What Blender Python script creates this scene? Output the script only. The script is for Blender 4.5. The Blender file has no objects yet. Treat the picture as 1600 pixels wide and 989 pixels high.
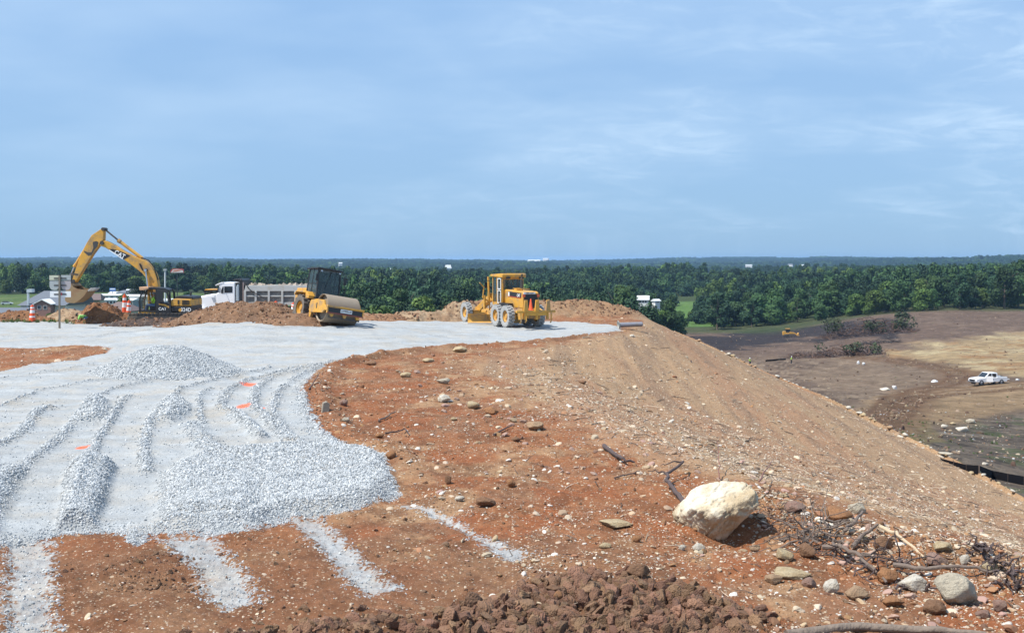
import bpy, bmesh, math, random
import numpy as np
from mathutils import Vector, Matrix, Euler
R = math.radians
random.seed(7); rng = np.random.default_rng(7)
sc = bpy.context.scene
col = sc.collection

# ------------------------------------------------------------------ camera
F = 1700.0; EYE = 4.3; HZ = 405.0
cam_d = bpy.data.cameras.new('camera'); cam = bpy.data.objects.new('camera', cam_d); col.objects.link(cam)
cam.location = (0, 0, EYE); cam.rotation_euler = (R(90), 0, 0)
cam_d.sensor_width = 36; cam_d.lens = 36 * F / 1600
cam_d.shift_y = -(494.5 - HZ) / 1600
cam_d.clip_start = 0.1; cam_d.clip_end = 60000
sc.camera = cam

# ------------------------------------------------------------------ light
SUN_EL, SUN_AZ = 57.0, -115.0        # azimuth measured from +Y (view direction) towards +X
w = bpy.data.worlds.new('World'); sc.world = w; w.use_nodes = True
nt = w.node_tree; nt.nodes.clear()
def N(t, typ, **kw):
    n = t.nodes.new(typ)
    for k, v in kw.items():
        if isinstance(v, tuple) and k.startswith('in'): pass
        setattr(n, k, v)
    return n
sky = N(nt, 'ShaderNodeTexSky', sky_type='NISHITA', sun_disc=False)
sky.sun_elevation = R(SUN_EL); sky.sun_rotation = R(SUN_AZ)
sky.altitude = 300; sky.air_density = 1.0; sky.dust_density = 0.6; sky.ozone_density = 2.2
tc = N(nt, 'ShaderNodeTexCoord')
sep = N(nt, 'ShaderNodeSeparateXYZ'); nt.links.new(tc.outputs['Generated'], sep.inputs[0])
def M(t, op, a, b=None, c=None, clamp=False):
    n = N(t, 'ShaderNodeMath', operation=op); n.use_clamp = clamp
    for i, v in enumerate((a, b, c)):
        if v is None: continue
        if isinstance(v, (int, float)): n.inputs[i].default_value = v
        else: t.links.new(v, n.inputs[i])
    return n.outputs[0]
zc = M(nt, 'MAXIMUM', sep.outputs[2], 0.02)
zc = M(nt, 'ADD', zc, 0.20)
cx = M(nt, 'DIVIDE', sep.outputs[0], zc); cy = M(nt, 'DIVIDE', sep.outputs[1], zc)
cmb = N(nt, 'ShaderNodeCombineXYZ'); nt.links.new(cx, cmb.inputs[0]); nt.links.new(cy, cmb.inputs[1])
mp = N(nt, 'ShaderNodeMapping'); mp.inputs['Scale'].default_value = (1.5, 1.9, 1); mp.inputs['Rotation'].default_value = (0, 0, R(14))
mp.inputs['Location'].default_value = (2.2, 1.3, 0)
nt.links.new(cmb.outputs[0], mp.inputs[0])
n1 = N(nt, 'ShaderNodeTexNoise'); n1.inputs['Scale'].default_value = 0.75; n1.inputs['Detail'].default_value = 4; n1.inputs['Roughness'].default_value = 0.5
n2 = N(nt, 'ShaderNodeTexNoise'); n2.inputs['Scale'].default_value = 3.1; n2.inputs['Detail'].default_value = 9; n2.inputs['Roughness'].default_value = 0.62; n2.inputs['Distortion'].default_value = 0.6
for n in (n1, n2): nt.links.new(mp.outputs[0], n.inputs['Vector'])
c1 = M(nt, 'MULTIPLY', M(nt, 'SUBTRACT', n1.outputs[0], 0.40, clamp=True), 2.2, clamp=True)
c2 = M(nt, 'MULTIPLY', M(nt, 'SUBTRACT', n2.outputs[0], 0.46, clamp=True), 5.0, clamp=True)
up = M(nt, 'MULTIPLY', sep.outputs[2], 9.0, clamp=True)
thin = M(nt, 'MULTIPLY', M(nt, 'MULTIPLY', M(nt, 'ADD', c1, .45, clamp=True), up), 0.42)                       # wide milky veil
wisp = M(nt, 'MULTIPLY', M(nt, 'MULTIPLY', c1, c2), 1.0)
east = M(nt, 'ADD', M(nt, 'MULTIPLY', sep.outputs[0], 1.3), 0.35, clamp=True)
wisp = M(nt, 'MULTIPLY', wisp, east)
cl = M(nt, 'ADD', M(nt, 'ADD', thin, wisp), 0.04, clamp=True)
mix = N(nt, 'ShaderNodeMix', data_type='RGBA'); nt.links.new(cl, mix.inputs[0])
tintn = N(nt, 'ShaderNodeMix', data_type='RGBA', blend_type='MULTIPLY'); tintn.inputs[0].default_value = 1.0
nt.links.new(sky.outputs[0], tintn.inputs[6]); tintn.inputs[7].default_value = (0.86, 0.97, 1.10, 1)
grad = N(nt, 'ShaderNodeMix', data_type='RGBA'); nt.links.new(M(nt, 'MULTIPLY', sep.outputs[2], 2.6, clamp=True), grad.inputs[0])
grad.inputs[6].default_value = (2.75, 4.95, 7.7, 1); grad.inputs[7].default_value = (2.0, 4.35, 8.7, 1)
base = N(nt, 'ShaderNodeMix', data_type='RGBA'); base.inputs[0].default_value = 0.8; nt.links.new(tintn.outputs[2], base.inputs[6]); nt.links.new(grad.outputs[2], base.inputs[7])
nt.links.new(base.outputs[2], mix.inputs[6]); mix.inputs[7].default_value = (6.4, 8.3, 10.4, 1)
bg = N(nt, 'ShaderNodeBackground'); bg.inputs[1].default_value = 0.081
nt.links.new(mix.outputs[2], bg.inputs[0])
wo = N(nt, 'ShaderNodeOutputWorld'); nt.links.new(bg.outputs[0], wo.inputs[0])
sun_d = bpy.data.lights.new('sun', 'SUN'); sun_d.energy = 5.0; sun_d.angle = R(0.5); sun_d.color = (1.0, 0.955, 0.88)
sun = bpy.data.objects.new('sun', sun_d); col.objects.link(sun)
sdir = Vector((math.sin(R(SUN_AZ)) * math.cos(R(SUN_EL)), math.cos(R(SUN_AZ)) * math.cos(R(SUN_EL)), math.sin(R(SUN_EL))))
sun.rotation_euler = sdir.to_track_quat('Z', 'Y').to_euler()
sun.location = (-40, 20, 60)
vs = sc.view_settings; vs.view_transform = 'Standard'; vs.look = 'None'; vs.exposure = 0.36; vs.gamma = 1.0; vs.use_curve_mapping = False
sc.cycles.max_bounces = 5; sc.cycles.diffuse_bounces = 2; sc.cycles.glossy_bounces = 2; sc.cycles.transmission_bounces = 4
sc.cycles.volume_bounces = 0; sc.cycles.transparent_max_bounces = 8; sc.cycles.use_denoising = True
sc.cycles.caustics_reflective = False; sc.cycles.caustics_refractive = False

# ------------------------------------------------------------------ helpers
def P(px, py, d): return Vector(((px - 800) / F * d, d, EYE - (py - HZ) / F * d))
def tag(o, label=None, cat=None, group=None, kind=None):
    if label: o['label'] = label
    if cat: o['category'] = cat
    if group: o['group'] = group
    if kind: o['kind'] = kind
    return o
def empty(name, loc=(0, 0, 0), rz=0.0, rot=None, **k):
    o = bpy.data.objects.new(name, None); col.objects.link(o); o.location = loc
    o.rotation_euler = rot if rot else (0, 0, rz); o.empty_display_size = 0.3
    return tag(o, **k)
def link(name, me, parent=None):
    o = bpy.data.objects.new(name, me); col.objects.link(o)
    if parent: o.parent = parent
    return o
def copy_tree(o, parent=None):
    c = o.copy(); col.objects.link(c)
    if parent: c.parent = parent
    for ch in list(o.children): copy_tree(ch, c)
    return c

def mat(name, c, rough=0.8, metal=0.0, var=0.0, vscale=3.0, dirt=None, dirt_amt=0.0, dirt_scale=1.2, bump=0.0, bscale=30, spec=0.5, trans=0.0, alpha=1.0, objrand=0.0):
    m = bpy.data.materials.new(name); m.use_nodes = True; t = m.node_tree
    b = t.nodes['Principled BSDF']
    b.inputs['Base Color'].default_value = (*c, 1); b.inputs['Roughness'].default_value = rough
    b.inputs['Metallic'].default_value = metal; b.inputs['Specular IOR Level'].default_value = spec
    if trans: b.inputs['Transmission Weight'].default_value = trans
    if alpha < 1: b.inputs['Alpha'].default_value = alpha
    tcn = t.nodes.new('ShaderNodeTexCoord'); last = None
    if var or dirt or objrand:
        rgb = t.nodes.new('ShaderNodeRGB'); rgb.outputs[0].default_value = (*c, 1); last = rgb.outputs[0]
    if objrand:
        oi = t.nodes.new('ShaderNodeObjectInfo'); hs = t.nodes.new('ShaderNodeHueSaturation')
        v = M(t, 'ADD', M(t, 'MULTIPLY', oi.outputs['Random'], 2 * objrand), 1 - objrand)
        h2 = M(t, 'FRACT', M(t, 'MULTIPLY', oi.outputs['Random'], 17.31))
        t.links.new(v, hs.inputs['Value'])
        t.links.new(M(t, 'ADD', M(t, 'MULTIPLY', h2, 0.022), 0.489), hs.inputs['Hue'])
        t.links.new(last, hs.inputs['Color']); last = hs.outputs[0]
    if var:
        n = t.nodes.new('ShaderNodeTexNoise'); n.inputs['Scale'].default_value = vscale; n.inputs['Detail'].default_value = 6
        n.inputs['Roughness'].default_value = 0.65
        t.links.new(tcn.outputs['Object'], n.inputs['Vector'])
        v = M(t, 'ADD', M(t, 'MULTIPLY', n.outputs[0], 2 * var), 1 - var)
        hs = t.nodes.new('ShaderNodeHueSaturation'); t.links.new(v, hs.inputs['Value']); t.links.new(last, hs.inputs['Color']); last = hs.outputs[0]
    if dirt:
        n = t.nodes.new('ShaderNodeTexNoise'); n.inputs['Scale'].default_value = dirt_scale; n.inputs['Detail'].default_value = 8
        n.inputs['Roughness'].default_value = 0.7
        t.links.new(tcn.outputs['Object'], n.inputs['Vector'])
        f = M(t, 'MULTIPLY', M(t, 'SUBTRACT', n.outputs[0], 0.62 - 0.3 * dirt_amt, clamp=True), 5.0, clamp=True)
        f = M(t, 'MULTIPLY', f, min(1.0, 0.45 + dirt_amt))
        mx = t.nodes.new('ShaderNodeMix'); mx.data_type = 'RGBA'; t.links.new(f, mx.inputs[0]); t.links.new(last, mx.inputs[6])
        mx.inputs[7].default_value = (*dirt, 1); last = mx.outputs[2]
        rr = M(t, 'ADD', M(t, 'MULTIPLY', f, 0.9 - rough), rough); t.links.new(rr, b.inputs['Roughness'])
    if last: t.links.new(last, b.inputs['Base Color'])
    if bump:
        n = t.nodes.new('ShaderNodeTexNoise'); n.inputs['Scale'].default_value = bscale; n.inputs['Detail'].default_value = 5
        t.links.new(tcn.outputs['Object'], n.inputs['Vector'])
        bp = t.nodes.new('ShaderNodeBump'); bp.inputs['Strength'].default_value = 0.8; bp.inputs['Distance'].default_value = bump
        t.links.new(n.outputs[0], bp.inputs['Height']); t.links.new(bp.outputs[0], b.inputs['Normal'])
    return m

class MB:
    """collects boxes, prisms, cylinders and tubes into ONE mesh"""
    def __init__(s): s.v = []; s.f = []; s.m = []; s.mi = 0
    def add(s, vs, fs):
        o = len(s.v); s.v += [tuple(v) for v in vs]; s.f += [tuple(i + o for i in f) for f in fs]; s.m += [s.mi] * len(fs); return s
    def box(s, c, d, rot=None):
        x, y, z = d[0] / 2, d[1] / 2, d[2] / 2
        vs = [Vector((a * x, b * y, e * z)) for a in (-1, 1) for b in (-1, 1) for e in (-1, 1)]
        if rot:
            q = Euler(rot).to_matrix(); vs = [q @ v for v in vs]
        vs = [v + Vector(c) for v in vs]
        return s.add(vs, [(0, 1, 3, 2), (4, 6, 7, 5), (0, 4, 5, 1), (2, 3, 7, 6), (0, 2, 6, 4), (1, 5, 7, 3)])
    def bb(s, x0, x1, y0, y1, z0, z1): return s.box(((x0 + x1) / 2, (y0 + y1) / 2, (z0 + z1) / 2), (abs(x1 - x0), abs(y1 - y0), abs(z1 - z0)))
    def prism(s, pts, y0, y1, axis='y', taper=None):
        """2D outline (x,z) extruded along y (or (y,z) along x, or (x,y) along z)"""
        n = len(pts)
        def mk(p, t):
            if axis == 'y': return (p[0], t, p[1])
            if axis == 'x': return (t, p[0], p[1])
            return (p[0], p[1], t)
        c = Vector((sum(p[0] for p in pts) / n, sum(p[1] for p in pts) / n))
        q = pts if not taper else [tuple(c + (Vector(p) - c) * taper) for p in pts]
        vs = [mk(p, y0) for p in pts] + [mk(p, y1) for p in q]
        fs = [tuple(range(n)), tuple(range(2 * n - 1, n - 1, -1))] + [(i, (i + 1) % n, n + (i + 1) % n, n + i)[::-1] for i in range(n)]
        return s.add(vs, fs)
    def cyl(s, a, b, r, seg=14, r2=None, caps=True):
        a = Vector(a); b = Vector(b); d = (b - a); L = d.length
        if L < 1e-6: return s
        q = d.to_track_quat('Z', 'Y').to_matrix(); r2 = r if r2 is None else r2
        vs = [a + q @ Vector((math.cos(2 * math.pi * i / seg) * r, math.sin(2 * math.pi * i / seg) * r, 0)) for i in range(seg)]
        vs += [a + q @ Vector((math.cos(2 * math.pi * i / seg) * r2, math.sin(2 * math.pi * i / seg) * r2, L)) for i in range(seg)]
        fs = [(i, (i + 1) % seg, seg + (i + 1) % seg, seg + i) for i in range(seg)]
        if caps: fs += [tuple(range(seg - 1, -1, -1)), tuple(range(seg, 2 * seg))]
        return s.add(vs, fs)
    def lathe(s, c, axis, prof, seg=28):
        """prof = [(radius, along)] about an axis through c"""
        q = Vector(axis).to_track_quat('Z', 'Y').to_matrix(); c = Vector(c); n = len(prof); vs = []
        for r, t in prof:
            for i in range(seg):
                a = 2 * math.pi * i / seg; vs.append(c + q @ Vector((math.cos(a) * r, math.sin(a) * r, t)))
        fs = []
        for j in range(n - 1):
            for i in range(seg):
                fs.append((j * seg + i, j * seg + (i + 1) % seg, (j + 1) * seg + (i + 1) % seg, (j + 1) * seg + i))
        return s.add(vs, fs)
    def tube(s, pts, rad, seg=7):
        pts = [Vector(p) for p in pts]; n = len(pts); rad = rad if isinstance(rad, (list, tuple)) else [rad] * n
        vs = []; up = Vector((0.13, 0.27, 0.95))
        for i, p in enumerate(pts):
            d = (pts[min(i + 1, n - 1)] - pts[max(i - 1, 0)]).normalized()
            a = d.cross(up)
            if a.length < 1e-3: a = d.cross(Vector((1, 0, 0)))
            a.normalize(); b = d.cross(a)
            vs += [p + (a * math.cos(2 * math.pi * k / seg) + b * math.sin(2 * math.pi * k / seg)) * rad[i] for k in range(seg)]
        fs = [(j * seg + k, j * seg + (k + 1) % seg, (j + 1) * seg + (k + 1) % seg, (j + 1) * seg + k) for j in range(n - 1) for k in range(seg)]
        fs += [tuple(range(seg - 1, -1, -1)), tuple((n - 1) * seg + k for k in range(seg))]
        return s.add(vs, fs)
    def build(s, name, mats, parent=None, bevel=0.0, smooth=False, **k):
        me = bpy.data.meshes.new(name); me.from_pydata(s.v, [], s.f); me.update()
        bm = bmesh.new(); bm.from_mesh(me); bmesh.ops.recalc_face_normals(bm, faces=bm.faces); bm.to_mesh(me); bm.free()
        mats = mats if isinstance(mats, (list, tuple)) else [mats]
        for m in mats: me.materials.append(m)
        for p, i in zip(me.polygons, s.m): p.material_index = i
        if smooth:
            for p in me.polygons: p.use_smooth = True
        o = link(name, me, parent)
        if smooth: me.set_sharp_from_angle(angle=R(38))
        if bevel:
            bv = o.modifiers.new('bevel', 'BEVEL'); bv.width = bevel; bv.segments = 2; bv.limit_method = 'ANGLE'; bv.angle_limit = R(40)
        return tag(o, **k)

def text_mesh(name, s, size, m, parent, loc, rot, ext=0.004, sx=1.0):
    cu = bpy.data.curves.new(name, 'FONT'); cu.body = s; cu.size = size; cu.extrude = ext; cu.align_x = 'CENTER'; cu.align_y = 'CENTER'; cu.offset = size * 0.02
    to = bpy.data.objects.new('tmp', cu); col.objects.link(to); bpy.context.view_layer.update()
    me = bpy.data.meshes.new_from_object(to.evaluated_get(bpy.context.evaluated_depsgraph_get()))
    bpy.data.objects.remove(to); bpy.data.curves.remove(cu)
    me.name = name; me.materials.clear(); me.materials.append(m)
    o = link(name, me, parent); o.location = loc; o.rotation_euler = rot; o.scale = (sx, 1, 1)
    return o

# ---- numpy noise
def _h(ix, iy, seed):
    a = (ix.astype(np.int64) * 374761393 + iy.astype(np.int64) * 668265263 + seed * 1442695040888963) & 0xFFFFFFFF
    a = ((a ^ (a >> 13)) * 1274126177) & 0xFFFFFFFF
    a = ((a ^ (a >> 16)) * 2246822519) & 0xFFFFFFFF
    return ((a ^ (a >> 15)) & 0xFFFF) / 65535.0
def vn(x, y, seed=0):
    ix = np.floor(x); iy = np.floor(y); fx = x - ix; fy = y - iy
    fx = fx * fx * fx * (fx * (fx * 6 - 15) + 10); fy = fy * fy * fy * (fy * (fy * 6 - 15) + 10)
    a = _h(ix, iy, seed); b = _h(ix + 1, iy, seed); c = _h(ix, iy + 1, seed); d = _h(ix + 1, iy + 1, seed)
    return (a + (b - a) * fx) * (1 - fy) + (c + (d - c) * fx) * fy
def fbm(x, y, seed=0, oct=4, rough=0.5):
    s = 0; a = 1; t = 0; c, si = math.cos(0.6), math.sin(0.6)
    for i in range(oct):
        s = s + a * vn(x, y, seed + i * 17); t += a; a *= rough
        x, y = (x * c - y * si) * 2.03 + 11.3, (x * si + y * c) * 2.03 + 5.7
    return s / t
def worley(x, y, seed=0):
    ix = np.floor(x); iy = np.floor(y); best = np.full(x.shape, 9.0); cid = np.zeros(x.shape)
    for dx in (-1, 0, 1):
        for dy in (-1, 0, 1):
            jx = ix + dx; jy = iy + dy
            qx = jx + _h(jx, jy, seed); qy = jy + _h(jx, jy, seed + 5)
            d = (x - qx) ** 2 + (y - qy) ** 2; m = d < best
            best = np.where(m, d, best); cid = np.where(m, _h(jx, jy, seed + 9), cid)
    return np.sqrt(best), cid
def ss(t): t = np.clip(t, 0, 1); return t * t * (3 - 2 * t)
def seg_dist(x, y, pl):
    """distance to a polyline and running parameter"""
    best = np.full(x.shape, 1e9); par = np.zeros(x.shape)
    for i in range(len(pl) - 1):
        ax, ay = pl[i][:2]; bx, by = pl[i + 1][:2]; dx, dy = bx - ax, by - ay; L = dx * dx + dy * dy + 1e-9
        t = np.clip(((x - ax) * dx + (y - ay) * dy) / L, 0, 1)
        d = (x - ax - t * dx) ** 2 + (y - ay - t * dy) ** 2; m = d < best
        best = np.where(m, d, best); par = np.where(m, i + t, par)
    return np.sqrt(best), par
def inside(x, y, pg):
    c = np.zeros(x.shape, bool); n = len(pg)
    for i in range(n):
        ax, ay = pg[i][:2]; bx, by = pg[(i + 1) % n][:2]
        m = ((ay > y) != (by > y)); xs = ax + (y - ay) * (bx - ax) / ((by - ay) if by != ay else 1e-9)
        c ^= (m & (x < xs))
    return c
def sdf(x, y, pg):
    """signed distance, positive inside; far points get a cheap value"""
    out = np.full(x.shape, -5.0); P_ = np.array([p[:2] for p in pg]); a = P_.min(0) - 4; b = P_.max(0) + 4
    m = (x > a[0]) & (x < b[0]) & (y > a[1]) & (y < b[1])
    if not m.any(): return out
    d, _ = seg_dist(x[m], y[m], list(pg) + [pg[0]]); i = inside(x[m], y[m], pg)
    out[m] = np.where(i, d, -d); return out
def G(px, py, z=0.0):
    d = (EYE - z) * F / (py - HZ); return ((px - 800) / F * d, d)
# ------------------------------------------------------------------ terrain
VC = [(0,100,-8),(0,170,-11),(0,300,-15.5),(0,450,-13.8),(0,600,-14),(0,700,-14),(0,1000,-20),(0,2200,-24),(0,3500,-13),(0,5500,-4),
(300,100,-8.5),(300,200,-11),(300,300,-12.5),(300,450,-11.8),(300,650,-14),(300,1000,-20),(300,2200,-25),(300,3500,-14),(300,5500,-4.5),
(560,100,-9),(560,200,-15),(560,400,-18),(600,1000,-22),(600,2200,-26),(600,3500,-16),(600,5500,-5),
(800,110,-9),(800,200,-17),(800,400,-21),(800,1000,-21),(800,2200,-26),(800,3500,-17),(800,5500,-6),
(950,110,-9.5),(950,200,-18),(950,400,-22),(950,1200,-18),(950,2200,-25),(950,5500,-8),
(1050,110,-10),(1100,230,-19.4),(1100,330,-20.5),(1100,450,-24),(1090,600,-26),(1100,1200,-16),(1100,2500,-26),(1100,5500,-10),
(1200,230,-19.4),(1240,250,-19.5),(1232,364,-21.4),(1200,420,-22),(1250,900,-18),(1250,2500,-26),(1250,5500,-9),
(1350,120,-13),(1400,250,-18.5),(1350,370,-16.4),(1400,900,-16.5),(1400,2500,-22),(1400,5500,-7),
(1550,70,-9.7),(1450,85,-10.4),(1600,95,-12.2),(1600,140,-15),(1540,173,-15.5),(1600,230,-16.7),(1600,290,-17),(1500,380,-14.7),(1600,380,-14.7),
(1600,900,-15),(1550,2200,-18),(1560,3500,4),(1600,5500,-4),(1900,100,-12),(1900,380,-14),(1900,1500,-14),(-300,200,-9),(-300,1000,-15)]
_vp = np.array([(a / 300, math.log(b) * 2) for a, b, c in VC]); _vz = np.array([c for a, b, c in VC])
def _tp(r2): return np.where(r2 > 0, 0.5 * r2 * np.log(r2 + 1e-12), 0)
_n = len(VC); _A = np.zeros((_n + 3, _n + 3))
_A[:_n, :_n] = _tp(((_vp[:, None] - _vp[None]) ** 2).sum(-1)) + np.eye(_n) * 0.05
_A[:_n, _n] = 1; _A[:_n, _n + 1:] = _vp; _A[_n, :_n] = 1; _A[_n + 1:, :_n] = _vp.T
_w = np.linalg.solve(_A, np.concatenate([_vz, [0, 0, 0]]))
def Vz(x, y):
    d = np.clip(y, 62, 7000); px = np.clip(800 + F * x / np.maximum(y, 25), -300, 1900)
    a = px / 300; b = np.log(d) * 2
    z = _w[_n] + _w[_n + 1] * a + _w[_n + 2] * b
    for i in range(_n): z = z + _w[i] * _tp((a - _vp[i, 0]) ** 2 + (b - _vp[i, 1]) ** 2)
    far = ss((y - 500) / 900)
    z = z + far * ((fbm(x / 700, y / 500, 3, 3) - 0.5) * 15 + (fbm(x / 220, y / 260, 4, 2) - 0.5) * 6) + ss((y - 3000) / 2000) * (fbm(x / 1400, y / 1200, 7, 3) - 0.5) * 34
    near = 1 - ss((y - 250) / 300)
    z = z + near * ((fbm(x / 14, y / 14, 5, 4) - 0.5) * 0.9)
    return z
CREST = [(9.0, 2), (8.6, 9), (7.5, 14), (6.3, 17.6), (4.7, 20.5), (3.4, 22.2), (2.25, 25.5), (.9, 30), (-.6, 37.5), (-1.4, 44), (-.6, 51), (1.9, 55), (4.8, 62.5), (7.6, 71), (9, 80), (8.5, 86), (4, 88), (-6, 82), (-20, 79), (-120, 79)]
TOE = [(24, -2, -7.1), (24, 51, -7.1), (24, 58.3, -6.8), (23.4, 66, -6.4), (22.2, 76, -5.67), (20, 85, -4.8), (16.8, 95, -3.24), (14.9, 101, -2.5), (12.0, 102, -1.3), (8, 102, -.6), (-6, 92, -1.6), (-20, 90, -1.8), (-120, 90, -1.8)]
MOUND = [(p[0], p[1]) for p in TOE] + [(-120, -30), (24, -30)]
PLAT = CREST + [(-120, -30), (9.5, -30)]
toe_z = np.array([p[2] for p in TOE])
def gw(l): return [G(a, b) for a, b in l]
GRAVEL = gw([(-700, 875), (0, 850), (60, 842), (90, 836), (165, 832), (185, 850), (215, 852), (240, 838), (330, 838), (405, 830), (450, 815), (520, 806), (560, 800), (600, 788), (622, 772), (628, 755), (600, 712), (560, 700), (520, 692), (500, 668), (484, 640), (476, 612), (488, 592), (512, 573), (560, 561), (620, 552), (700, 544), (760, 541), (820, 537), (880, 530), (930, 522), (968, 516), (968, 511), (900, 505), (800, 502), (700, 502), (590, 504), (450, 503), (300, 502), (0, 500), (-900, 500)])
HOLE = gw([(-500, 590), (0, 582), (40, 574), (110, 566), (165, 556), (172, 549), (120, 545), (60, 547), (0, 546), (-500, 548)])
STRIPS = [gw(l) for l in ([(8, 843), (84, 843), (84, 989), (84, 1080), (-30, 1080), (2, 989)], [(245, 838), (330, 836), (372, 880), (415, 938), (345, 946), (318, 925), (300, 885)],
          [(452, 815), (500, 808), (560, 868), (628, 925), (575, 936), (545, 912), (500, 862)], [(625, 786), (680, 794), (752, 836), (838, 868), (800, 876), (765, 862), (720, 828), (660, 800)])]
HEAPS = [  # polygon, height, edge width (metres)
 (gw([(236, 834), (330, 835), (405, 828), (450, 812), (520, 804), (600, 785), (622, 757), (600, 716), (520, 700), (440, 705), (330, 712), (262, 735), (240, 780)]), .17, .5),
 (gw([(240, 828), (320, 832), (400, 826), (436, 808), (432, 770), (390, 752), (300, 748), (245, 745), (235, 780)]), .30, .75),
 (gw([(92, 832), (150, 828), (165, 790), (182, 735), (120, 728), (100, 745), (96, 790)]), .26, .35),
 (gw([(-300, 850), (0, 842), (18, 800), (42, 745), (0, 735), (-300, 740)]), .22, .5),
 (gw([(450, 806), (540, 800), (600, 780), (618, 757), (590, 720), (480, 735), (440, 760)]), .16, .6),
 (gw([(112, 672), (172, 668), (180, 648), (172, 630), (150, 625), (128, 632)]), .26, .6),
 (gw([(236, 668), (275, 666), (308, 650), (300, 634), (262, 628), (242, 644)]), .24, .6),
 (gw([(270, 672), (312, 660), (342, 690), (400, 740), (330, 745), (298, 712)]), .11, .5),
 (gw([(350, 640), (390, 650), (420, 690), (400, 700), (370, 670)]), .12, .5)]
RIDGES = [([(-60, 720), (0, 701), (37, 678), (62, 645), (80, 642)], .10, .22), ([(20, 760), (42, 729), (93, 690), (122, 656), (142, 628), (170, 615), (240, 596)], .09, .2),
 ([(100, 828), (144, 724), (153, 690), (175, 661), (192, 628), (205, 622)], .10, .16), ([(228, 745), (224, 701), (235, 661), (263, 628), (283, 613), (340, 596), (420, 580)], .11, .18),
 ([(318, 668), (311, 650), (311, 622), (330, 612)], .08, .15), ([(408, 690), (388, 670), (345, 642), (351, 619), (391, 596), (450, 582), (540, 566)], .12, .22),
 ([(450, 695), (419, 662), (396, 639), (399, 613), (425, 591), (450, 586), (510, 574)], .11, .22), ([(470, 700), (443, 680), (424, 647), (435, 616), (463, 591), (508, 574), (560, 562)], .10, .2),
 ([(520, 700), (490, 660), (474, 628), (480, 598), (510, 578), (600, 558)], .09, .2), ([(0, 640), (60, 615), (140, 600), (230, 590)], .07, .2), ([(-100, 600), (0, 596), (90, 584), (150, 572)], .06, .25),
 ([(380, 545), (480, 548), (600, 540), (760, 528)], .07, .3), ([(300, 532), (420, 536), (560, 530), (700, 524)], .07, .35), ([(0, 530), (140, 536), (250, 528)], .12, .4), ([(380, 556), (440, 560), (520, 553), (640, 542)], .06, .3),
 ([(150, 520), (300, 523), (480, 519), (640, 516)], .08, .4), ([(600, 515), (760, 517), (900, 513)], .05, .35)]
RIDGES = [(gw(a), b, c) for a, b, c in RIDGES]
CLODS = gw([(600, 1100), (640, 1000), (680, 965), (780, 945), (840, 915), (905, 903), (1000, 905), (1080, 925), (1140, 950), (1180, 975), (1215, 1010), (1240, 1100)])
CLODS2 = gw([(250, 1100), (300, 1000), (430, 980), (560, 968), (680, 962), (700, 1100)])
CLODS3 = gw([(95, 905), (120, 880), (200, 870), (290, 872), (318, 900), (290, 925), (180, 920), (110, 930)])
DEBRIS = [G(1180, 790), G(1300, 830), G(1400, 860), G(1500, 880), G(1620, 905)]
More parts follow.
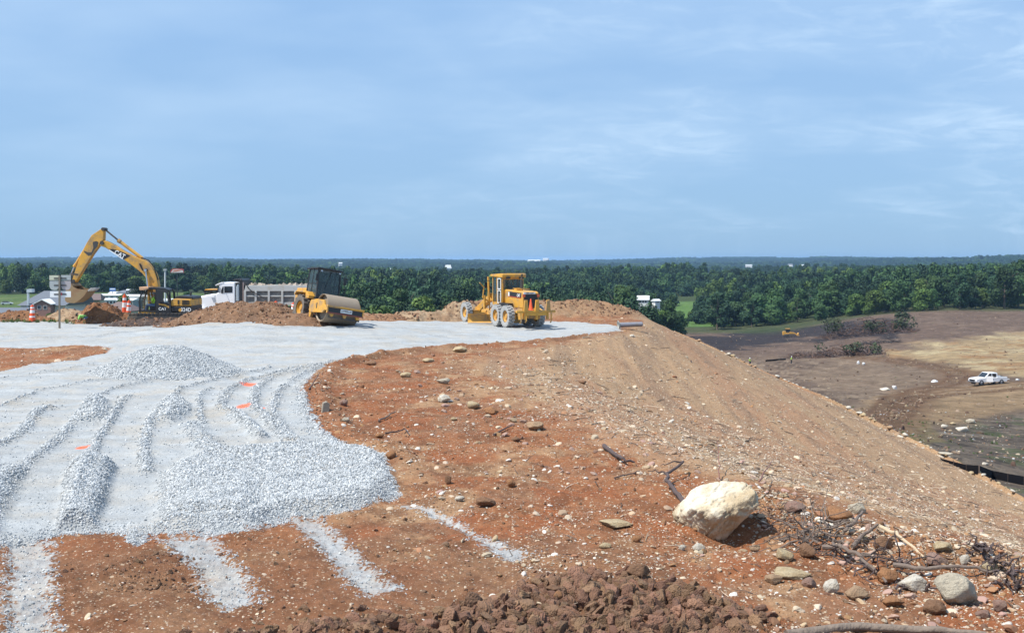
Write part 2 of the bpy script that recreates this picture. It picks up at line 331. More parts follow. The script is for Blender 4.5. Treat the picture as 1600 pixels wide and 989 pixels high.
def ground_fields(x, y):
    f = {}
    dC, _ = seg_dist(x, y, CREST); ip = inside(x, y, PLAT)
    dT, tp = seg_dist(x, y, TOE); im = inside(x, y, MOUND)
    i0 = np.clip(tp.astype(int), 0, len(TOE) - 2); fr = tp - i0; zt = toe_z[i0] * (1 - fr) + toe_z[i0 + 1] * fr
    s = np.where(ip, 0, dC / (dC + dT + 1e-6))
    g = np.where(s < .12, s * s / .24 * 1.0, s - .06) / .94
    surf = np.where(ip, 0, g * zt)
    surf = surf + .80 * np.exp(-(((x + 13) / 8) ** 2 + ((y - 60) / 9) ** 2))
    surf = surf - .5 * np.exp(-(((x + 22.5) / 3.5) ** 2 + ((y - 75) / 2.5) ** 2))
    # berm of loose soil behind the gravel pad
    bl = [(-13, 79, .25), (-9, 79, .2), (-5, 79, .35), (-3.4, 79, .85), (-2.2, 80, 1.25), (.5, 81, 1.2), (2.6, 81, 1.15), (5, 82, 1.05), (7, 83, .85), (9.4, 85, .3)]
    dB, bp = seg_dist(x, y, bl); bi = np.clip(bp.astype(int), 0, len(bl) - 2); bf = bp - bi; bz = np.array([b[2] for b in bl]); bh = bz[bi] * (1 - bf) + bz[bi + 1] * bf
    berm = bh * np.exp(-(dB / 2.0) ** 2) * (.8 + .45 * fbm(x / 1.6, y / 1.6, 21, 3)); f['berm'] = ss(berm / .25)
    surf = surf + np.where(y > 70, berm, 0)
    out = np.where(im, surf, zt + .25 - .62 * dT)
    v = Vz(x, y)
    z = np.maximum(out, v) + .12 * np.exp(-((out - v) / .6) ** 2)
    f['valley'] = np.where(im, 0., ss((v - out + .3) / .6))
    f['face'] = np.where(im & ~ip, ss(dC / 1.6), 0.); f['dC'] = np.where(ip, -dC, dC); f['im'] = im
    near = (y < 105) & im
    sg = sdf(x, y, GRAVEL); sh = sdf(x, y, HOLE); sg = np.minimum(sg, -sh)
    edge_n = (fbm(x * 3, y * 3, 31, 4, .6) - .5) * .35 + (fbm(x * .9, y * .9, 32, 2) - .5) * .3
    f['gravel'] = np.clip(sg + edge_n * np.clip(1, 0, 1), -2, 2)
    st = np.maximum.reduce([sdf(x, y, p) for p in STRIPS]); f['strip'] = np.clip(st + (fbm(x * 4, y * 4, 33, 3, .6) - .5) * .22, -2, 2)
    z = z + np.where(near, .07 * ss((sg + .05) / .45), 0)
    hm = 0
    for pg, h, w_ in HEAPS:
        d = sdf(x, y, pg); q = ss((d + .10) / w_) * h * (.85 + .3 * fbm(x * 2, y * 2, 41, 2)); hm = np.maximum(hm, q)
    f['heap'] = ss(hm / .2)
    rm = 0
    for pl, h, w_ in RIDGES:
        a = np.array([p[:2] for p in pl]); lo = a.min(0) - 2; hi = a.max(0) + 2
        m = (x > lo[0]) & (x < hi[0]) & (y > lo[1]) & (y < hi[1])
        if not m.any(): continue
        d = np.full(x.shape, 9.); dd, pp = seg_dist(x[m], y[m], pl); d[m] = dd
        q = .85 * h * np.exp(-(d / (w_ * .75)) ** 2) * (.72 + .6 * fbm(x / .5, y / .5, 42, 3)); rm = np.maximum(rm, q)
    f['ridge'] = ss(rm / .08) if not isinstance(rm, int) else 0
    z = z + np.where(near, hm + rm, 0)
    ig = ss(sg / .3)
    # broad driven undulations in the gravel, soil relief elsewhere
    z = z + np.where(near, ig * (((fbm(x / 3.2, y / .8, 43, 4, .6) - .5) * .20 + (fbm(x / 1.3 + y * .4, y / 1.6, 143, 3, .6) - .5) * .10) * ss((y - 26) / 14) + (fbm(x * 6, y * 6, 44, 3, .6) - .5) * .02 + (fbm(x * 2.2, y * 1.2, 45, 3) - .5) * .05), 0)
    soil = 1 - ig
    z = z + np.where(near & ip, soil * ((fbm(x * 1.1, y * 1.1, 46, 4) - .5) * .16 + (fbm(x * 5, y * 5, 47, 5, .66) - .5) * .085 + (.5 - worley(x * 6, y * 6, 147)[0]) * .03 * ss((fbm(x * .7, y * .7, 148, 2) - .45) * 6)), 0)
    z = z + f['face'] * ((fbm(x * 1.6, y * .22, 48, 4, .6) - .5) * .12 + (fbm(x * 5, y * 1.6, 49, 3, .6) - .5) * .06)
    # windrow of clods
    cm = 0
    for pg, h in ((CLODS, .15), (CLODS2, .09), (CLODS3, .03)):
        d = sdf(x, y, pg); q = ss((d + .08) / .7) * (1 if h < .3 else 1); cm = np.maximum(cm, q * h)
    cq = ss(cm / .12)
    w1, c1_ = worley(x * 3.2 + .3 * fbm(x * 3, y * 3, 51, 2), y * 3.2, 52); w2, c2_ = worley(x * 7.5, y * 7.5, 53)
    z = z + np.where(near, cm * (.1 + 1.7 * fbm(x * 1.3, y * 1.3, 54, 3, .6)) + cq * ((.5 - w1) * .13 * (.4 + c1_) + (.5 - w2) * .06 * (.4 + c2_) + (fbm(x * 12, y * 12, 58, 3, .6) - .5) * .05), 0)
    f['clod'] = cq
    dd, _ = seg_dist(x, y, DEBRIS); db = np.exp(-(dd / .75) ** 2); f['debris'] = db
    z = z + np.where(near, db * (.20 + (.5 - w1) * .14 + (fbm(x * 3, y * 3, 55, 3) - .5) * .15), 0)
    # loose edge of soil pushed up beside the gravel
    eb = np.exp(-((sg + .45) / .4) ** 2) * ss((y - 19) / 8) * (x > -8)
    z = z + np.where(near & ip, eb * .16 * (.4 + 1.2 * fbm(x * 1.7, y * 1.7, 56, 3)), 0); f['edge'] = eb
    # treads in the driven strips
    pt = ss(st / .15)
    z = z - np.where(near, pt * (.045 + .018 * np.sin(y * 2 * math.pi / .27 + 1.5 * np.cos(x * 4))), 0)
    # berm roughness
    z = z + f['berm'] * (y > 70) * ((fbm(x * 1.4, y * 1.4, 57, 4, .65) - .5) * .6 + .05)
    # a hollow under the boulder
    bx, by = BO = G(1120, 838); z = z - .22 * np.exp(-(((x - bx - .35) / .75) ** 2 + ((y - by + .1) / .55) ** 2)) + .12 * np.exp(-(((x - bx) / .6) ** 2 + ((y - by - .9) / .35) ** 2))
    f['z'] = z; return f
def H(x, y):
    x = np.atleast_1d(np.asarray(x, float)); y = np.atleast_1d(np.asarray(y, float)); return ground_fields(x, y)['z']
def h1(x, y): return float(H(x, y)[0])
def on(px, py):
    """point of the ground seen at a pixel of the plateau (marching the ray)"""
    d = np.geomspace(9, 600, 5000); x = (px - 800) / F * d; z = EYE - (py - HZ) / F * d; g = H(x, d)
    i = int(np.argmax(g >= z)); return Vector((x[i], d[i], g[i]))

def blend(c, m, new):
    m = np.clip(m, 0, 1)[:, None]; return c * (1 - m) + np.array(new)[None] * m
def colours(x, y, f):
    red = np.array((.305, .138, .068)); c = np.tile(red, (x.size, 1))
    n = fbm(x * .5, y * .5, 61, 4); c = blend(c, ss((n - .42) * 5) * .75, (.27, .15, .090))
    c = blend(c, ss((fbm(x * .8 + 9, y * .45, 62, 3) - .5) * 6) * .75, (.40, .262, .155))
    c = blend(c, ss((fbm(x * 1.3 + 3, y * 1.0, 63, 3) - .58) * 9) * .8, (.285, .105, .045))
    c = blend(c, ss((18 - y) / 3) * .75 * ss((3.5 - x) / 2) , (.22, .115, .066)); c = blend(c, ss((fbm(x * 1.9, y * 1.6, 163, 5, .65) - .53) * 9) * .6, (.16, .075, .040))
    fc = np.array((.405, .272, .162)); ft = np.tile(fc, (x.size, 1))
    ft = blend(ft, ss((fbm(x * .35, y * .08, 64, 4) - .45) * 5) * .7, (.38, .215, .125))
    ft = blend(ft, ss((fbm(x * 1.2, y * .12, 65, 4, .6) - .56) * 8) * .6, (.25, .17, .115))
    wgt = ss((f['dC'] + .5 + (fbm(x * .9, y * .5, 66, 3) - .5) * 3) / 1.5)
    c = c * (1 - wgt[:, None]) + ft * wgt[:, None]
    c = blend(c, f['clod'] * .8, (.175, .100, .062))
    c = blend(c, f['debris'] * .4, (.38, .25, .14))
    c = blend(c, f['edge'] * .6, (.29, .14, .075))
    c = blend(c, f['berm'] * (y > 70) * .8, (.35, .235, .145))
    # valley
    px = 800 + F * x / np.maximum(y, 20); py = HZ + F * (EYE - f['z']) / np.maximum(y, 20)
    v = np.tile(np.array((.165, .115, .078)), (x.size, 1))
    v = blend(v, ss((fbm(x / 16, y / 22, 71, 5, .6) - .45) * 5) * .7, (.125, .088, .064)); v = blend(v, ss((fbm(x / 6, y / 4, 171, 5, .65) - .5) * 6) * .5, (.105, .070, .050)); v = blend(v, ss((fbm(x / 3, y / 7, 172, 4, .65) - .55) * 9) * .65, (.25, .185, .125)); v = blend(v, ss((fbm(x / 2.2 + y * .12, y / 12, 179, 4, .65) - .57) * 12) * .7, (.075, .048, .035))
    wn = (fbm(x / 9, y / 9, 173, 4, .6) - .5) * 26
    def reg(pg, soft=5, w_=1.0): return ss((sdf(px / 10, py / 10, [(q / 10, r / 10) for q, r in pg]) * 10 + wn * w_) / soft + .5)
    v = blend(v, reg([(900, 400), (1800, 400), (1800, 515), (1600, 521), (1480, 540), (1390, 550), (1250, 556), (1100, 560), (900, 560)], 6, .3), (.122, .082, .060))
    v = blend(v, reg([(900, 400), (1800, 400), (1800, 515), (1600, 521), (1480, 540), (1390, 550), (1250, 556), (1100, 560), (900, 560)], 6, .3) * ss((fbm(x / 8, y / 5, 174, 5, .65) - .5) * 7) * .7, (.165, .115, .082))
    v = blend(v, reg([(1080, 528), (1180, 514), (1300, 503), (1400, 498), (1432, 512), (1390, 531), (1300, 527), (1225, 536), (1120, 548)], 8, 1.0) * .92, (.026, .022, .024))
    tan = reg([(1385, 550), (1480, 538), (1600, 520), (1800, 500), (1800, 600), (1600, 592), (1520, 580), (1450, 568), (1390, 561)], 16, 1.1)
    v = blend(v, tan, (.30, .215, .115)); v = blend(v, tan * ss((fbm(x / 9, y / 16, 73, 4) - .50) * 8) * .8, (.40, .32, .185)); v = blend(v, tan * ss((fbm(x / 8 + 4, y / 12, 74, 4) - .54) * 9) * .75, (.24, .125, .052))
    v = blend(v, tan * ss((fbm(x / 3 + 4, y / 5, 175, 4, .65) - .52) * 9) * .4, (.20, .14, .09))
    v = blend(v, reg([(1320, 560), (1400, 562), (1470, 578), (1490, 592), (1440, 608), (1360, 618), (1290, 610), (1250, 580)], 8, .5) * .5, (.21, .15, .10))
    v = blend(v, reg([(1400, 642), (1500, 618), (1600, 608), (1800, 600), (1800, 632), (1590, 642), (1470, 668), (1425, 658)], 14, .8) * .9, (.23, .155, .085))
    lo = reg([(1200, 640), (1310, 644), (1400, 645), (1430, 662), (1480, 670), (1590, 645), (1800, 634), (1800, 1000), (1200, 1000)], 20, 1.1)
    v = blend(v, lo * .9, (.100, .080, .062)); v = blend(v, lo * ss((fbm(x / 2.2, y / 3, 76, 5, .65) - .54) * 9) * .7, (.20, .16, .115)); v = blend(v, lo * ss((fbm(x / 3, y / 4, 77, 4) - .60) * 10) * .6, (.06, .08, .03)); v = blend(v, lo * ss((fbm(x / 1.6, y / 2, 178, 4, .65) - .58) * 12) * .8, (.045, .035, .028))
    v = blend(v, reg([(1330, 652), (1400, 646), (1450, 660), (1480, 690), (1440, 696), (1370, 672)], 6, .5) * .6, (.17, .125, .055))
    r1, _ = seg_dist(x, y, ROAD1); r2, _ = seg_dist(x, y, ROAD2); r3, _ = seg_dist(x, y, ROAD3); rn = (fbm(x / 2.5, y / 2.5, 79, 4, .6) - .5) * 2.4
    v = blend(v, (1 - ss((np.minimum(r2, r3) - 2.6 + rn) / 1.5)) * .7, (.27, .185, .105))
    for rr, wd in ((r1, 1.5), (r2, 1.6), (r3, .0)): v = blend(v, np.exp(-((np.abs(rr - wd) + rn * .25) / (.75 if wd else 1.1)) ** 2) * .9, (.105, .055, .028))
    v = blend(v, (1 - ss((r1 - 3 + rn) / 1.5)) * .55, (.13, .075, .042))
    green = ss((y - 380 + (fbm(x / 30, y / 30, 80, 3) - .5) * 40) / 25) * (px > 1000) * (y < 460)
    v = blend(v, green * .8, (.045, .065, .022))
    v = blend(v, ss((y - 440) / 20) * (px > 560), (.045, .062, .020)); v = blend(v, ss((fbm(x / 240, y / 300, 91, 3) - .585) * 60) * (y > 850), (.15, .19, .085))
    field = ss((y - 455) / 10) * ss((720 - y) / 20) * ss((px - 1022) / 12) * ss((1150 - px) / 12)
    v = blend(v, field, (.085, .155, .035)); v = blend(v, field * ss((fbm(x / 60, y / 7, 81, 3) - .5) * 6) * .5, (.11, .17, .05))
    lf = (px < 575) * ss((y - 92) / 3); v = blend(v, lf, (.075, .115, .032)); v = blend(v, lf * ss((fbm(x / 18, y / 25, 82, 3) - .48) * 6) * .7, (.12, .155, .05))
    v = blend(v, lf * ss((fbm(x / 9 + 7, y / 15, 83, 3) - .6) * 9) * .6 * (y < 330), (.22, .21, .19))
    v = blend(v, (px >= 560) * (px < 1045) * ss((y - 92) / 3), (.042, .060, .020)); v = blend(v, (px < 575) * ss((y - 545) / 12), (.035, .05, .018))
    c = c * np.array((.77, .715, .655))
    c = blend(c, f['valley'][:, None][:, 0], 0 * red) + v * np.clip(f['valley'], 0, 1)[:, None]
    return c
def wl(l): return [(float((a - 800) / F * b), float(b)) for a, b in l]
def onl(l): return [tuple(on(a, b)[:2]) for a, b in l]
ROAD1 = onl([(1330, 559), (1400, 563), (1450, 571), (1490, 580), (1502, 588), (1480, 601), (1430, 611), (1310, 632)]); ROAD2 = onl([(1290, 634), (1400, 620), (1470, 610), (1540, 604), (1620, 597)])
ROAD3 = onl([(1300, 645), (1400, 628), (1500, 615), (1600, 606), (1640, 602)])
PAINT = [(129, 704, 14), (408, 642, 9), (381, 639, 16), (389, 605, 18), (404, 705, 7), (429, 705, 12)]

def ground_material():
    m = bpy.data.materials.new('site_ground'); m.use_nodes = True; t = m.node_tree; b = t.nodes['Principled BSDF']
    b.inputs['Roughness'].default_value = .95; b.inputs['Specular IOR Level'].default_value = .15
    L = t.links.new; tc_ = t.nodes.new('ShaderNodeTexCoord').outputs['Object']
    def at(n): a = t.nodes.new('ShaderNodeAttribute'); a.attribute_name = n; return a
    def noise(sx, det=5, r=.6, vec=None):
        n = t.nodes.new('ShaderNodeTexNoise'); n.inputs['Scale'].default_value = sx; n.inputs['Detail'].default_value = det; n.inputs['Roughness'].default_value = r; L(vec or tc_, n.inputs['Vector']); return n.outputs[0]
    def vor(sx, vec=None, feat='F1'):
        n = t.nodes.new('ShaderNodeTexVoronoi'); n.inputs['Scale'].default_value = sx; n.feature = feat; L(vec or tc_, n.inputs['Vector']); return n
    def mx(f, a, c):
        n = t.nodes.new('ShaderNodeMix'); n.data_type = 'RGBA'
        for i, v in ((0, f), (6, a), (7, c)):
            if isinstance(v, (int, float)): n.inputs[i].default_value = v
            elif isinstance(v, tuple): n.inputs[i].default_value = (*v, 1)
            else: L(v, n.inputs[i])
        return n.outputs[2]
    def val(c, f):
        n = t.nodes.new('ShaderNodeHueSaturation'); L(c, n.inputs['Color']); L(f, n.inputs['Value']); return n.outputs[0]
    tint = at('tint').outputs[0]; gr = at('gravel').outputs['Fac']; stp = at('strip').outputs['Fac']; lo = at('loose').outputs['Fac']; va = at('valley').outputs['Fac']; pa = at('paint').outputs['Fac']; fa = at('face').outputs['Fac']
    nA = noise(.9, 6, .62); nB = noise(7, 6, .65); nC = noise(38, 4, .6); nD = noise(.05, 6, .6)
    # soil
    soil = val(tint, M(t, 'ADD', M(t, 'MULTIPLY', nA, .5), .75)); soil = val(soil, M(t, 'ADD', M(t, 'MULTIPLY', nB, .9), .55))
    soil = val(soil, M(t, 'ADD', M(t, 'MULTIPLY', nC, .8), .60)); soil = val(soil, M(t, 'ADD', M(t, 'MULTIPLY', nD, .5), .75))
    for sx, th, c, fr in ((9, .26, (.50, .40, .28), .36), (21, .33, (.50, .41, .30), .42), (48, .33, (.45, .34, .24), .36), (33, .34, (.10, .055, .03), .42), (13, .28, (.12, .065, .035), .34)):
        v = vor(sx); ran = t.nodes.new('ShaderNodeSeparateColor'); L(v.outputs['Color'], ran.inputs[0])
        k = M(t, 'LESS_THAN', v.outputs['Distance'], th); k2 = M(t, 'LESS_THAN', ran.outputs[0], M(t, 'ADD', M(t, 'MULTIPLY', fa, .30), fr - .20)); k = M(t, 'MULTIPLY', k, k2)
        k = M(t, 'MULTIPLY', k, M(t, 'SUBTRACT', 1., va)); k = M(t, 'MULTIPLY', k, M(t, 'SUBTRACT', 1., M(t, 'MULTIPLY', lo, .7)))
        soil = mx(M(t, 'MULTIPLY', k, M(t, 'ADD', M(t, 'MULTIPLY', ran.outputs[1], .6), .25)), soil, c)
    vv = vor(.9); r2 = t.nodes.new('ShaderNodeSeparateColor'); L(vv.outputs['Color'], r2.inputs[0])
    k = M(t, 'MULTIPLY', M(t, 'MULTIPLY', M(t, 'LESS_THAN', vv.outputs['Distance'], .2), M(t, 'LESS_THAN', r2.outputs[0], .12)), va)
    soil = mx(M(t, 'MULTIPLY', k, .6), soil, (.42, .38, .32))
    vn1 = noise(.35, 8, .7); soil = val(soil, M(t, 'ADD', M(t, 'MULTIPLY', M(t, 'MULTIPLY', M(t, 'SUBTRACT', vn1, .5), 1.9), va), 1.0))
    # gravel
    v1 = vor(22); rc = t.nodes.new('ShaderNodeSeparateColor'); L(v1.outputs['Color'], rc.inputs[0])
    v2 = vor(60); rc2 = t.nodes.new('ShaderNodeSeparateColor'); L(v2.outputs['Color'], rc2.inputs[0])
    gv = M(t, 'ADD', M(t, 'MULTIPLY', rc.outputs[0], .34), .62); gv = M(t, 'ADD', gv, M(t, 'MULTIPLY', rc2.outputs[0], .22))
    gcol = mx(ss_ := M(t, 'MULTIPLY', M(t, 'SUBTRACT', nA, .42, clamp=True), 4., clamp=True), (.355, .37, .372), (.37, .362, .338))
    stain = M(t, 'MULTIPLY', M(t, 'SUBTRACT', noise(.45, 5, .55), .5, clamp=True), 4., clamp=True)
    mpg = t.nodes.new('ShaderNodeMapping'); mpg.inputs['Scale'].default_value = (.28, 1.0, 1); mpg.inputs['Rotation'].default_value = (0, 0, .25); L(tc_, mpg.inputs[0])
    streak = noise(1.3, 7, .68, mpg.outputs[0]); gcol = val(gcol, M(t, 'ADD', M(t, 'MULTIPLY', streak, .75), .62))
    gcol = mx(M(t, 'MULTIPLY', stain, .45), gcol, (.38, .33, .26))
    dusty = M(t, 'MULTIPLY', M(t, 'SUBTRACT', 1., lo), .85)
    gg = mx(dusty, val(gcol, gv), mx(.35, gcol, val(gcol, gv)))
    e = M(t, 'ADD', gr, M(t, 'MULTIPLY', M(t, 'SUBTRACT', nC, .5), .30)); e = M(t, 'ADD', e, M(t, 'MULTIPLY', M(t, 'SUBTRACT', rc.outputs[1], .5), .16))
    gm = M(t, 'MULTIPLY', e, 14., clamp=True)
    e2 = M(t, 'ADD', stp, M(t, 'MULTIPLY', M(t, 'SUBTRACT', nB, .5), .25)); e2 = M(t, 'ADD', e2, M(t, 'MULTIPLY', M(t, 'SUBTRACT', rc.outputs[2], .5), .22))
    sm = M(t, 'MULTIPLY', M(t, 'MULTIPLY', e2, 12., clamp=True), M(t, 'ADD', M(t, 'MULTIPLY', nB, 1.0), .35, clamp=True))
    gm = M(t, 'MAXIMUM', gm, sm)
    c = mx(gm, soil, gg)
    pm = M(t, 'MULTIPLY', M(t, 'SUBTRACT', M(t, 'ADD', pa, M(t, 'MULTIPLY', M(t, 'SUBTRACT', nC, .5), .9)), .55), 5., clamp=True)
    c = mx(M(t, 'MULTIPLY', pm, .85), c, (.85, .13, .045)); L(c, b.inputs['Base Color'])
    hgt = M(t, 'ADD', M(t, 'MULTIPLY', nB, .05), M(t, 'MULTIPLY', nC, .016))
    hgt = M(t, 'ADD', hgt, M(t, 'MULTIPLY', M(t, 'MULTIPLY', v1.outputs['Distance'], gm), M(t, 'ADD', M(t, 'MULTIPLY', lo, -.035), -.006)))
    hgt = M(t, 'ADD', hgt, M(t, 'MULTIPLY', M(t, 'MULTIPLY', M(t, 'ADD', nA, M(t, 'MULTIPLY', vn1, 2.0)), va), .7))
    bp = t.nodes.new('ShaderNodeBump'); bp.inputs['Distance'].default_value = 1.0; bp.inputs['Strength'].default_value = .75; L(hgt, bp.inputs['Height']); L(bp.outputs[0], b.inputs['Normal'])
    return m
GM = ground_material()
def sheet(name, ys, us, piv, label=None):
    ny, nx = len(ys), len(us); Y = np.repeat(ys, nx); X = np.tile(us, ny) * (Y + piv)
    f = ground_fields(X, Y); Z = f['z']
    co = np.stack([X, Y, Z], 1).astype(np.float32)
    j, i = np.meshgrid(np.arange(ny - 1), np.arange(nx - 1), indexing='ij'); a = (j * nx + i).ravel()
    q = np.stack([a, a + 1, a + nx + 1, a + nx], 1).astype(np.int32)
    me = bpy.data.meshes.new(name); me.vertices.add(len(co)); me.vertices.foreach_set('co', co.ravel())
    me.loops.add(q.size); me.loops.foreach_set('vertex_index', q.ravel()); me.polygons.add(len(q))
    me.polygons.foreach_set('loop_start', np.arange(0, q.size, 4, dtype=np.int32)); me.polygons.foreach_set('use_smooth', np.ones(len(q), bool)); me.update(calc_edges=True)
    c = colours(X, Y, f); ca = me.attributes.new('tint', 'FLOAT_COLOR', 'POINT'); ca.data.foreach_set('color', np.concatenate([c, np.ones((len(c), 1))], 1).astype(np.float32).ravel())
    pm = np.zeros(X.size)
    for px, py, r in PAINT:
        gx, gy = G(px, py); rr = r * gy / F; pm = np.maximum(pm, np.exp(-(((X - gx) / rr) ** 2 + ((Y - gy) / (rr * 1.6)) ** 2)))
    loose = np.clip(f['heap'] + f['ridge'] + .6 * f['clod'], 0, 1)
    for n_, v_ in (('gravel', np.where(f['im'] & (Y < 105), f['gravel'], -2)), ('strip', np.where(Y < 40, f['strip'], -2)), ('loose', loose), ('valley', f['valley']), ('paint', pm), ('face', f['face'])):
        at = me.attributes.new(n_, 'FLOAT', 'POINT'); at.data.foreach_set('value', np.asarray(v_, np.float32))
    me.materials.append(GM); o = link(name, me); tag(o, kind='structure'); return o
us = np.linspace(-.62, .62, 640)
def rows(a, b, g, mn=0.0):
    r = [a]
    while r[-1] < b: r.append(r[-1] + max(mn, r[-1] * g))
    r[-1] = b; return np.array(r)
ys1 = np.concatenate([rows(1.0, 11.5, .02)[:-1], rows(11.5, 40, .0022)[:-1], rows(40, 130, .0028)])
sheet('ground', ys1, us, 2.0)
sheet('valley_floor', rows(130, 1500, .012), us[::2] if False else us, 2.0)
sheet('hills', rows(1500, 9000, .03), us[::3] if False else us, 2.0)
# ------------------------------------------------------------------ materials shared by things
LEAF = [mat('leaf_mid', (.040, .080, .025), .75, var=.45, vscale=.35, objrand=.28, spec=.25), mat('leaf_dark', (.021, .050, .021), .75, var=.45, vscale=.35, objrand=.28, spec=.25), mat('leaf_light', (.078, .130, .028), .75, var=.4, vscale=.35, objrand=.25, spec=.25)]
for m_ in LEAF:
    t_ = m_.node_tree; g_ = t_.nodes.new('ShaderNodeNewGeometry'); b_ = t_.nodes['Principled BSDF']; src = b_.inputs['Base Color'].links[0].from_socket
    n_ = t_.nodes.new('ShaderNodeTexNoise'); n_.inputs['Scale'].default_value = .035; n_.inputs['Detail'].default_value = 5; n_.inputs['Roughness'].default_value = .7; t_.links.new(g_.outputs['Position'], n_.inputs['Vector'])
    h_ = t_.nodes.new('ShaderNodeHueSaturation'); t_.links.new(M(t_, 'ADD', M(t_, 'MULTIPLY', n_.outputs[0], 3.4), -.60), h_.inputs['Value']); t_.links.new(src, h_.inputs['Color']); t_.links.new(h_.outputs[0], b_.inputs['Base Color'])
BARK = mat('bark', (.13, .10, .075), .9, var=.3, vscale=3)
def leaf_mesh(name, lobes, n, size, m, r_):
    """leaf sized faces spread over and through overlapping lobes of foliage"""
    lob = np.array(lobes); wts = lob[:, 3] ** 2; k = r_.choice(len(lob), n, p=wts / wts.sum())
    d = r_.normal(size=(n, 3)); d[:, 2] += .25; d /= np.linalg.norm(d, axis=1)[:, None]
    rad = lob[k, 3] * (1 - .35 * r_.random(n) ** 2.2) * (1 + .12 * r_.normal(size=n))
    c = lob[k, :3] + d * rad[:, None] * np.array([1, 1, .82])
    nrm = d + r_.normal(size=(n, 3)) * .45; nrm /= np.linalg.norm(nrm, axis=1)[:, None]
    t = np.cross(nrm, r_.normal(size=(n, 3))); t /= np.linalg.norm(t, axis=1)[:, None]; b = np.cross(nrm, t)
    s = size * (.6 + .8 * r_.random(n)); a1 = t * s[:, None] * .6; b1 = b * s[:, None] * .42
    q = np.stack([c - a1 - b1 * .6, c + a1 * .7 - b1, c + a1 + b1 * .7, c - a1 * .8 + b1], 1).reshape(-1, 3)
    me = bpy.data.meshes.new(name); me.vertices.add(len(q)); me.vertices.foreach_set('co', q.astype(np.float32).ravel())
    me.loops.add(n * 4); me.loops.foreach_set('vertex_index', np.arange(n * 4, dtype=np.int32)); me.polygons.add(n)
    me.polygons.foreach_set('loop_start', np.arange(0, n * 4, 4, dtype=np.int32)); me.update(calc_edges=True)
    me.materials.append(m); return me
def crown_lobes(h, r, r_, n=11):
    out = []
    for i in range(n):
        a = r_.random() * 6.283; t = (i + .5) / n; zz = h * (.17 + .75 * t); k = math.sin(math.pi * min(1, .26 + .70 * t)) ** .7
        q = r * .62 * k * (.5 + .5 * r_.random()); out.append((q * math.cos(a), q * math.sin(a), zz, r * (.30 + .26 * r_.random()) * (.75 + .35 * k)))
    return out
def trunk_mesh(h, r, r_):
    b = MB(); tp = [(0, 0, -1.0), (r_.normal() * .1, r_.normal() * .1, h * .25), (r_.normal() * .3, r_.normal() * .3, h * .55), (0, 0, h * .8)]
    b.tube(tp, [r * .075, r * .055, r * .04, r * .015], 6)
    for i in range(5):
        a = r_.random() * 6.28; z0 = h * (.25 + .1 * i); b.tube([(0, 0, z0), (math.cos(a) * r * .35, math.sin(a) * r * .35, z0 + h * .1), (math.cos(a) * r * .6, math.sin(a) * r * .6, z0 + h * .22)], [r * .03, r * .02, r * .008], 4)
    return b
tree_protos = []
for i, (h, r, mi) in enumerate([(13.5, 6.0, 0), (15, 6.4, 1), (12, 5.6, 2), (14, 5.6, 1), (11, 5.2, 0), (16, 5.6, 0)]):
    r_ = np.random.default_rng(100 + i)
    cm = leaf_mesh('crown', crown_lobes(h, r, r_, 13), 2600, .62, LEAF[mi], r_)
    tb = trunk_mesh(h, r, r_); tm_o = tb.build('trunk', BARK); tm = tm_o.data; bpy.data.objects.remove(tm_o)
    tree_protos.append((cm, tm, h, r))
def forest_front(px):
    return float(np.interp(px, [-300, 0, 300, 555, 565, 700, 860, 930, 1000, 1022, 1028, 1110, 1116, 1250, 1400, 1500, 1600, 1900], [560, 560, 560, 560, 215, 200, 215, 240, 300, 310, 725, 725, 430, 428, 405, 402, 405, 400]))
def place_tree(k, x, y, s, label, group, name='broadleaf_tree'):
    cm, tm, h, r = tree_protos[k]
    e = empty(name, (x, y, h1(x, y) - .3), random.random() * 6.28, label=label, cat='tree', group=group); e.scale = (s, s, s * random.uniform(.82, 1.2))
    link('crown', cm, e); link('trunk', tm, e); return e
cand = []
for r0 in range(0, 90):
    y = 190 + r0 * 9.0
    for c0 in range(-45, 46):
        x = c0 * 11.0 + (5.5 if r0 % 2 else 0); xx = x + random.uniform(-3, 3); yy = y + random.uniform(-3, 3)
        px = 800 + F * xx / yy
        if not (-40 < px < 1640): continue
        if yy < forest_front(px): continue
        ff = forest_front(px)
        lim = {True: 78, False: 0}[px < 560] if px < 560 else (170 if px < 1045 else (48 if px > 1112 else 30))
        if yy < ff + lim: cand.append((xx, yy, px))
cand.sort(key=lambda c: c[1]); ind = cand[:292]
for xx, yy, px in ind:
    k = random.choices(range(6), [3, 3, 2, 3, 2, 2])[0]; s = random.uniform(.62, 1.15) * (.82 if px < 560 else .88)
    if px < 560: l, g = 'broadleaf tree in the wood across the road behind the town', 'trees behind the town'
    elif px < 1050: l, g = 'broadleaf tree in the woods below the gravel pad', 'trees below the gravel pad'
    else: l, g = 'broadleaf tree in the wood beyond the cleared brown land', 'trees beyond the cleared land'
    if px < 1050 and px > 560 and yy < 260: s *= .8
    place_tree(k, xx, yy, s, l, g)
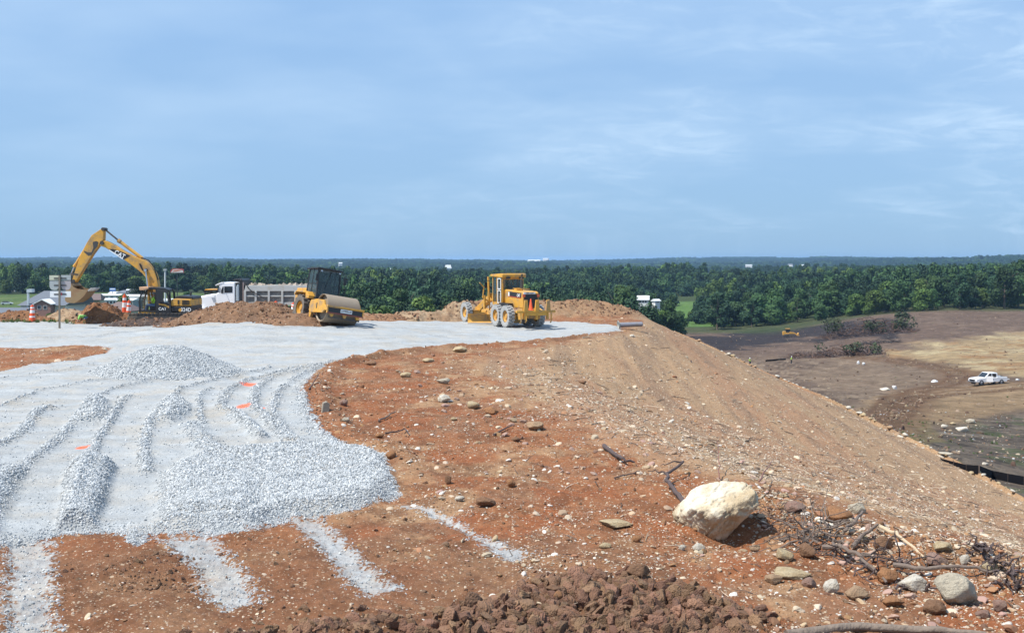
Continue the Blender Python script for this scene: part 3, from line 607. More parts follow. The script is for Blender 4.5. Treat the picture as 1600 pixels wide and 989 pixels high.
# a few single trees that stand apart
for px, py_, d, k, s, l in [(1012, 0, 275, 1, .78, 'tall dark tree left of the bright green field, just past the bank'), (1050, 0, 340, 5, .72, 'narrow dark tree at the left edge of the bright green field'), (1062, 0, 365, 5, .5, 'small slim tree in front of the bright green field'), (1079, 0, 520, 2, .38, 'lone round bush standing in the bright green field'),
                            (1009, 0, 318, 0, .72, 'round tree in front of the white farmhouse'), (1027, 0, 338, 2, .74, 'light green tree in front of the small pale shed'), (1121, 0, 425, 3, 1.02, 'dark tree at the right edge of the bright green field'), (595, 0, 205, 2, .8, 'light green tree just right of the drum roller'), (655, 0, 225, 2, .85, 'light green bushy tree behind the low soil bank'), (345, 0, 440, 4, .62, 'round bush on the green field behind the white truck cab'),
                            (292, 0, 430, 4, .4, 'small bush on the green field behind the digger'), (78, 0, 252, 2, .42, 'small green tree in front of the brick gable'), (94, 0, 235, 4, .42, 'slender green tree beside the post of the road signs'), (193, 0, 330, 2, .5, 'green tree among the white roofs of the town'),
                            (147, 0, 280, 4, .42, 'bush beside the pale end wall of the brown roofed block'), (215, 0, 420, 1, .6, 'dark tree between the town roofs and the digger')]:
    p = P(px, 400, d); place_tree(k, p.x, p.y, s, l, None)
# the rest of the wood, one mass
def scatter(name, protos, pts, sc_, rot, idx, label=None, cat=None, kind='stuff'):
    c = bpy.data.collections.new(name + '_kinds')
    for i, p in enumerate(protos): p.name = '%s_kind_%02d' % (name, i); c.objects.link(p)
    me = bpy.data.meshes.new(name); me.vertices.add(len(pts)); me.vertices.foreach_set('co', np.asarray(pts, np.float32).ravel())
    for n, ty, v in (('scl', 'FLOAT_VECTOR', sc_), ('rot', 'FLOAT_VECTOR', rot), ('idx', 'INT', idx)):
        a = me.attributes.new(n, ty, 'POINT'); a.data.foreach_set('vector' if ty == 'FLOAT_VECTOR' else 'value', (np.asarray(v, np.int32) if ty == 'INT' else np.asarray(v, np.float32)).ravel())
    o = link(name, me); g = bpy.data.node_groups.new(name, 'GeometryNodeTree')
    g.interface.new_socket('Geometry', in_out='INPUT', socket_type='NodeSocketGeometry'); g.interface.new_socket('Geometry', in_out='OUTPUT', socket_type='NodeSocketGeometry')
    gi = g.nodes.new('NodeGroupInput'); go = g.nodes.new('NodeGroupOutput'); ci = g.nodes.new('GeometryNodeCollectionInfo'); ci.inputs['Collection'].default_value = c; ci.inputs['Separate Children'].default_value = True; ci.inputs['Reset Children'].default_value = True
    ip = g.nodes.new('GeometryNodeInstanceOnPoints'); ip.inputs['Pick Instance'].default_value = True
    def na(n, dt): a = g.nodes.new('GeometryNodeInputNamedAttribute'); a.data_type = dt; a.inputs['Name'].default_value = n; return a.outputs['Attribute']
    g.links.new(gi.outputs[0], ip.inputs['Points']); g.links.new(ci.outputs[0], ip.inputs['Instance']); g.links.new(na('idx', 'INT'), ip.inputs['Instance Index'])
    er = g.nodes.new('FunctionNodeEulerToRotation'); g.links.new(na('rot', 'FLOAT_VECTOR'), er.inputs[0]); g.links.new(er.outputs[0], ip.inputs['Rotation']); g.links.new(na('scl', 'FLOAT_VECTOR'), ip.inputs['Scale'])
    g.links.new(ip.outputs[0], go.inputs[0]); md = o.modifiers.new('scatter', 'NODES'); md.node_group = g
    return tag(o, label, cat, kind=kind)
clumps = []
for i in range(6):
    r_ = np.random.default_rng(300 + i); lobes = []
    for q in range(8):
        a = q * 2.4 + r_.random(); rr = 5.5 + 10.5 * math.sqrt(q / 8); h = 9 + 6 * r_.random(); r = 4.6 + 2 * r_.random()
        lobes += [(l[0] + rr * math.cos(a), l[1] + rr * math.sin(a), l[2], l[3]) for l in crown_lobes(h, r, r_, 7)]
    me = leaf_mesh('wood', lobes, 7500, .85, LEAF[[0, 1, 1, 0, 2, 1][i]], r_); clumps.append(bpy.data.objects.new('wood', me))
pts, scl, rot, idx = [], [], [], []
def wood(y0, y1, step, s0):
    xs = []
    y = y0
    while y < y1:
        hw = y * .60; n = int(2 * hw / step)
        for j in range(n):
            xs.append((-hw + (j + random.random() * .9) * step, y + random.uniform(-.5, .5) * step))
        y += step * .86
    A = np.array(xs); x, yy = A[:, 0], A[:, 1]; px = 800 + F * x / yy
    ff = np.array([forest_front(p) for p in px]); lim = np.where(px < 560, 84, np.where(px < 1045, 176, np.where(px > 1112, 56, 36)))
    ok = yy > ff + lim + 6
    op = fbm(x / 240, yy / 300, 91, 3)
    ok &= ~((op > .60) & (yy > 880)) 
    ok &= ~((px > 555) & (px < 1050) & (yy < 560) & (yy < ff + 176))
    x, yy = x[ok], yy[ok]; z = H(x, yy)
    for a, b, c in zip(x, yy, z):
        pts.append((a, b, c - .5)); s = s0 * random.uniform(.68, 1.05); scl.append((s, s, (1 if s0 == 1 else .9) * random.uniform(.65, 1.3))); rot.append((0, 0, random.random() * 6.28)); idx.append(random.choices(range(6), [3, 3, 3, 3, 1, 3])[0])
wood(240, 1400, 25, 1.0); wood(1400, 2800, 34, 1.25); wood(2800, 6500, 52, 1.9)
scatter('distant_wood', clumps, pts, scl, rot, idx, 'dark green wood rolling away to the horizon', 'woodland')
# ------------------------------------------------------------------ haze
hb = MB(); hb.bb(-6500, 6500, -60, 12500, -60, 26); hz = hb.build('haze', [], kind='stuff', label='thin blue summer haze over the whole valley', cat='haze')
hm_ = bpy.data.materials.new('haze'); hm_.use_nodes = True; ht = hm_.node_tree; ht.nodes.clear(); hv = ht.nodes.new('ShaderNodeVolumePrincipled'); ho = ht.nodes.new('ShaderNodeOutputMaterial')
hv.inputs['Color'].default_value = (.42, .68, 1.0, 1); hv.inputs['Density'].default_value = .95e-4; hv.inputs['Anisotropy'].default_value = 0.1; ht.links.new(hv.outputs[0], ho.inputs['Volume']); hz.data.materials.append(hm_)

# ------------------------------------------------------------------ town and far buildings
WHITE = mat('white_wall', (.72, .71, .67), .8, var=.06); GREYROOF = mat('grey_roof', (.125, .140, .165), .85, var=.15, vscale=1.5); BROWNROOF = mat('brown_roof', (.155, .110, .100), .85, var=.15, vscale=1.5)
BRICK = mat('brick', (.27, .145, .115), .85, var=.2, vscale=4); CREAM = mat('cream_wall', (.56, .51, .40), .8, var=.06); SLATE = mat('slate_wall', (.27, .31, .33), .8, var=.1); DGLASS = mat('dark_glass', (.03, .035, .045), .15)
WROOF = mat('white_roof', (.62, .63, .62), .6, var=.1); TRIM = mat('white_trim', (.78, .78, .75), .6)
def windows(parent, x0, x1, n, y, z0, z1, w_, m=None, frame=True):
    for i in range(n):
        x = x0 + (x1 - x0) * (i + .5) / n; b = MB()
        b.bb(x - w_ / 2 - .06, x + w_ / 2 + .06, y - .06, y, z0 - .06, z0); b.bb(x - w_ / 2 - .06, x + w_ / 2 + .06, y - .06, y, z1, z1 + .06)
        for q in (-1, 1): b.bb(x + q * (w_ / 2 + .03) - .03, x + q * (w_ / 2 + .03) + .03, y - .06, y, z0, z1)
        wn = b.build('window', TRIM, parent); MB().bb(x - w_ / 2, x + w_ / 2, y - .03, y - .01, z0, z1).build('pane', m or DGLASS, wn)
def gabled(name, loc, rz, w_, d_, hw, hr, wall, roof, label, cat='building', group=None, over=.5, win=0, hip=False, wz=None, chimney=False):
    e = empty(name, loc, rz, label=label, cat=cat, group=group)
    MB().bb(-w_ / 2, w_ / 2, -d_ / 2, d_ / 2, -4, hw).build('wall', wall, e)
    b = MB(); a = w_ / 2 + over; c = d_ / 2 + over; q = (w_ / 2 - d_ * .45) if hip else a
    b.add([(-a, -c, hw), (a, -c, hw), (a, c, hw), (-a, c, hw), (-q, 0, hw + hr), (q, 0, hw + hr), (-a, -c, hw - .2), (a, -c, hw - .2), (a, c, hw - .2), (-a, c, hw - .2)],
          [(0, 1, 5, 4), (2, 3, 4, 5), (1, 2, 5), (3, 0, 4), (6, 7, 1, 0), (7, 8, 2, 1), (8, 9, 3, 2), (9, 6, 0, 3), (9, 8, 7, 6)]); ro = b.build('roof', roof, e)
    if chimney: MB().bb(w_ * .2, w_ * .2 + .8, -.4, .4, hw + hr * .4, hw + hr + 1).build('chimney', BRICK, ro)
    if win: windows(e, -w_ / 2 + .4, w_ / 2 - .4, win, -d_ / 2, *(wz or (hw * .35, hw * .75)), min(1.1, w_ / win * .5))
    return e
s3 = 300 / F
def zz(py, d): return EYE - (py - HZ) * d / F
# motel with the brick gable
e = empty('motel_building', P(70, 405, 300) * 1, 0, label='motel with grey hipped roof and projecting brick gable with two dark windows', cat='building'); e.location.z = 0
X = lambda px: (px - 70) * s3
b = MB(); b.bb(X(27), X(98), 2, 16, -16, zz(477, 300)); b.build('wall', WHITE, e)
b = MB(); z1, z2 = zz(477.5, 300), zz(455, 306); b.add([(X(24), .8, z1), (X(100), .8, z1), (X(112), 17, z1), (X(24), 17, z1), (X(47), 9, z2), (X(118), 9, z2)], [(0, 1, 5, 4), (2, 3, 4, 5), (1, 2, 5), (3, 0, 4), (3, 2, 1, 0)]); b.build('roof', GREYROOF, e)
b = MB(); b.prism([(X(55), -16), (X(81), -16), (X(81), zz(475, 300)), (X(68), zz(468.5, 300)), (X(55), zz(475, 300))], -.8, 4); gb = b.build('gable', BRICK, e)
b = MB(); 
for sx in (-1, 1): b.prism([(X(68), zz(467.3, 300)), (X(68), zz(468.6, 300)), (X(68 + sx * 15), zz(476, 300)), (X(68 + sx * 15), zz(474.8, 300))], -1.2, 4)
b.build('fascia', TRIM, gb)
windows(e, X(59), X(77), 2, -.82, zz(483, 300), zz(477.5, 300), .95)
MB().bb(X(39.5), X(42), 1, 1.6, -16, zz(452, 300)).bb(X(40), X(48), .6, 2.4, zz(457, 300), zz(452, 300)).build('stair_tower', mat('pale_tower', (.5, .55, .58), .6), e)
# long wing running away to the right, with brown roof
e = empty('wing_building', (0, 0, 0), 0, label='long slate coloured wing with a row of dark windows and a brown roof', cat='building')
A_, B_ = P(100, 405, 314), P(139, 405, 392); dx, dy = B_.x - A_.x, B_.y - A_.y; L_ = math.hypot(dx, dy)
e.location = (A_.x, A_.y, 0); e.rotation_euler = (0, 0, math.atan2(dy, dx))
za = zz(477.5, 314); MB().bb(0, L_, 0, 8, -17, za).build('wall', SLATE, e)
for r0 in range(3): windows(e, 1, L_ - 1, 16, 0, za - 2.4 - r0 * 3, za - .9 - r0 * 3, 1.3)
b = MB(); b.add([(-.6, -.6, za), (L_ + .6, -.6, za), (L_ + .6, 8.6, za), (-.6, 8.6, za), (3, 4, za + 2.6), (L_ - 3, 4, za + 2.6)], [(0, 1, 5, 4), (2, 3, 4, 5), (1, 2, 5), (3, 0, 4), (3, 2, 1, 0)]); b.build('roof', GREYROOF, e)
e = gabled('block_building', P(144, 405, 378), R(10), 7, 10, 1, 1, CREAM, BROWNROOF, 'pale end block under a brown gabled roof beside the long slate wing'); e.location.z = zz(468, 378) - 1; e.children[0].location.z = 0
MB().bb(-3.5, -1.8, -5.3, -5.02, -3, .9).build('end_wall', WHITE, e)
b = MB(); b.add([(-4.6, -6.5, 1.05), (4.2, -6.5, 1.05), (4.2, 6, 1.05), (-4.6, 6, 1.05), (-1.6, -2, 3.1), (3.2, -2, 3.1)], [(0, 1, 5, 4), (2, 3, 4, 5), (1, 2, 5), (3, 0, 4), (3, 2, 1, 0)]); b.build('roof', BROWNROOF, e)
e = gabled('brown_roof_house', P(190, 405, 300), R(-12), 8.6, 7, 2, 2.4, WHITE, BROWNROOF, 'low house with a brown hipped roof behind the tall orange markers', hip=True, win=4); e.location.z = zz(485, 300) - 2
e = gabled('low_grey_building', P(5, 405, 290), R(3), 13, 9, 1.2, 1.6, WHITE, GREYROOF, 'low grey roofed building at the left edge behind the soil heap'); e.location.z = zz(490, 290) - 1.2
for i, (px, py, d, w_, dd, hw, hr, ro, wa, l) in enumerate([(172, 461, 430, 9, 8, 2.2, .5, WROOF, WHITE, 'flat white shed left of the town roofs'), (188, 458.5, 470, 8, 9, 2.0, .8, WROOF, WHITE, 'white roofed shop behind the green town tree'), (203, 457, 450, 7, 8, 2.6, .9, GREYROOF, WHITE, 'white walled shop with a grey roof in the town'),
      (214, 463, 400, 8, 7, 2.6, .7, WROOF, CREAM, 'cream walled store with a pale roof next to the digger cab'), (219, 454, 520, 12, 9, 2.2, .7, WROOF, SLATE, 'long pale roofed warehouse at the back of the town'), (270, 469, 380, 8, 7, 2.4, .6, WROOF, WHITE, 'white walled store behind the digger engine'), (178, 468, 360, 5, 5, 2, .5, WROOF, WHITE, 'small white outbuilding in front of the town shops'), (203, 468.5, 345, 6, 5, 1.8, .6, WROOF, SLATE, 'small white roofed garage beside the tall orange markers'),
      (232, 459, 470, 9, 8, 2.2, .7, GREYROOF, WHITE, 'grey roofed store seen through the digger cab')]):
    e = gabled('town_building', P(px, 405, d), R(random.uniform(-25, 25)), w_, dd, hw, hr, wa, ro, l, win=4, over=.2); e.location.z = zz(py, d) - hw
for px, py, d, w_, dd, hw, hr, ro, l in [(1005, 468, 330, 3.2, 3, 1.3, 1.2, WROOF, 'white farmhouse among trees left of the green field'), (1025, 470, 350, 1.8, 2, .8, .6, WROOF, 'small pale shed beside the white farmhouse'), (1046, 430, 1150, 14, 10, 3, 2.5, WROOF, 'long grey roofed farmhouse in the woods above the bank'), (700, 419, 1700, 8, 9, 5, 5, WROOF, 'white barn with pointed roof in the far woods above the roller'),
      (613, 421.5, 1500, 5, 6, 2, 2, WROOF, 'tiny white house in the far woods left of the barn'), (853, 404.5, 5200, 28, 16, 9, 3, WROOF, 'white hall on the skyline behind the grader'), (835, 407.5, 4600, 55, 20, 7, 4, WROOF, 'row of low pale sheds near the skyline behind the grader'), (1235, 413.5, 2600, 11, 9, 4, 2, GREYROOF, 'white boxy building in the far valley on the right'),
      (1253, 414.5, 2500, 10, 8, 2.2, 1.5, WROOF, 'low white building next to the boxy one in the far valley'), (532, 411.5, 2600, 8, 8, 3, 2, WROOF, 'tiny white house on the far ridge above the roller cab'), (1170, 414.5, 2700, 16, 9, 2, 1.5, WROOF, 'long pale building in the far valley'), (405, 443, 620, 4, 4, 2.2, 1.5, WROOF, 'tiny white gable behind the dump truck body'), (430, 442, 640, 4, 4, 2.5, 1.8, WROOF, 'tiny white house end to the right behind the dump truck body'), (144, 447, 640, 4, 4, 4, 1.5, WROOF, 'small white house in the trees behind the digger stick')]:
    e = gabled('farmhouse', P(px, 405, d), R(random.uniform(-30, 30)), w_, dd, hw, hr, WHITE, ro, l, cat='house', win=3 if d < 700 else 0, over=.3); e.location.z = zz(py, d) - hw
# signs and poles over the town
e = empty('lamp_pole', P(258, 405, 125), 0, label='tall pale grey pole rising above the digger cab', cat='pole'); e.location.z = 0
MB().cyl((0, 0, -11), (0, 0, zz(421, 125)), .10, 10).build('pole', mat('pale_metal', (.55, .58, .60), .5), e); MB().bb(-.16, .16, -.16, .16, zz(421, 125) - .15, zz(421, 125) + .05).build('cap', mat('pole_cap', (.4, .42, .44), .5), e)
e = empty('pylon_sign', P(277, 405, 350), R(5), label='red and white roadside sign board on a tall dark post', cat='sign'); e.location.z = 0
MB().prism([(-2.1, zz(426.3, 350)), (2.1, zz(426.3, 350)), (2.0, zz(421, 350)), (1.3, zz(419.8, 350)), (-1.3, zz(419.8, 350)), (-2.0, zz(422, 350))], -.25, .25).build('board', mat('sign_red', (.45, .06, .05), .5), e)
MB().prism([(-1.95, zz(426, 350)), (1.95, zz(426, 350)), (1.8, zz(422.6, 350)), (.2, zz(420.6, 350)), (-1.3, zz(421.4, 350))], -.27, -.255).build('panel', mat('sign_white', (.72, .66, .62), .5), e)
MB().prism([(-1.6, zz(424.8, 350)), (-.4, zz(424.6, 350)), (1.5, zz(422.8, 350)), (.2, zz(421.4, 350)), (-.9, zz(422.2, 350))], -.285, -.273).build('emblem', mat('sign_orange', (.62, .20, .12), .5), e)
MB().bb(-.12, .12, -.1, .1, -18, zz(426.4, 350)).build('post', mat('dark_post', (.04, .05, .05), .6), e)
e = empty('blue_sign', P(176, 405, 430), 0, label='small blue and white roadside sign in front of the dark wood', cat='sign'); e.location.z = 0
MB().bb(-1.2, 1.2, -.15, .15, zz(455, 430), zz(450, 430)).build('board', mat('sign_blue', (.05, .16, .42), .5), e); MB().bb(-1.0, 1.0, -.18, -.155, zz(452.4, 430), zz(450.9, 430)).build('panel', TRIM, e); MB().bb(-.1, .1, -.1, .1, -18, zz(455.1, 430)).build('post', mat('sign_post', (.2, .2, .2), .6), e)
# cars far off on the road and in the car park
TYRE = mat('tyre_rubber', (.03, .03, .032), .9, var=.2); CARP = [mat('car_white', (.75, .75, .76), .3), mat('car_dark', (.05, .06, .09), .3), mat('car_silver', (.45, .47, .5), .3), mat('car_red', (.35, .04, .04), .3)]
def car(loc, rz, m, label):
    e = empty('parked_car', loc, rz, label=label, cat='car', group='cars on the road and in the car park')
    MB().prism([(-2.2, .35), (2.2, .35), (2.25, .75), (1.2, .95), (-2.2, .98)], -.85, .85).build('body', m, e, bevel=.05)
    MB().prism([(-1.9, .985), (1.0, .96), (.3, 1.42), (-1.4, 1.42)], -.72, .72).build('cabin', DGLASS, e)
    for sx in (-1.4, 1.4):
        for sy in (-.8, .8): MB().cyl((sx, sy - .1, .32), (sx, sy + .1, .32), .32, 10).build('wheel', TYRE, e)
for i, (px, d, mi, l) in enumerate([(2, 590, 1, 'dark car on the far road at the left edge of the photo'), (18, 595, 0, 'white car on the far road behind the motel'), (35, 600, 2, 'silver car on the far road beside the motel stair tower'), (130, 520, 0, 'white car parked behind the digger bucket, leftmost'), (134.5, 522, 2, 'silver car parked behind the digger bucket, middle'), (139, 524, 1, 'dark car parked behind the digger bucket, rightmost'), (11, 430, 0, 'white car parked on the grass left of the motel')]):
    p = P(px, 405, d); car((p.x, p.y, h1(p.x, p.y) + .1), R([0, 180, 5, 80, 95, 85, 20][i]), CARP[mi], l)
# ------------------------------------------------------------------ machines: materials
DUST = (.26, .19, .12); GDUST = (.47, .47, .46)
YEL = mat('machine_yellow', (.62, .315, .040), .5, var=.28, vscale=1.8, dirt=DUST, dirt_amt=.52, dirt_scale=1.6)
YELD = mat('weathered_yellow', (.62, .32, .055), .6, var=.18, vscale=1.5, dirt=DUST, dirt_amt=.5, dirt_scale=1.2)
BLK = mat('black_paint', (.018, .018, .02), .45, var=.2, dirt=DUST, dirt_amt=.12)
DARK = mat('greasy_steel', (.05, .047, .045), .6, var=.3, dirt=DUST, dirt_amt=.35)
CHROME = mat('chrome_rod', (.55, .57, .6), .25, metal=.8)
GLASS = mat('cab_glass', (.055, .085, .085), .05, spec=.8, alpha=.4)
GLASSD = mat('truck_glass', (.02, .025, .03), .08, spec=.7)
TYREG = mat('dusty_tyre', (.36, .36, .35), .95, var=.25, vscale=9, dirt=(.12, .12, .12), dirt_amt=.2, dirt_scale=5)
TYREB = mat('earthy_tyre', (.13, .115, .10), .95, var=.3, vscale=9, dirt=DUST, dirt_amt=.4, dirt_scale=5)
STEELR = mat('rusty_drum', (.30, .235, .165), .55, var=.25, vscale=2.5, dirt=(.20, .13, .08), dirt_amt=.35, dirt_scale=2.5)
WHT = mat('truck_white', (.86, .86, .86), .25); LETT = mat('white_lettering', (.82, .82, .80), .6); ORG = mat('marker_orange', (.85, .115, .035), .5, var=.08); REFW = mat('reflective_white', (.78, .78, .76), .5)
SKIN = mat('skin', (.42, .25, .17), .6); HIVIS = mat('hi_vis_yellow', (.42, .75, .06), .7); LIME = mat('lime_cloth', (.28, .62, .14), .8); JEANS = mat('blue_jeans', (.10, .15, .24), .9, var=.2); HAT = mat('hard_hat', (.8, .8, .78), .4); HAIR = mat('dark_hair', (.02, .015, .012), .8); BOOT = mat('boot', (.08, .05, .03), .8); TEE = mat('pale_shirt', (.55, .53, .48), .9)
SEATM = mat('seat_fabric', (.03, .03, .035), .8)

def wheel(parent, x, y, r, w, tm, rm, side, lugs=20, lug=.05, name='wheel'):
    b = MB(); h = w / 2; b.lathe((x, y, r), (0, 1, 0), [(r * .56, -h * .8), (r * .80, -h), (r * .95, -h * .92), (r - lug, -h * .6), (r - lug, h * .6), (r * .95, h * .92), (r * .80, h), (r * .56, h * .8)], 30)
    for i in range(lugs):
        for sd in (-1, 1):
            a = 2 * math.pi * (i + (.5 if sd > 0 else 0)) / lugs
            b.box((x + math.cos(a) * (r - lug * .45), y + sd * h * .5, r + math.sin(a) * (r - lug * .45)), (lug * 1.5, h * .95, r * .16), rot=(0, -a, 0) if True else None)
    o = b.build(name, tm, parent, smooth=True)
    q = MB(); q.lathe((x, y, r), (0, side, 0), [(r * .57, -h * .75), (r * .57, h * .62), (r * .50, h * .66), (r * .46, h * .2), (r * .22, h * .12), (r * .20, h * .5), (.001, h * .52)], 24)
    for i in range(8):
        a = 2 * math.pi * i / 8; q.cyl((x + math.cos(a) * r * .34, y + side * h * .14, r + math.sin(a) * r * .34), (x + math.cos(a) * r * .34, y + side * h * .26, r + math.sin(a) * r * .34), r * .03, 6)
    q.build('rim', rm, o, smooth=True); return o

def skin(name, joints, edges, rads, m, parent):
    me = bpy.data.meshes.new(name); ks = list(joints); used = [k for k in ks if any(k in e for e in edges)]
    me.from_pydata([joints[k] for k in used], [(used.index(a), used.index(b)) for a, b in edges], []); me.materials.append(m)
    o = link(name, me, parent); sk = o.modifiers.new('skin', 'SKIN'); 
    if not me.skin_vertices: me.attributes
    for i, k in enumerate(used): me.skin_vertices[0].data[i].radius = (rads[k], rads[k]); me.skin_vertices[0].data[i].use_root = (i == 0)
    sk.use_smooth_shade = True; sb = o.modifiers.new('sub', 'SUBSURF'); sb.levels = 1; sb.render_levels = 2; return o
def person(loc, rz, pose, label, top=HIVIS, hat=HAT, legs=JEANS, parent=None, hair=False):
    e = empty('person', loc, rz, label=label, cat='person')
    J = {'stand': dict(pelvis=(0, 0, .95), chest=(.02, 0, 1.3), neck=(.02, 0, 1.5), head=(.05, 0, 1.66), crown=(.05, 0, 1.76), shl=(.02, .2, 1.42), shr=(.02, -.2, 1.42), ell=(.05, .27, 1.14), elr=(.1, -.26, 1.15), hal=(.22, .24, .95), har=(.3, -.2, 1.1), hil=(0, .1, .9), hir=(0, -.1, .9), knl=(.06, .12, .5), knr=(.0, -.13, .5), anl=(.0, .14, .09), anr=(-.12, -.15, .09), tol=(.17, .15, .04), tor=(.05, -.17, .04)),
         'sit': dict(pelvis=(0, 0, .1), chest=(-.03, 0, .45), neck=(0, 0, .64), head=(.03, 0, .80), crown=(.03, 0, .90), shl=(-.02, .2, .57), shr=(-.02, -.2, .57), ell=(.12, .26, .33), elr=(.12, -.26, .33), hal=(.38, .2, .38), har=(.38, -.2, .38), hil=(.0, .1, .08), hir=(.0, -.1, .08), knl=(.46, .14, .12), knr=(.46, -.14, .12), anl=(.52, .14, -.32), anr=(.52, -.14, -.32), tol=(.68, .15, -.36), tor=(.68, -.15, -.36)),
         'bend': dict(pelvis=(0, 0, .62), chest=(.30, 0, .78), neck=(.46, 0, .80), head=(.60, 0, .82), crown=(.69, 0, .84), shl=(.40, .2, .76), shr=(.40, -.2, .76), ell=(.48, .24, .5), elr=(.48, -.24, .5), hal=(.62, .15, .28), har=(.62, -.15, .28), hil=(0, .1, .58), hir=(0, -.1, .58), knl=(.30, .16, .36), knr=(.30, -.16, .36), anl=(.02, .16, .08), anr=(.02, -.16, .08), tol=(.18, .17, .04), tor=(.18, -.17, .04))}[pose]
    E = [('pelvis', 'chest'), ('chest', 'neck'), ('neck', 'head'), ('head', 'crown'), ('chest', 'shl'), ('chest', 'shr'), ('shl', 'ell'), ('ell', 'hal'), ('shr', 'elr'), ('elr', 'har'), ('pelvis', 'hil'), ('pelvis', 'hir'), ('hil', 'knl'), ('knl', 'anl'), ('anl', 'tol'), ('hir', 'knr'), ('knr', 'anr'), ('anr', 'tor')]
    Rr = dict(pelvis=.13, chest=.15, neck=.06, head=.105, crown=.07, shl=.07, shr=.07, ell=.045, elr=.045, hal=.04, har=.04, hil=.10, hir=.10, knl=.065, knr=.065, anl=.045, anr=.045, tol=.035, tor=.035)
    skin('body', J, E, Rr, SKIN, e); R2 = {k: v + .022 for k, v in Rr.items()}
    skin('shirt', J, [x for x in E if set(x) <= {'pelvis', 'chest', 'shl', 'shr', 'ell', 'elr'}], R2, top, e)
    skin('trousers', J, [x for x in E if set(x) <= {'pelvis', 'hil', 'hir', 'knl', 'knr', 'anl', 'anr'}], R2, legs, e)
    hd = Vector(J['head']); cr = (Vector(J['crown']) - hd).normalized()
    b = MB(); b.lathe(hd + cr * .02, cr, [(.165 if not hair else .12, .0), (.125, .01), (.12, .07), (.08, .125), (.001, .14)], 14); b.build('hair' if hair else 'hard_hat', HAIR if hair else hat, e, smooth=True)
    b = MB()
    for sd in (-1, 1): b.cyl(hd + Vector((.095, sd * .035, .0)) - cr * .02, hd + Vector((.108, sd * .035, 0)) - cr * .02, .014, 8)
    b.build('eyes', HAIR, e); return e

# ------------------------------------------------------------------ excavator (side on, boom to the left)
ES = 71.0 / F
def EP(zx, zy):          # a point of the machine measured on an enlargement of the photograph, in metres
    px = 60 + .1875 * zx; py = 340 + .1875 * zy; return ((px - 240) * ES, EYE - (py - HZ) * ES)
ex = empty('excavator', ((240 - 800) * ES, 71.4, 0), 0, label='yellow tracked excavator with raised boom and dirt filled bucket', cat='excavator')
tr = MB()
for y0 in (-1.35, .75):
    pr = [EP(780, 830), EP(800, 795), EP(1290, 795), EP(1330, 830), EP(1320, 905), EP(1290, 930), EP(810, 930), EP(775, 900)]; tr.prism(pr, y0, y0 + .6)
tko = tr.build('track', DARK, ex, bevel=.04)
tl = MB()
for y0 in (-1.38, 1.32):
    for i in range(16):
        a = EP(800 + i * 32, 934); tl.bb(a[0] - .09, a[0] + .09, y0 - .0, y0 + .06, a[1] - .03, a[1] + .1); a = EP(800 + i * 32, 791); tl.bb(a[0] - .09, a[0] + .09, y0, y0 + .06, a[1] - .08, a[1] + .02)
tl.build('track_shoes', DARK, tko)
def PR(name, pts, y0, y1, m, parent=ex, bevel=.02, **k): b = MB(); b.prism([EP(*p) for p in pts], y0, y1); return b.build(name, m, parent, bevel=bevel, **k)
PR('turntable', [(960, 800), (1200, 800), (1200, 770), (960, 770)], -.8, .8, DARK)
PR('platform', [(872, 780), (1035, 780), (1045, 803), (872, 803)], -1.3, .1, YEL)
PR('side_skirt', [(1035, 790), (1300, 782), (1262, 806), (1035, 806)], -1.32, 1.2, BLK)
boom = PR('boom', [(492, 205), (545, 193), (575, 206), (620, 230), (690, 275), (760, 312), (820, 337), (870, 356), (905, 385), (935, 420), (957, 455), (975, 505), (986, 560), (990, 620), (985, 700), (975, 760), (925, 760), (935, 700), (925, 640), (905, 570), (885, 500), (850, 462), (810, 430), (760, 392), (700, 350), (640, 312), (590, 280), (545, 250), (505, 236)], -.16, .34, YEL, bevel=.03)
# decal on the near side of the boom
dec = PR('decal', [(578, 262), (610, 262), (680, 284), (755, 318), (722, 338), (700, 349), (640, 310), (600, 280)], -.17, -.162, BLK, boom, 0)
PR('stripe', [(575, 272), (582, 268), (640, 306), (695, 341), (690, 348)], -.178, -.172, LETT, dec, 0)
tx, tz = EP(668, 308); text_mesh('lettering', 'CAT', .40, LETT, dec, (tx, -.178, tz), (R(90), R(28), 0), sx=.95)
b = MB(); b.cyl((EP(520, 212)[0], -.28, EP(520, 212)[1]), (EP(520, 212)[0], .46, EP(520, 212)[1]), .13, 14).cyl((EP(888, 438)[0], -.24, EP(888, 438)[1]), (EP(888, 438)[0], .42, EP(888, 438)[1]), .11, 12); b.build('pin', DARK, boom, smooth=True)
b = MB(); b.tube([(*(EP(840, 345)[0], -.05), EP(840, 345)[1] + .08), (EP(905, 372)[0], -.05, EP(905, 372)[1] + .12), (EP(950, 430)[0], -.05, EP(950, 430)[1] + .1), (EP(984, 520)[0], -.05, EP(984, 520)[1])], .035); b.tube([(EP(835, 385)[0], -.19, EP(835, 385)[1]), (EP(850, 420)[0], -.19, EP(850, 420)[1]), (EP(862, 440)[0], -.19, EP(862, 440)[1])], .05); b.build('hose', BLK, boom, smooth=True)
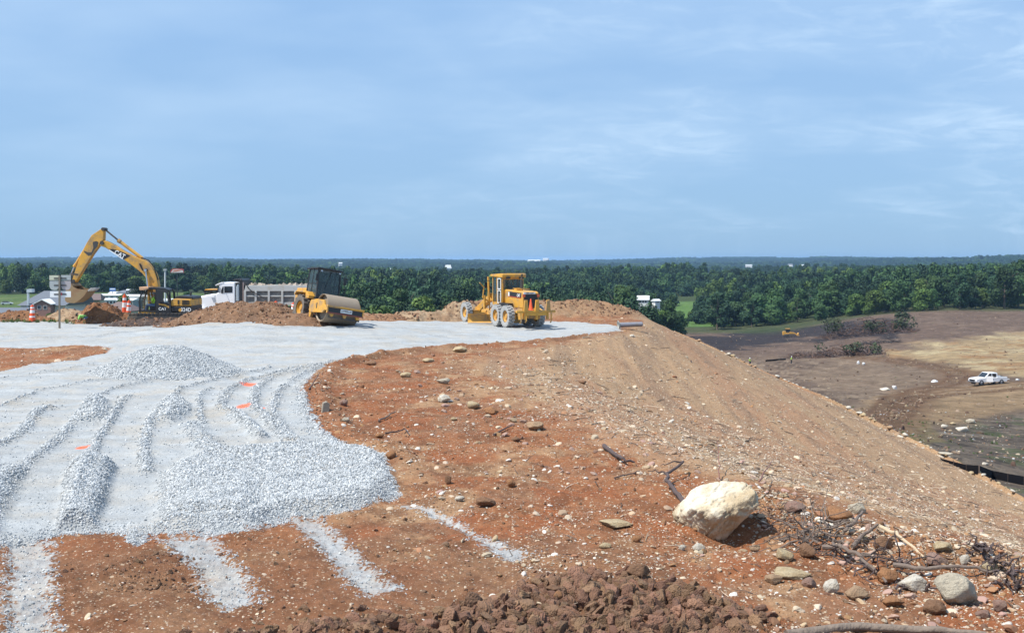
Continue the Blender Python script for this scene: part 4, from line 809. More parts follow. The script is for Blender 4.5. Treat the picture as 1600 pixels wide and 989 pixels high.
def CYL(name, a, bb_, c, r, y, parent=ex):
    A, B_, C_ = EP(*a), EP(*bb_), EP(*c); b = MB(); b.cyl((A[0], y, A[1]), (B_[0], y, B_[1]), r, 12); q = Vector((B_[0] - A[0], 0, B_[1] - A[1])).normalized()
    b.cyl(Vector((B_[0], y, B_[1])) - q * .18, (B_[0], y, B_[1]), r * 1.25, 12); o = b.build(name, YEL, parent, smooth=True); b = MB(); b.cyl((B_[0], y, B_[1]), (C_[0], y, C_[1]), r * .5, 10); b.cyl((C_[0], y - r, C_[1]), (C_[0], y + r, C_[1]), r * .9, 10); b.build('rod', CHROME if name != 'stick_cylinder' else DARK, o, smooth=True)
CYL('stick_cylinder', (845, 340), (642, 188), (530, 96), .11, .09)
CYL('lift_cylinder', (925, 740), (908, 600), (888, 440), .10, -.27)
stick = PR('stick', [(527, 88), (512, 92), (430, 146), (392, 205), (348, 288), (318, 370), (280, 480), (268, 520), (272, 545), (296, 540), (330, 482), (385, 390), (440, 302), (492, 232), (500, 205), (527, 190), (530, 120)], -.14, .32, YEL, bevel=.025)
PR('grease_stain', [(440, 205), (470, 195), (488, 205), (480, 240), (450, 275), (430, 310), (405, 320), (370, 290), (365, 275), (400, 290), (430, 290), (445, 250)], -.148, -.143, DARK, stick, 0)
b = MB(); b.cyl((EP(527, 96)[0], -.22, EP(527, 96)[1]), (EP(527, 96)[0], .4, EP(527, 96)[1]), .11, 12).cyl((EP(280, 530)[0], -.22, EP(280, 530)[1]), (EP(280, 530)[0], .4, EP(280, 530)[1]), .11, 12); b.build('pin', DARK, stick, smooth=True)
CYL('bucket_cylinder', (358, 272), (272, 412), (246, 474), .085, .09)
b = MB(); 
for y in (-.12, .3): b.prism([EP(246, 474), EP(256, 474), EP(262, 560), EP(250, 560)], y - .03, y + .03); b.prism([EP(246, 470), EP(252, 462), EP(320, 470), EP(316, 482)], y - .03, y + .03)
b.build('linkage', DARK, ex)
RUSTB = mat('soiled_bucket', (.30, .20, .10), .8, var=.3, vscale=2, dirt=(.24, .12, .06), dirt_amt=.5, dirt_scale=2)
bk = MB(); out_ = [(262, 545), (300, 550), (262, 575)]; shell = [(285, 548), (262, 560), (246, 590), (236, 640), (234, 690), (250, 708), (310, 712), (350, 690), (392, 652), (424, 606)]
inn = [(416, 600), (384, 640), (345, 675), (305, 697), (255, 692), (248, 682), (252, 640), (262, 596), (275, 575), (300, 570)]
o_ = [EP(*p) for p in shell]; i_ = [EP(*p) for p in inn]
bk.prism(o_ + i_, -.62, .82)
for y in (-.64, .80): bk.prism(o_ + [EP(330, 592), EP(300, 575)], y, y + .03)
bko = bk.build('bucket', RUSTB, ex)
b = MB()
for i in range(5): y = -.55 + i * .32; a = EP(424, 606); b.box((a[0] + .1, y, a[1] + .05), (.3, .12, .09), rot=(0, R(-38), 0))
b.build('teeth', mat('worn_steel', (.42, .40, .37), .5), bko)
# cab: posts, roof, glass, open door, seat
cab = MB(); cy0, cy1 = -1.32, -.30
def bar(p, q, w_=.05, y=cy0, b=cab): A, B_ = EP(*p), EP(*q); d = Vector((B_[0] - A[0], 0, B_[1] - A[1])); L_ = d.length; b.box(((A[0] + B_[0]) / 2, y, (A[1] + B_[1]) / 2), (w_ * 2, .09, L_), rot=(0, math.atan2(d.x, d.z), 0))
for y in (cy0 + .05, cy1 - .05):
    bar((906, 592), (880, 690), .045, y); bar((880, 690), (884, 785), .05, y); bar((1020, 592), (1022, 790), .05, y); bar((960, 592), (1020, 592), .04, y); bar((906, 592), (960, 592), .04, y); bar((884, 772), (1022, 778), .05, y); bar((1128, 610), (1138, 790), .06, y); bar((1020, 592), (1128, 604), .045, y)
PR('cab_roof', [(885, 577), (960, 576), (1085, 584), (1120, 600), (1085, 604), (960, 590), (905, 600), (882, 598)], cy0 - .02, cy1 + .02, BLK)
PR('sun_visor', [(880, 576), (955, 574), (960, 590), (910, 602), (884, 602)], cy0 - .04, cy1 + .04, mat('faded_orange', (.62, .36, .20), .6))
cabo = cab.build('cab_frame', BLK, ex, bevel=.01)
PR('glass', [(908, 600), (886, 690), (888, 770), (896, 770), (894, 692), (916, 600)], cy0 + .12, cy1 - .12, GLASS, cabo, 0)
PR('rear_panel', [(1024, 700), (1136, 706), (1140, 795), (1024, 795)], cy0, cy1, BLK, cabo)
PR('rear_panel_stripe', [(1040, 712), (1090, 716), (1128, 735), (1125, 750), (1085, 730), (1045, 722)], cy0 - .008, cy0 - .002, YELD, cabo, 0)
PR('door', [(1030, 598), (1120, 604), (1134, 700), (1120, 702), (1108, 625), (1085, 618), (1086, 702), (1030, 700)], cy0 - .12, cy0 - .06, BLK)
tx, tz = EP(1072, 756); text_mesh('lettering', 'CAT', .26, LETT, cabo, (tx, cy0 - .006, tz), (R(90), 0, 0))
PR('seat', [(975, 770), (1015, 770), (1018, 640), (1000, 636), (990, 725), (950, 732), (952, 770)], -.98, -.55, SEATM)
PR('engine_hood', [(1142, 678), (1175, 672), (1303, 678), (1305, 732), (1142, 732)], -1.3, 1.25, YEL, bevel=.04)
hood = ex.children[-1]
b = MB()
for i in range(7): A = EP(1232, 686 + i * 5.6); B_ = EP(1292, 686 + i * 5.6); b.bb(A[0], B_[0], -1.325, -1.305, A[1] - .012, A[1] + .012)
A = EP(1196, 684); B_ = EP(1208, 716); b.bb(A[0], B_[0], -1.325, -1.305, B_[1], A[1]); b.build('grille', BLK, hood)
PR('counterweight', [(1142, 733), (1306, 733), (1306, 774), (1296, 780), (1142, 780)], -1.29, 1.25, BLK, bevel=.05); cw = ex.children[-1]
tx, tz = EP(1264, 764); text_mesh('lettering', '324D', .33, LETT, cw, (tx, -1.30, tz), (R(90), 0, 0), sx=.9)
A = EP(1216, 765); MB().cyl((A[0], -1.30, A[1]), (A[0], -1.292, A[1]), .11, 14).build('badge', YEL, cw)
PR('engine_deck', [(1150, 678), (1165, 652), (1200, 648), (1300, 656), (1308, 678)], -.9, 1.1, BLK, bevel=.04)
b = MB(); A = EP(1240, 650); b.cyl((A[0], .3, A[1] - .1), (A[0] + .05, .3, A[1] + .22), .06, 10); b.build('exhaust_pipe', DARK, ex)
person(ex.location + Vector((EP(984, 760)[0], -.8, EP(984, 740)[1])), R(180), 'sit', 'excavator driver in a lime vest and grey cap seated in the open cab', hat=mat('grey_cap', (.3, .3, .3), .8))

# ------------------------------------------------------------------ motor grader (seen from behind, left)
gx, gy = .15, 67.6; gr = empty('motor_grader', (gx + .2, gy, h1(gx, gy) + .01), R(90 + 25), label='yellow motor grader with dusty tyres and rear ripper seen from behind', cat='grader')
for x in (-.76, .78):
    for s_ in (-1, 1): wheel(gr, x, s_ * 1.08, .69, .42, TYREG, YELD, s_)
for s_ in (-1, 1): wheel(gr, 6.1, s_ * 1.05, .67, .38, TYREG, YELD, s_)
b = MB(); 
for s_ in (-1, 1): b.prism([(-1.1, .5), (1.1, .5), (1.15, .75), (.9, .98), (-.9, .98), (-1.15, .75)], s_ * .62, s_ * .80)
b.cyl((0, -.7, .7), (0, .7, .7), .2, 12); b.build('tandem_case', YELD, gr, bevel=.03)
b = MB(); b.prism([(-1.95, 1.22), (.75, 1.22), (.75, 2.36), (-1.75, 2.28), (-1.95, 2.2)], -.56, .56); hd_ = b.build('engine_hood', YEL, gr, bevel=.05)
b = MB(); 
for s_ in (-1, 1): b.prism([(-1.72, 2.18), (.25, 2.24), (.25, 1.92), (-1.72, 1.86)], s_ * .565, s_ * .572)
hs_ = b.build('decal', BLK, hd_)
for s_ in (1, -1): 
    text_mesh('lettering', 'CAT', .25, LETT, hs_, (-1.35, s_ * .576, 2.02), (R(90), 0, R(180) if s_ > 0 else 0)); b = MB(); b.prism([(.02, 2.2), (.2, 2.21), (.2, 1.95), (.02, 1.95)], s_ * .574, s_ * .58).build('panel', LETT, hs_)
    b = MB(); b.prism([(-1.72, 1.895), (.25, 1.955), (.25, 1.92), (-1.72, 1.86)], s_ * .574, s_ * .58).build('red_line', mat('red_line', (.5, .05, .03), .5), hs_)
b = MB(); b.bb(-1.99, -1.955, -.46, .46, 1.28, 2.1); b.build('radiator_grille', BLK, hd_)
b = MB(); b.bb(-2.0, -1.96, -.3, .52, 2.12, 2.24); pl = b.build('name_plate', REFW, hd_)
text_mesh('lettering', '140H  CAT', .12, BLK, pl, (-2.004, .11, 2.18), (R(90), 0, R(-90)))
for s_ in (-1, 1): MB().bb(-2.0, -1.96, s_ * .5 - .09, s_ * .5 + .09, 1.94, 2.1).build('tail_light', mat('tail_light', (.75, .12, .03), .3), hd_)
b = MB(); b.tube([(-.9, -.42, 2.28), (-.9, -.42, 2.42), (-.9, .42, 2.42), (-.9, .42, 2.28)], .02); b.tube([(-.2, -.42, 2.32), (-.2, -.42, 2.46), (-.2, .42, 2.46), (-.2, .42, 2.32)], .02); b.bb(-.7, -.3, .02, .4, 2.3, 2.44); b.build('hood_rail', YEL, hd_)
b = MB(); b.cyl((-.35, -.12, 2.3), (-.35, -.12, 2.95), .085, 12).cyl((-.35, -.12, 2.95), (-.35, -.12, 3.2), .055, 12).cyl((-.35, -.12, 3.18), (-.42, -.12, 3.36), .06, 12); b.build('exhaust_stack', DARK, hd_, smooth=True)
# cab
b = MB()
for x, y in ((.78, -.72), (.78, .72), (2.25, -.72), (2.25, .72), (1.5, -.75), (1.5, .75)): b.bb(x - .05, x + .05, y - .05, y + .05, 1.35, 3.2)
b.bb(.78, 2.25, -.74, .74, 1.2, 1.5); b.bb(.74, .82, -.74, .74, 1.5, 2.32); b.bb(.74, .82, -.74, .74, 3.0, 3.2)
cf = b.build('cab_frame', YEL, gr, bevel=.015)
b = MB(); b.prism([(.52, 3.12), (2.45, 3.18), (2.45, 3.32), (.55, 3.40), (.50, 3.3)], -.86, .86); rf = b.build('cab_roof', YEL, gr, bevel=.04)
b = MB()
for y in (-.5, .45): b.bb(.47, .52, y - .16, y + .16, 3.05, 3.16)
b.build('work_light', BLK, rf)
b = MB(); b.bb(.76, .78, -.68, .68, 2.33, 2.99); b.bb(2.24, 2.26, -.68, .68, 1.5, 3.1)
for s_ in (-1, 1): b.bb(.84, 2.2, s_ * .73 - .01, s_ * .73 + .01, 1.55, 3.1)
b.build('glass', GLASS, cf)
b = MB()
for z0, z1 in ((1.45, 2.3), (2.36, 3.08)):
    b.bb(.86, .92, .78, .82, z0, z1); b.bb(1.3, 1.36, .78, .82, z0, z1); b.bb(.92, 1.3, .78, .82, z0, z0 + .05); b.bb(.92, 1.3, .78, .82, z1 - .05, z1)
b.build('door', REFW, cf)
b = MB(); b.bb(1.05, 1.5, -.25, .25, 1.5, 1.95); b.bb(1.0, 1.12, -.25, .25, 1.95, 2.6); b.build('seat', SEATM, gr)
for s_ in (-1, 1): b = MB(); b.tube([(2.3, s_ * .8, 2.9), (2.5, s_ * 1.15, 2.9), (2.5, s_ * 1.15, 2.75)], .02); b.bb(2.46, 2.5, s_ * 1.15 - .1, s_ * 1.15 + .1, 2.4, 2.78); b.build('mirror', BLK, gr)
gr.scale = (.96, .96, .96)
# front frame, drawbar, circle, blade
b = MB(); b.prism([(.9, 1.0), (2.0, 1.0), (2.6, 1.75), (3.5, 2.0), (4.8, 1.75), (6.3, 1.05), (6.7, .95), (6.7, .65), (5.9, .7), (4.7, 1.35), (3.5, 1.6), (2.8, 1.35), (2.3, .7), (.9, .6)], -.17, .17); b.build('front_frame', YEL, gr, bevel=.02)
b = MB(); b.cyl((6.1, -.95, .67), (6.1, .95, .67), .1, 10).bb(5.9, 6.3, -.6, .6, .55, .8); b.build('front_axle', YELD, gr)
b = MB(); b.prism([(6.4, .75), (6.4, .9), (3.9, .95), (3.9, .78)], -.12, .12); b.prism([(4.2, .72), (4.2, .9), (2.2, .9), (2.2, .72)], -.75, .75); b.lathe((3.1, 0, .62), (0, 0, 1), [(.62, 0), (.80, 0), (.80, .12), (.62, .12)], 26); b.build('drawbar_circle', YELD, gr, bevel=.015)
bl_ = empty('blade_holder', (0, 0, 0)); bpy.data.objects.remove(bl_)
b = MB(); n_ = 8; pr = [(.28 * math.cos(t) - .3, .36 + .34 * math.sin(t)) for t in np.linspace(-1.25, 1.25, n_)]; pr2 = [(p[0] + .05, p[1]) for p in pr[::-1]]; b.prism(pr + pr2, -1.85, 1.85)
bo = b.build('blade', [YELD], gr, smooth=True); bo.location = (3.1, .2, 0); bo.rotation_euler = (0, 0, R(-22))
b = MB(); b.bb(-.36, -.2, -1.84, 1.84, .0, .07); b.build('cutting_edge', mat('polished_steel', (.55, .54, .52), .35, metal=.6), bo)
b = MB(); b.prism([(-.1, .3), (.1, .3), (.1, .8), (-.1, .8)], -.7, -.55).prism([(-.1, .3), (.1, .3), (.1, .8), (-.1, .8)], .55, .7); b.build('blade_arm', YELD, bo)
for s_ in (-1, 1):
    b = MB(); b.cyl((3.3, s_ * .55, 1.25), (3.3, s_ * .62, 3.15), .075, 12).cyl((3.3, s_ * .52, .75), (3.3, s_ * .55, 1.3), .04, 10).bb(3.15, 3.45, s_ * .5 - .1, s_ * .5 + .12, 1.75, 2.05); b.build('lift_cylinder', YEL, gr, smooth=True)
b = MB(); b.bb(3.15, 3.45, -.6, .6, 1.8, 2.0); b.tube([(3.3, .62, 1.5), (3.35, 1.0, 1.75), (3.3, .95, 2.45), (3.3, 1.25, 2.75)], .05); b.prism([(3.2, 1.0), (3.4, 1.0), (3.4, 1.9), (3.2, 1.9)], .85, .95); b.prism([(2.4, 1.8), (3.3, 1.95), (3.3, 1.7), (2.5, 1.2)], .3, .42); b.build('lift_bracket', YEL, gr)
b = MB(); b.bb(-.6, .9, .6, .95, 1.4, 1.5); b.bb(-.6, .9, -.95, -.6, 1.4, 1.5); b.bb(.2, .85, .58, .95, 1.15, 1.4); b.build('fender', BLK, gr, bevel=.02)
# ripper
b = MB(); b.bb(-2.75, -2.55, -1.35, 1.35, .98, 1.13); b.bb(-2.75, -2.5, -.75, .75, .8, .98); b.tube([(-2.0, -.4, .8), (-2.6, -.5, 1.0)], .07).tube([(-2.0, .4, .8), (-2.6, .5, 1.0)], .07); b.tube([(-2.0, -.4, 1.3), (-2.6, -.5, 1.1)], .05).tube([(-2.0, .4, 1.3), (-2.6, .5, 1.1)], .05)
rp = b.build('ripper_beam', YEL, gr, bevel=.02)
for y in (-.82, -.05, .72):
    b = MB(); b.prism([(y - .17, 1.05), (y + .17, 1.05), (y + .09, 1.78), (y - .09, 1.78)], -2.80, -2.68, axis='x'); b.prism([(y - .05, .55), (y + .05, .55), (y + .05, 1.05), (y - .05, 1.05)], -2.75, -2.55, axis='x'); b.cyl((-2.82, y, 1.68), (-2.66, y, 1.68), .045, 8); b.build('shank', YEL, rp, bevel=.01)
b = MB(); b.bb(-2.3, -1.3, -.5, .5, .62, 1.2); b.prism([(-2.0, .55), (-1.3, .45), (-1.3, 1.2), (-2.0, 1.2)], .5, .62).prism([(-2.0, .55), (-1.3, .45), (-1.3, 1.2), (-2.0, 1.2)], -.62, -.5); b.build('rear_frame', YELD, gr, bevel=.02)
for y, z0 in ((1.05, .45), (-1.05, .45), (.7, .5)): b = MB(); b.tube([(-2.7, y, 1.0), (-2.75, y, z0), (-2.6, y, z0 - .1)], .045); b.build('tow_hook', YEL, gr)
person(gr.matrix_basis @ Vector((1.25, 0, 1.95)), R(115), 'sit', 'grader driver in a bright green shirt seen through the rear cab window', top=LIME)
q = gr.matrix_basis @ Vector((-2.40, .22, 1.15)); ce = empty('traffic_cone', q, 0, label='small orange cone carried on the back of the motor grader', cat='traffic cone')
b = MB(); b.lathe((0, 0, 0), (0, 0, 1), [(.001, 0), (.14, 0), (.12, .05), (.035, .66), (.001, .67)], 16); b.build('cone', ORG, ce, smooth=True); MB().bb(-.17, .17, -.17, .17, -.03, 0).build('base', ORG, ce)

# ------------------------------------------------------------------ drum roller (seen from the front, leaning)
ro = empty('drum_roller', (-9.45, 58.4, h1(-9.45, 58.4) + .12), 0, rot=(R(-9.5), R(-2), R(-54)), label='yellow single drum roller with dark glass cab leaning on the soil heap', cat='road roller')
b = MB(); b.lathe((0, 0, .77), (0, 1, 0), [(.70, -1.0), (.745, -1.065), (.765, -1.065), (.77, -1.0), (.77, 1.0), (.765, 1.065), (.745, 1.065), (.70, 1.0)], 48); b.lathe((0, 0, .77), (0, 1, 0), [(.72, -.85), (.25, -.85), (.25, -.95), (.001, -.95)], 30); b.lathe((0, 0, .77), (0, 1, 0), [(.72, .85), (.25, .85), (.25, .95), (.001, .95)], 30); b.build('drum', STEELR, ro, smooth=True)
b = MB()
for s_ in (-1, 1): b.prism([(-1.35, .62), (-1.2, .5), (.45, .48), (.62, .62), (.98, .62), (.98, .88), (.62, .9), (.45, 1.18), (-.45, 1.24), (-1.2, 1.2), (-1.35, 1.0)], s_ * 1.10, s_ * 1.22)
fr_ = b.build('drum_frame', YEL, ro, bevel=.02)
b = MB(); b.bb(.86, 1.06, -1.22, 1.22, .80, .90); b.bb(.88, 1.0, -1.2, 1.2, .48, .8); b.build('front_beam', YEL, fr_, bevel=.015)
b = MB(); b.bb(1.0, 1.015, -1.12, 1.12, .54, .785); dk = b.build('dark_band', BLK, fr_); MB().bb(.98, 1.03, -1.18, 1.18, .47, .53).build('red_line', mat('maroon_line', (.22, .05, .04), .5), fr_)
b = MB(); b.bb(1.018, 1.026, -.34, .42, .58, .77); nb = b.build('name_plate', REFW, dk); text_mesh('lettering', 'CATERPILLAR', .125, BLK, nb, (1.029, .04, .675), (R(90), 0, R(90)), sx=.9)
b = MB()
for y in (-.85, 0, .85): b.prism([(y - .14, .47), (y + .14, .47), (y + .06, .30), (y - .06, .30)], .90, .97, axis='x')
b.build('scraper_tab', YEL, fr_)
b = MB(); b.bb(.82, .86, -1.05, 1.05, .22, .34); b.build('scraper', DARK, fr_)
b = MB(); 
for s_ in (-1, 1): b.bb(-.42, -.30, s_ * 1.225 - .006, s_ * 1.225 + .006, .72, 1.02)
b.build('slot', DARK, fr_)
b = MB(); b.bb(-1.5, -1.2, -1.1, 1.1, .6, 1.15); b.bb(-2.0, -1.4, -.35, .35, .5, 1.0); b.build('hitch', YELD, ro)
for s_ in (-1, 1): wheel(ro, -2.95, s_ * .88, .76, .56, TYREB, YEL, s_, lugs=16, lug=.06)
b = MB(); b.prism([(-1.75, .85), (-1.75, 1.32), (-2.3, 1.42), (-3.2, 1.55), (-4.7, 1.75), (-4.85, 1.6), (-4.8, .9), (-3.7, .75), (-3.6, 1.2), (-2.3, 1.2), (-2.2, .85)], -.58, .58); b.prism([(-3.0, 1.56), (-4.7, 1.76), (-4.75, 2.0), (-3.1, 1.98)], -.56, .56); b.build('engine_hood', YEL, ro, bevel=.04)
b = MB()
for s_ in (-1, 1): b.prism([(-1.75, 1.30), (-2.15, 1.30), (-2.25, 1.62), (-3.55, 1.68), (-3.75, 1.5), (-3.8, 1.6), (-3.6, 1.76), (-2.1, 1.70), (-1.75, 1.45)], s_ * .6, s_ * 1.15)
b.build('fender', YEL, ro, bevel=.02)
b = MB(); 
for x0, x1, y in ((-1.55, -1.72, -.74), (-1.55, -1.72, .74), (-2.95, -2.85, -.74), (-2.95, -2.85, .74)): b.tube([(x0, y, 1.35), (x1, y, 3.05)], .055, 6)
for y in (-.74, .74): b.tube([(-2.35, y, 1.4), (-2.30, y, 3.02)], .04, 6); b.tube([(-1.6, y, 2.2), (-2.95, y, 2.2)], .025, 6)
b.bb(-2.98, -1.5, -.78, .78, 1.3, 1.42); b.bb(-1.62, -1.52, -.74, .74, 1.38, 1.55); cf = b.build('cab_frame', BLK, ro)
b = MB(); b.bb(-3.1, -1.55, -.86, .86, 3.02, 3.11); b.build('cab_roof', BLK, ro, bevel=.03)
b = MB(); b.add([(-1.56, -.7, 1.5), (-1.56, .7, 1.5), (-1.70, .7, 3.0), (-1.70, -.7, 3.0)], [(0, 1, 2, 3)]); b.add([(-2.93, -.7, 1.5), (-2.93, .7, 1.5), (-2.86, .7, 3.0), (-2.86, -.7, 3.0)], [(3, 2, 1, 0)])
for y in (-.75, .75): b.add([(-1.6, y, 1.45), (-2.9, y, 1.45), (-2.84, y, 3.0), (-1.72, y, 3.0)], [(0, 1, 2, 3)])
gl = b.build('glass', GLASS, cf); sm_ = gl.modifiers.new('thick', 'SOLIDIFY'); sm_.thickness = .01
b = MB(); b.bb(-2.6, -2.15, -.25, .25, 1.45, 1.9); b.bb(-2.7, -2.55, -.25, .25, 1.9, 2.4); b.build('seat', SEATM, ro); b = MB(); b.prism([(-1.7, 1.42), (-2.0, 1.42), (-1.85, 2.15), (-1.7, 2.15)], -.3, .3); b.tube([(-1.95, 0, 2.1), (-2.1, 0, 2.3)], .03); b.lathe((-2.1, 0, 2.3), (-.6, 0, .8), [(.17, -.015), (.2, 0), (.17, .015)], 14); b.build('console', BLK, ro)
b = MB(); b.tube([(-1.68, .1, 2.95), (-1.6, -.25, 1.9)], .02, 5); b.build('wiper', BLK, gl)
for s_ in (-1, 1): b = MB(); b.tube([(-1.65, s_ * .8, 2.95), (-1.35, s_ * .95, 2.9), (-1.35, s_ * .95, 2.1)], .015, 5); b.bb(-1.38, -1.33, s_ * .95 - .09, s_ * .95 + .09, 2.3, 2.7); b.build('mirror', BLK, ro); MB().bb(-1.58, -1.5, s_ * .62 - .05, s_ * .62 + .05, 2.88, 2.96).build('work_light', CHROME, cf)
b = MB(); b.tube([(-1.5, 1.0, .9), (-1.45, 1.05, 2.1), (-2.2, 1.05, 2.1)], .025, 5); b.build('hand_rail', BLK, ro)
b = MB(); b.prism([(-1.3, .62), (-1.0, .55), (-1.15, .05), (-1.25, .02)], -1.2, -1.05); b.build('step', YEL, ro)

ro.scale = (.93, .90, .97)
# ------------------------------------------------------------------ white dump truck (side on, facing left)
TS = 78.0 / F; TX = 395
def TP(zx, zy): px = 300 + .11875 * zx; py = 430 + .11875 * zy; return ((px - TX) * TS, EYE - (py - HZ) * TS)
dt = empty('dump_truck', ((TX - 800) * TS, 78.0, 0), 0, label='white dump truck with sloping bonnet and ribbed grey tipper body', cat='dump truck')
def TR(name, pts, y0, y1, m, parent=dt, bevel=.03, **k): b = MB(); b.prism([TP(*p) for p in pts], y0, y1); return b.build(name, m, parent, bevel=bevel, **k)
hd = TR('hood', [(48, 325), (70, 300), (120, 282), (220, 258), (300, 243), (362, 236), (372, 430), (330, 470), (45, 470)], -.95, 1.0, WHT, bevel=.12)
TR('air_vent', [(303, 288), (345, 286), (360, 335), (330, 350)], -.965, -.95, mat('vent_grey', (.35, .38, .42), .6), hd, 0)
TR('fender', [(30, 480), (60, 430), (130, 400), (210, 410), (250, 460), (250, 500), (30, 500)], -1.2, -.95, WHT, hd, .05)
TR('bumper', [(35, 500), (90, 500), (90, 560), (35, 560)], -1.15, 1.15, CHROME, hd)
cb = TR('cab', [(362, 236), (395, 225), (405, 130), (430, 100), (470, 92), (600, 92), (610, 110), (612, 360), (600, 440), (372, 440)], -.98, 1.02, WHT, bevel=.06)
TR('roof_brow', [(355, 135), (360, 122), (430, 92), (470, 88), (470, 100), (420, 112)], -1.0, 1.04, WHT, cb, .02)
TR('side_window', [(474, 143), (578, 143), (578, 222), (474, 226)], -1.0, -.985, GLASSD, cb, 0); TR('vent_window', [(432, 232), (430, 195), (452, 148), (464, 143), (464, 230)], -1.0, -.985, GLASSD, cb, 0)
TR('window_rail', [(466, 143), (472, 143), (472, 230), (466, 230)], -1.01, -.99, REFW, cb, 0)
b = MB(); A, B_ = TP(363, 230), TP(398, 128); b.add([(A[0] - .01, -.85, A[1]), (A[0] - .01, .9, A[1]), (B_[0] - .03, .9, B_[1]), (B_[0] - .03, -.85, B_[1])], [(0, 1, 2, 3)]); q_ = b.build('windshield', GLASSD, cb); q_.modifiers.new('t', 'SOLIDIFY').thickness = .02
b = MB(); b.tube([(*(TP(440, 120)[0], -1.05), TP(440, 120)[1]), (TP(425, 150)[0], -1.3, TP(425, 150)[1]), (TP(425, 220)[0], -1.3, TP(425, 220)[1])], .02, 5); b.bb(TP(415, 0)[0], TP(440, 0)[0], -1.34, -1.28, TP(0, 225)[1], TP(0, 160)[1]); b.build('mirror', CHROME, cb)
b = MB(); A = TP(650, 330); B_ = TP(650, 140); b.cyl((A[0], -.85, A[1]), (A[0], -.85, B_[1]), .165, 18).cyl((A[0], -.85, B_[1]), (A[0], -.85, B_[1] + .12), .10, 14); b.build('air_cleaner', mat('bare_aluminium', (.42, .48, .52), .35, metal=.4), dt, smooth=True)
TR('headboard', [(672, 60), (700, 50), (715, 60), (715, 440), (680, 440)], -1.1, 1.15, BLK); TR('tarp_box', [(580, 60), (610, 45), (700, 42), (712, 60), (700, 92), (640, 88)], -.9, .95, BLK)
b = MB(); A = TP(722, 90); b.cyl((A[0], -1.05, TP(0, 390)[1]), (A[0], -1.05, A[1]), .045, 10); b.build('exhaust_stack', mat('rusty_pipe', (.35, .27, .25), .5), dt)
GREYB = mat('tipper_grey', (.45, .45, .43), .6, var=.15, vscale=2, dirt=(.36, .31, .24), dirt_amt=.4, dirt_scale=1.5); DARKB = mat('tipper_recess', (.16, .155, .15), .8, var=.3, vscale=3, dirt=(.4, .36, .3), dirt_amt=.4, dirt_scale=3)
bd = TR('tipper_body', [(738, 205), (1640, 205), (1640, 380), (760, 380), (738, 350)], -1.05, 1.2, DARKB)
TR('top_board', [(760, 130), (1530, 128), (1570, 150), (1640, 160), (1640, 205), (738, 205)], -1.18, -1.08, GREYB, bd, .02); TR('far_board', [(760, 130), (1530, 128), (1640, 160), (1640, 205), (738, 205)], 1.21, 1.27, GREYB, bd, .02)
for x in (738, 876, 1046, 1220, 1388, 1556): TR('rib', [(x, 200), (x + 26, 200), (x + 26, 382), (x, 382)], -1.2, -1.05, GREYB, bd, .01)
b = MB(); 
for z0, z1 in ((258, 276), (348, 385)): A, B_ = TP(738, z0), TP(1640, z1); b.bb(A[0], B_[0], -1.15, -1.05, B_[1], A[1])
b.build('rail', GREYB, bd)
b = MB(); A, B_ = TP(745, 160), TP(1630, 160); 
for i in range(60):
    x = A[0] + (B_[0] - A[0]) * random.random(); b.box((x, random.uniform(-.8, .9), A[1] + random.uniform(-.25, .0)), (.5, .5, .35), rot=(random.random(), random.random(), random.random()))
b.build('load', mat('rubble_load', (.30, .25, .2), .95, var=.2), dt)
TR('chassis', [(300, 455), (1640, 400), (1640, 470), (300, 520)], -.5, .55, BLK)
for zx in (190, 1060, 1225): 
    c = TP(zx, 0); 
    for s_ in (-1, 1): w_o = wheel(dt, c[0], s_ * .92, .52, .5 if zx > 500 else .3, TYREB, REFW, s_, lugs=12, lug=.02); w_o.location.z = EYE - (497 - HZ) * TS - .52 + .0; 
TR('fuel_tank', [(420, 450), (640, 450), (640, 530), (420, 530)], -1.0, -.5, CHROME, bevel=.1)
b = MB(); b.tube([(TP(760, 120)[0], -1.25, TP(760, 100)[1]), (TP(800, 170)[0], -1.25, TP(800, 170)[1]), (TP(880, 230)[0], -1.28, TP(880, 230)[1]), (TP(1000, 290)[0], -1.28, TP(1000, 290)[1])], .03, 5); b.build('tarp_arm', BLK, bd)
# loader parked behind the truck
ld = empty('wheel_loader', ((333 - 800) / F * 86, 86.5, 0), 0, label='loader with a yellow cab roof showing behind the white truck bonnet', cat='loader'); LS = 86 / F
def LP(px, py): return ((px - 333) * LS, EYE - (py - HZ) * LS)
def LR(name, pts, y0, y1, m, bevel=.02): b = MB(); b.prism([LP(*p) for p in pts], y0, y1); return b.build(name, m, ld, bevel=bevel)
LR('cab_roof', [(321, 453.4), (323, 451.6), (343, 451.6), (344, 453.6)], -.85, .85, YEL); LR('glass', [(323.3, 453.6), (341.5, 453.6), (341.5, 465), (323.3, 465)], -.7, .7, GLASS, 0)
b = MB()
for px in (322, 332, 342):
    for y in (-.75, .75): A, B_ = LP(px, 466), LP(px, 453.5); b.bb(A[0] - .05, A[0] + .05, y - .05, y + .05, A[1], B_[1])
b.build('cab_frame', BLK, ld); LR('body', [(300, 470), (322, 466), (343, 466), (372, 467), (372, 486), (300, 488)], -.7, .7, YEL, .05)
for px in (310, 356):
    for s_ in (-1, 1): o = wheel(ld, LP(px, 0)[0], s_ * .95, .75, .5, TYREB, YEL, s_, lugs=14); o.location.z = LP(0, 503)[1] - .1
LR('loader_arm', [(270, 500), (273, 478), (300, 472), (310, 474), (280, 484), (278, 500)], -.5, .5, YEL)
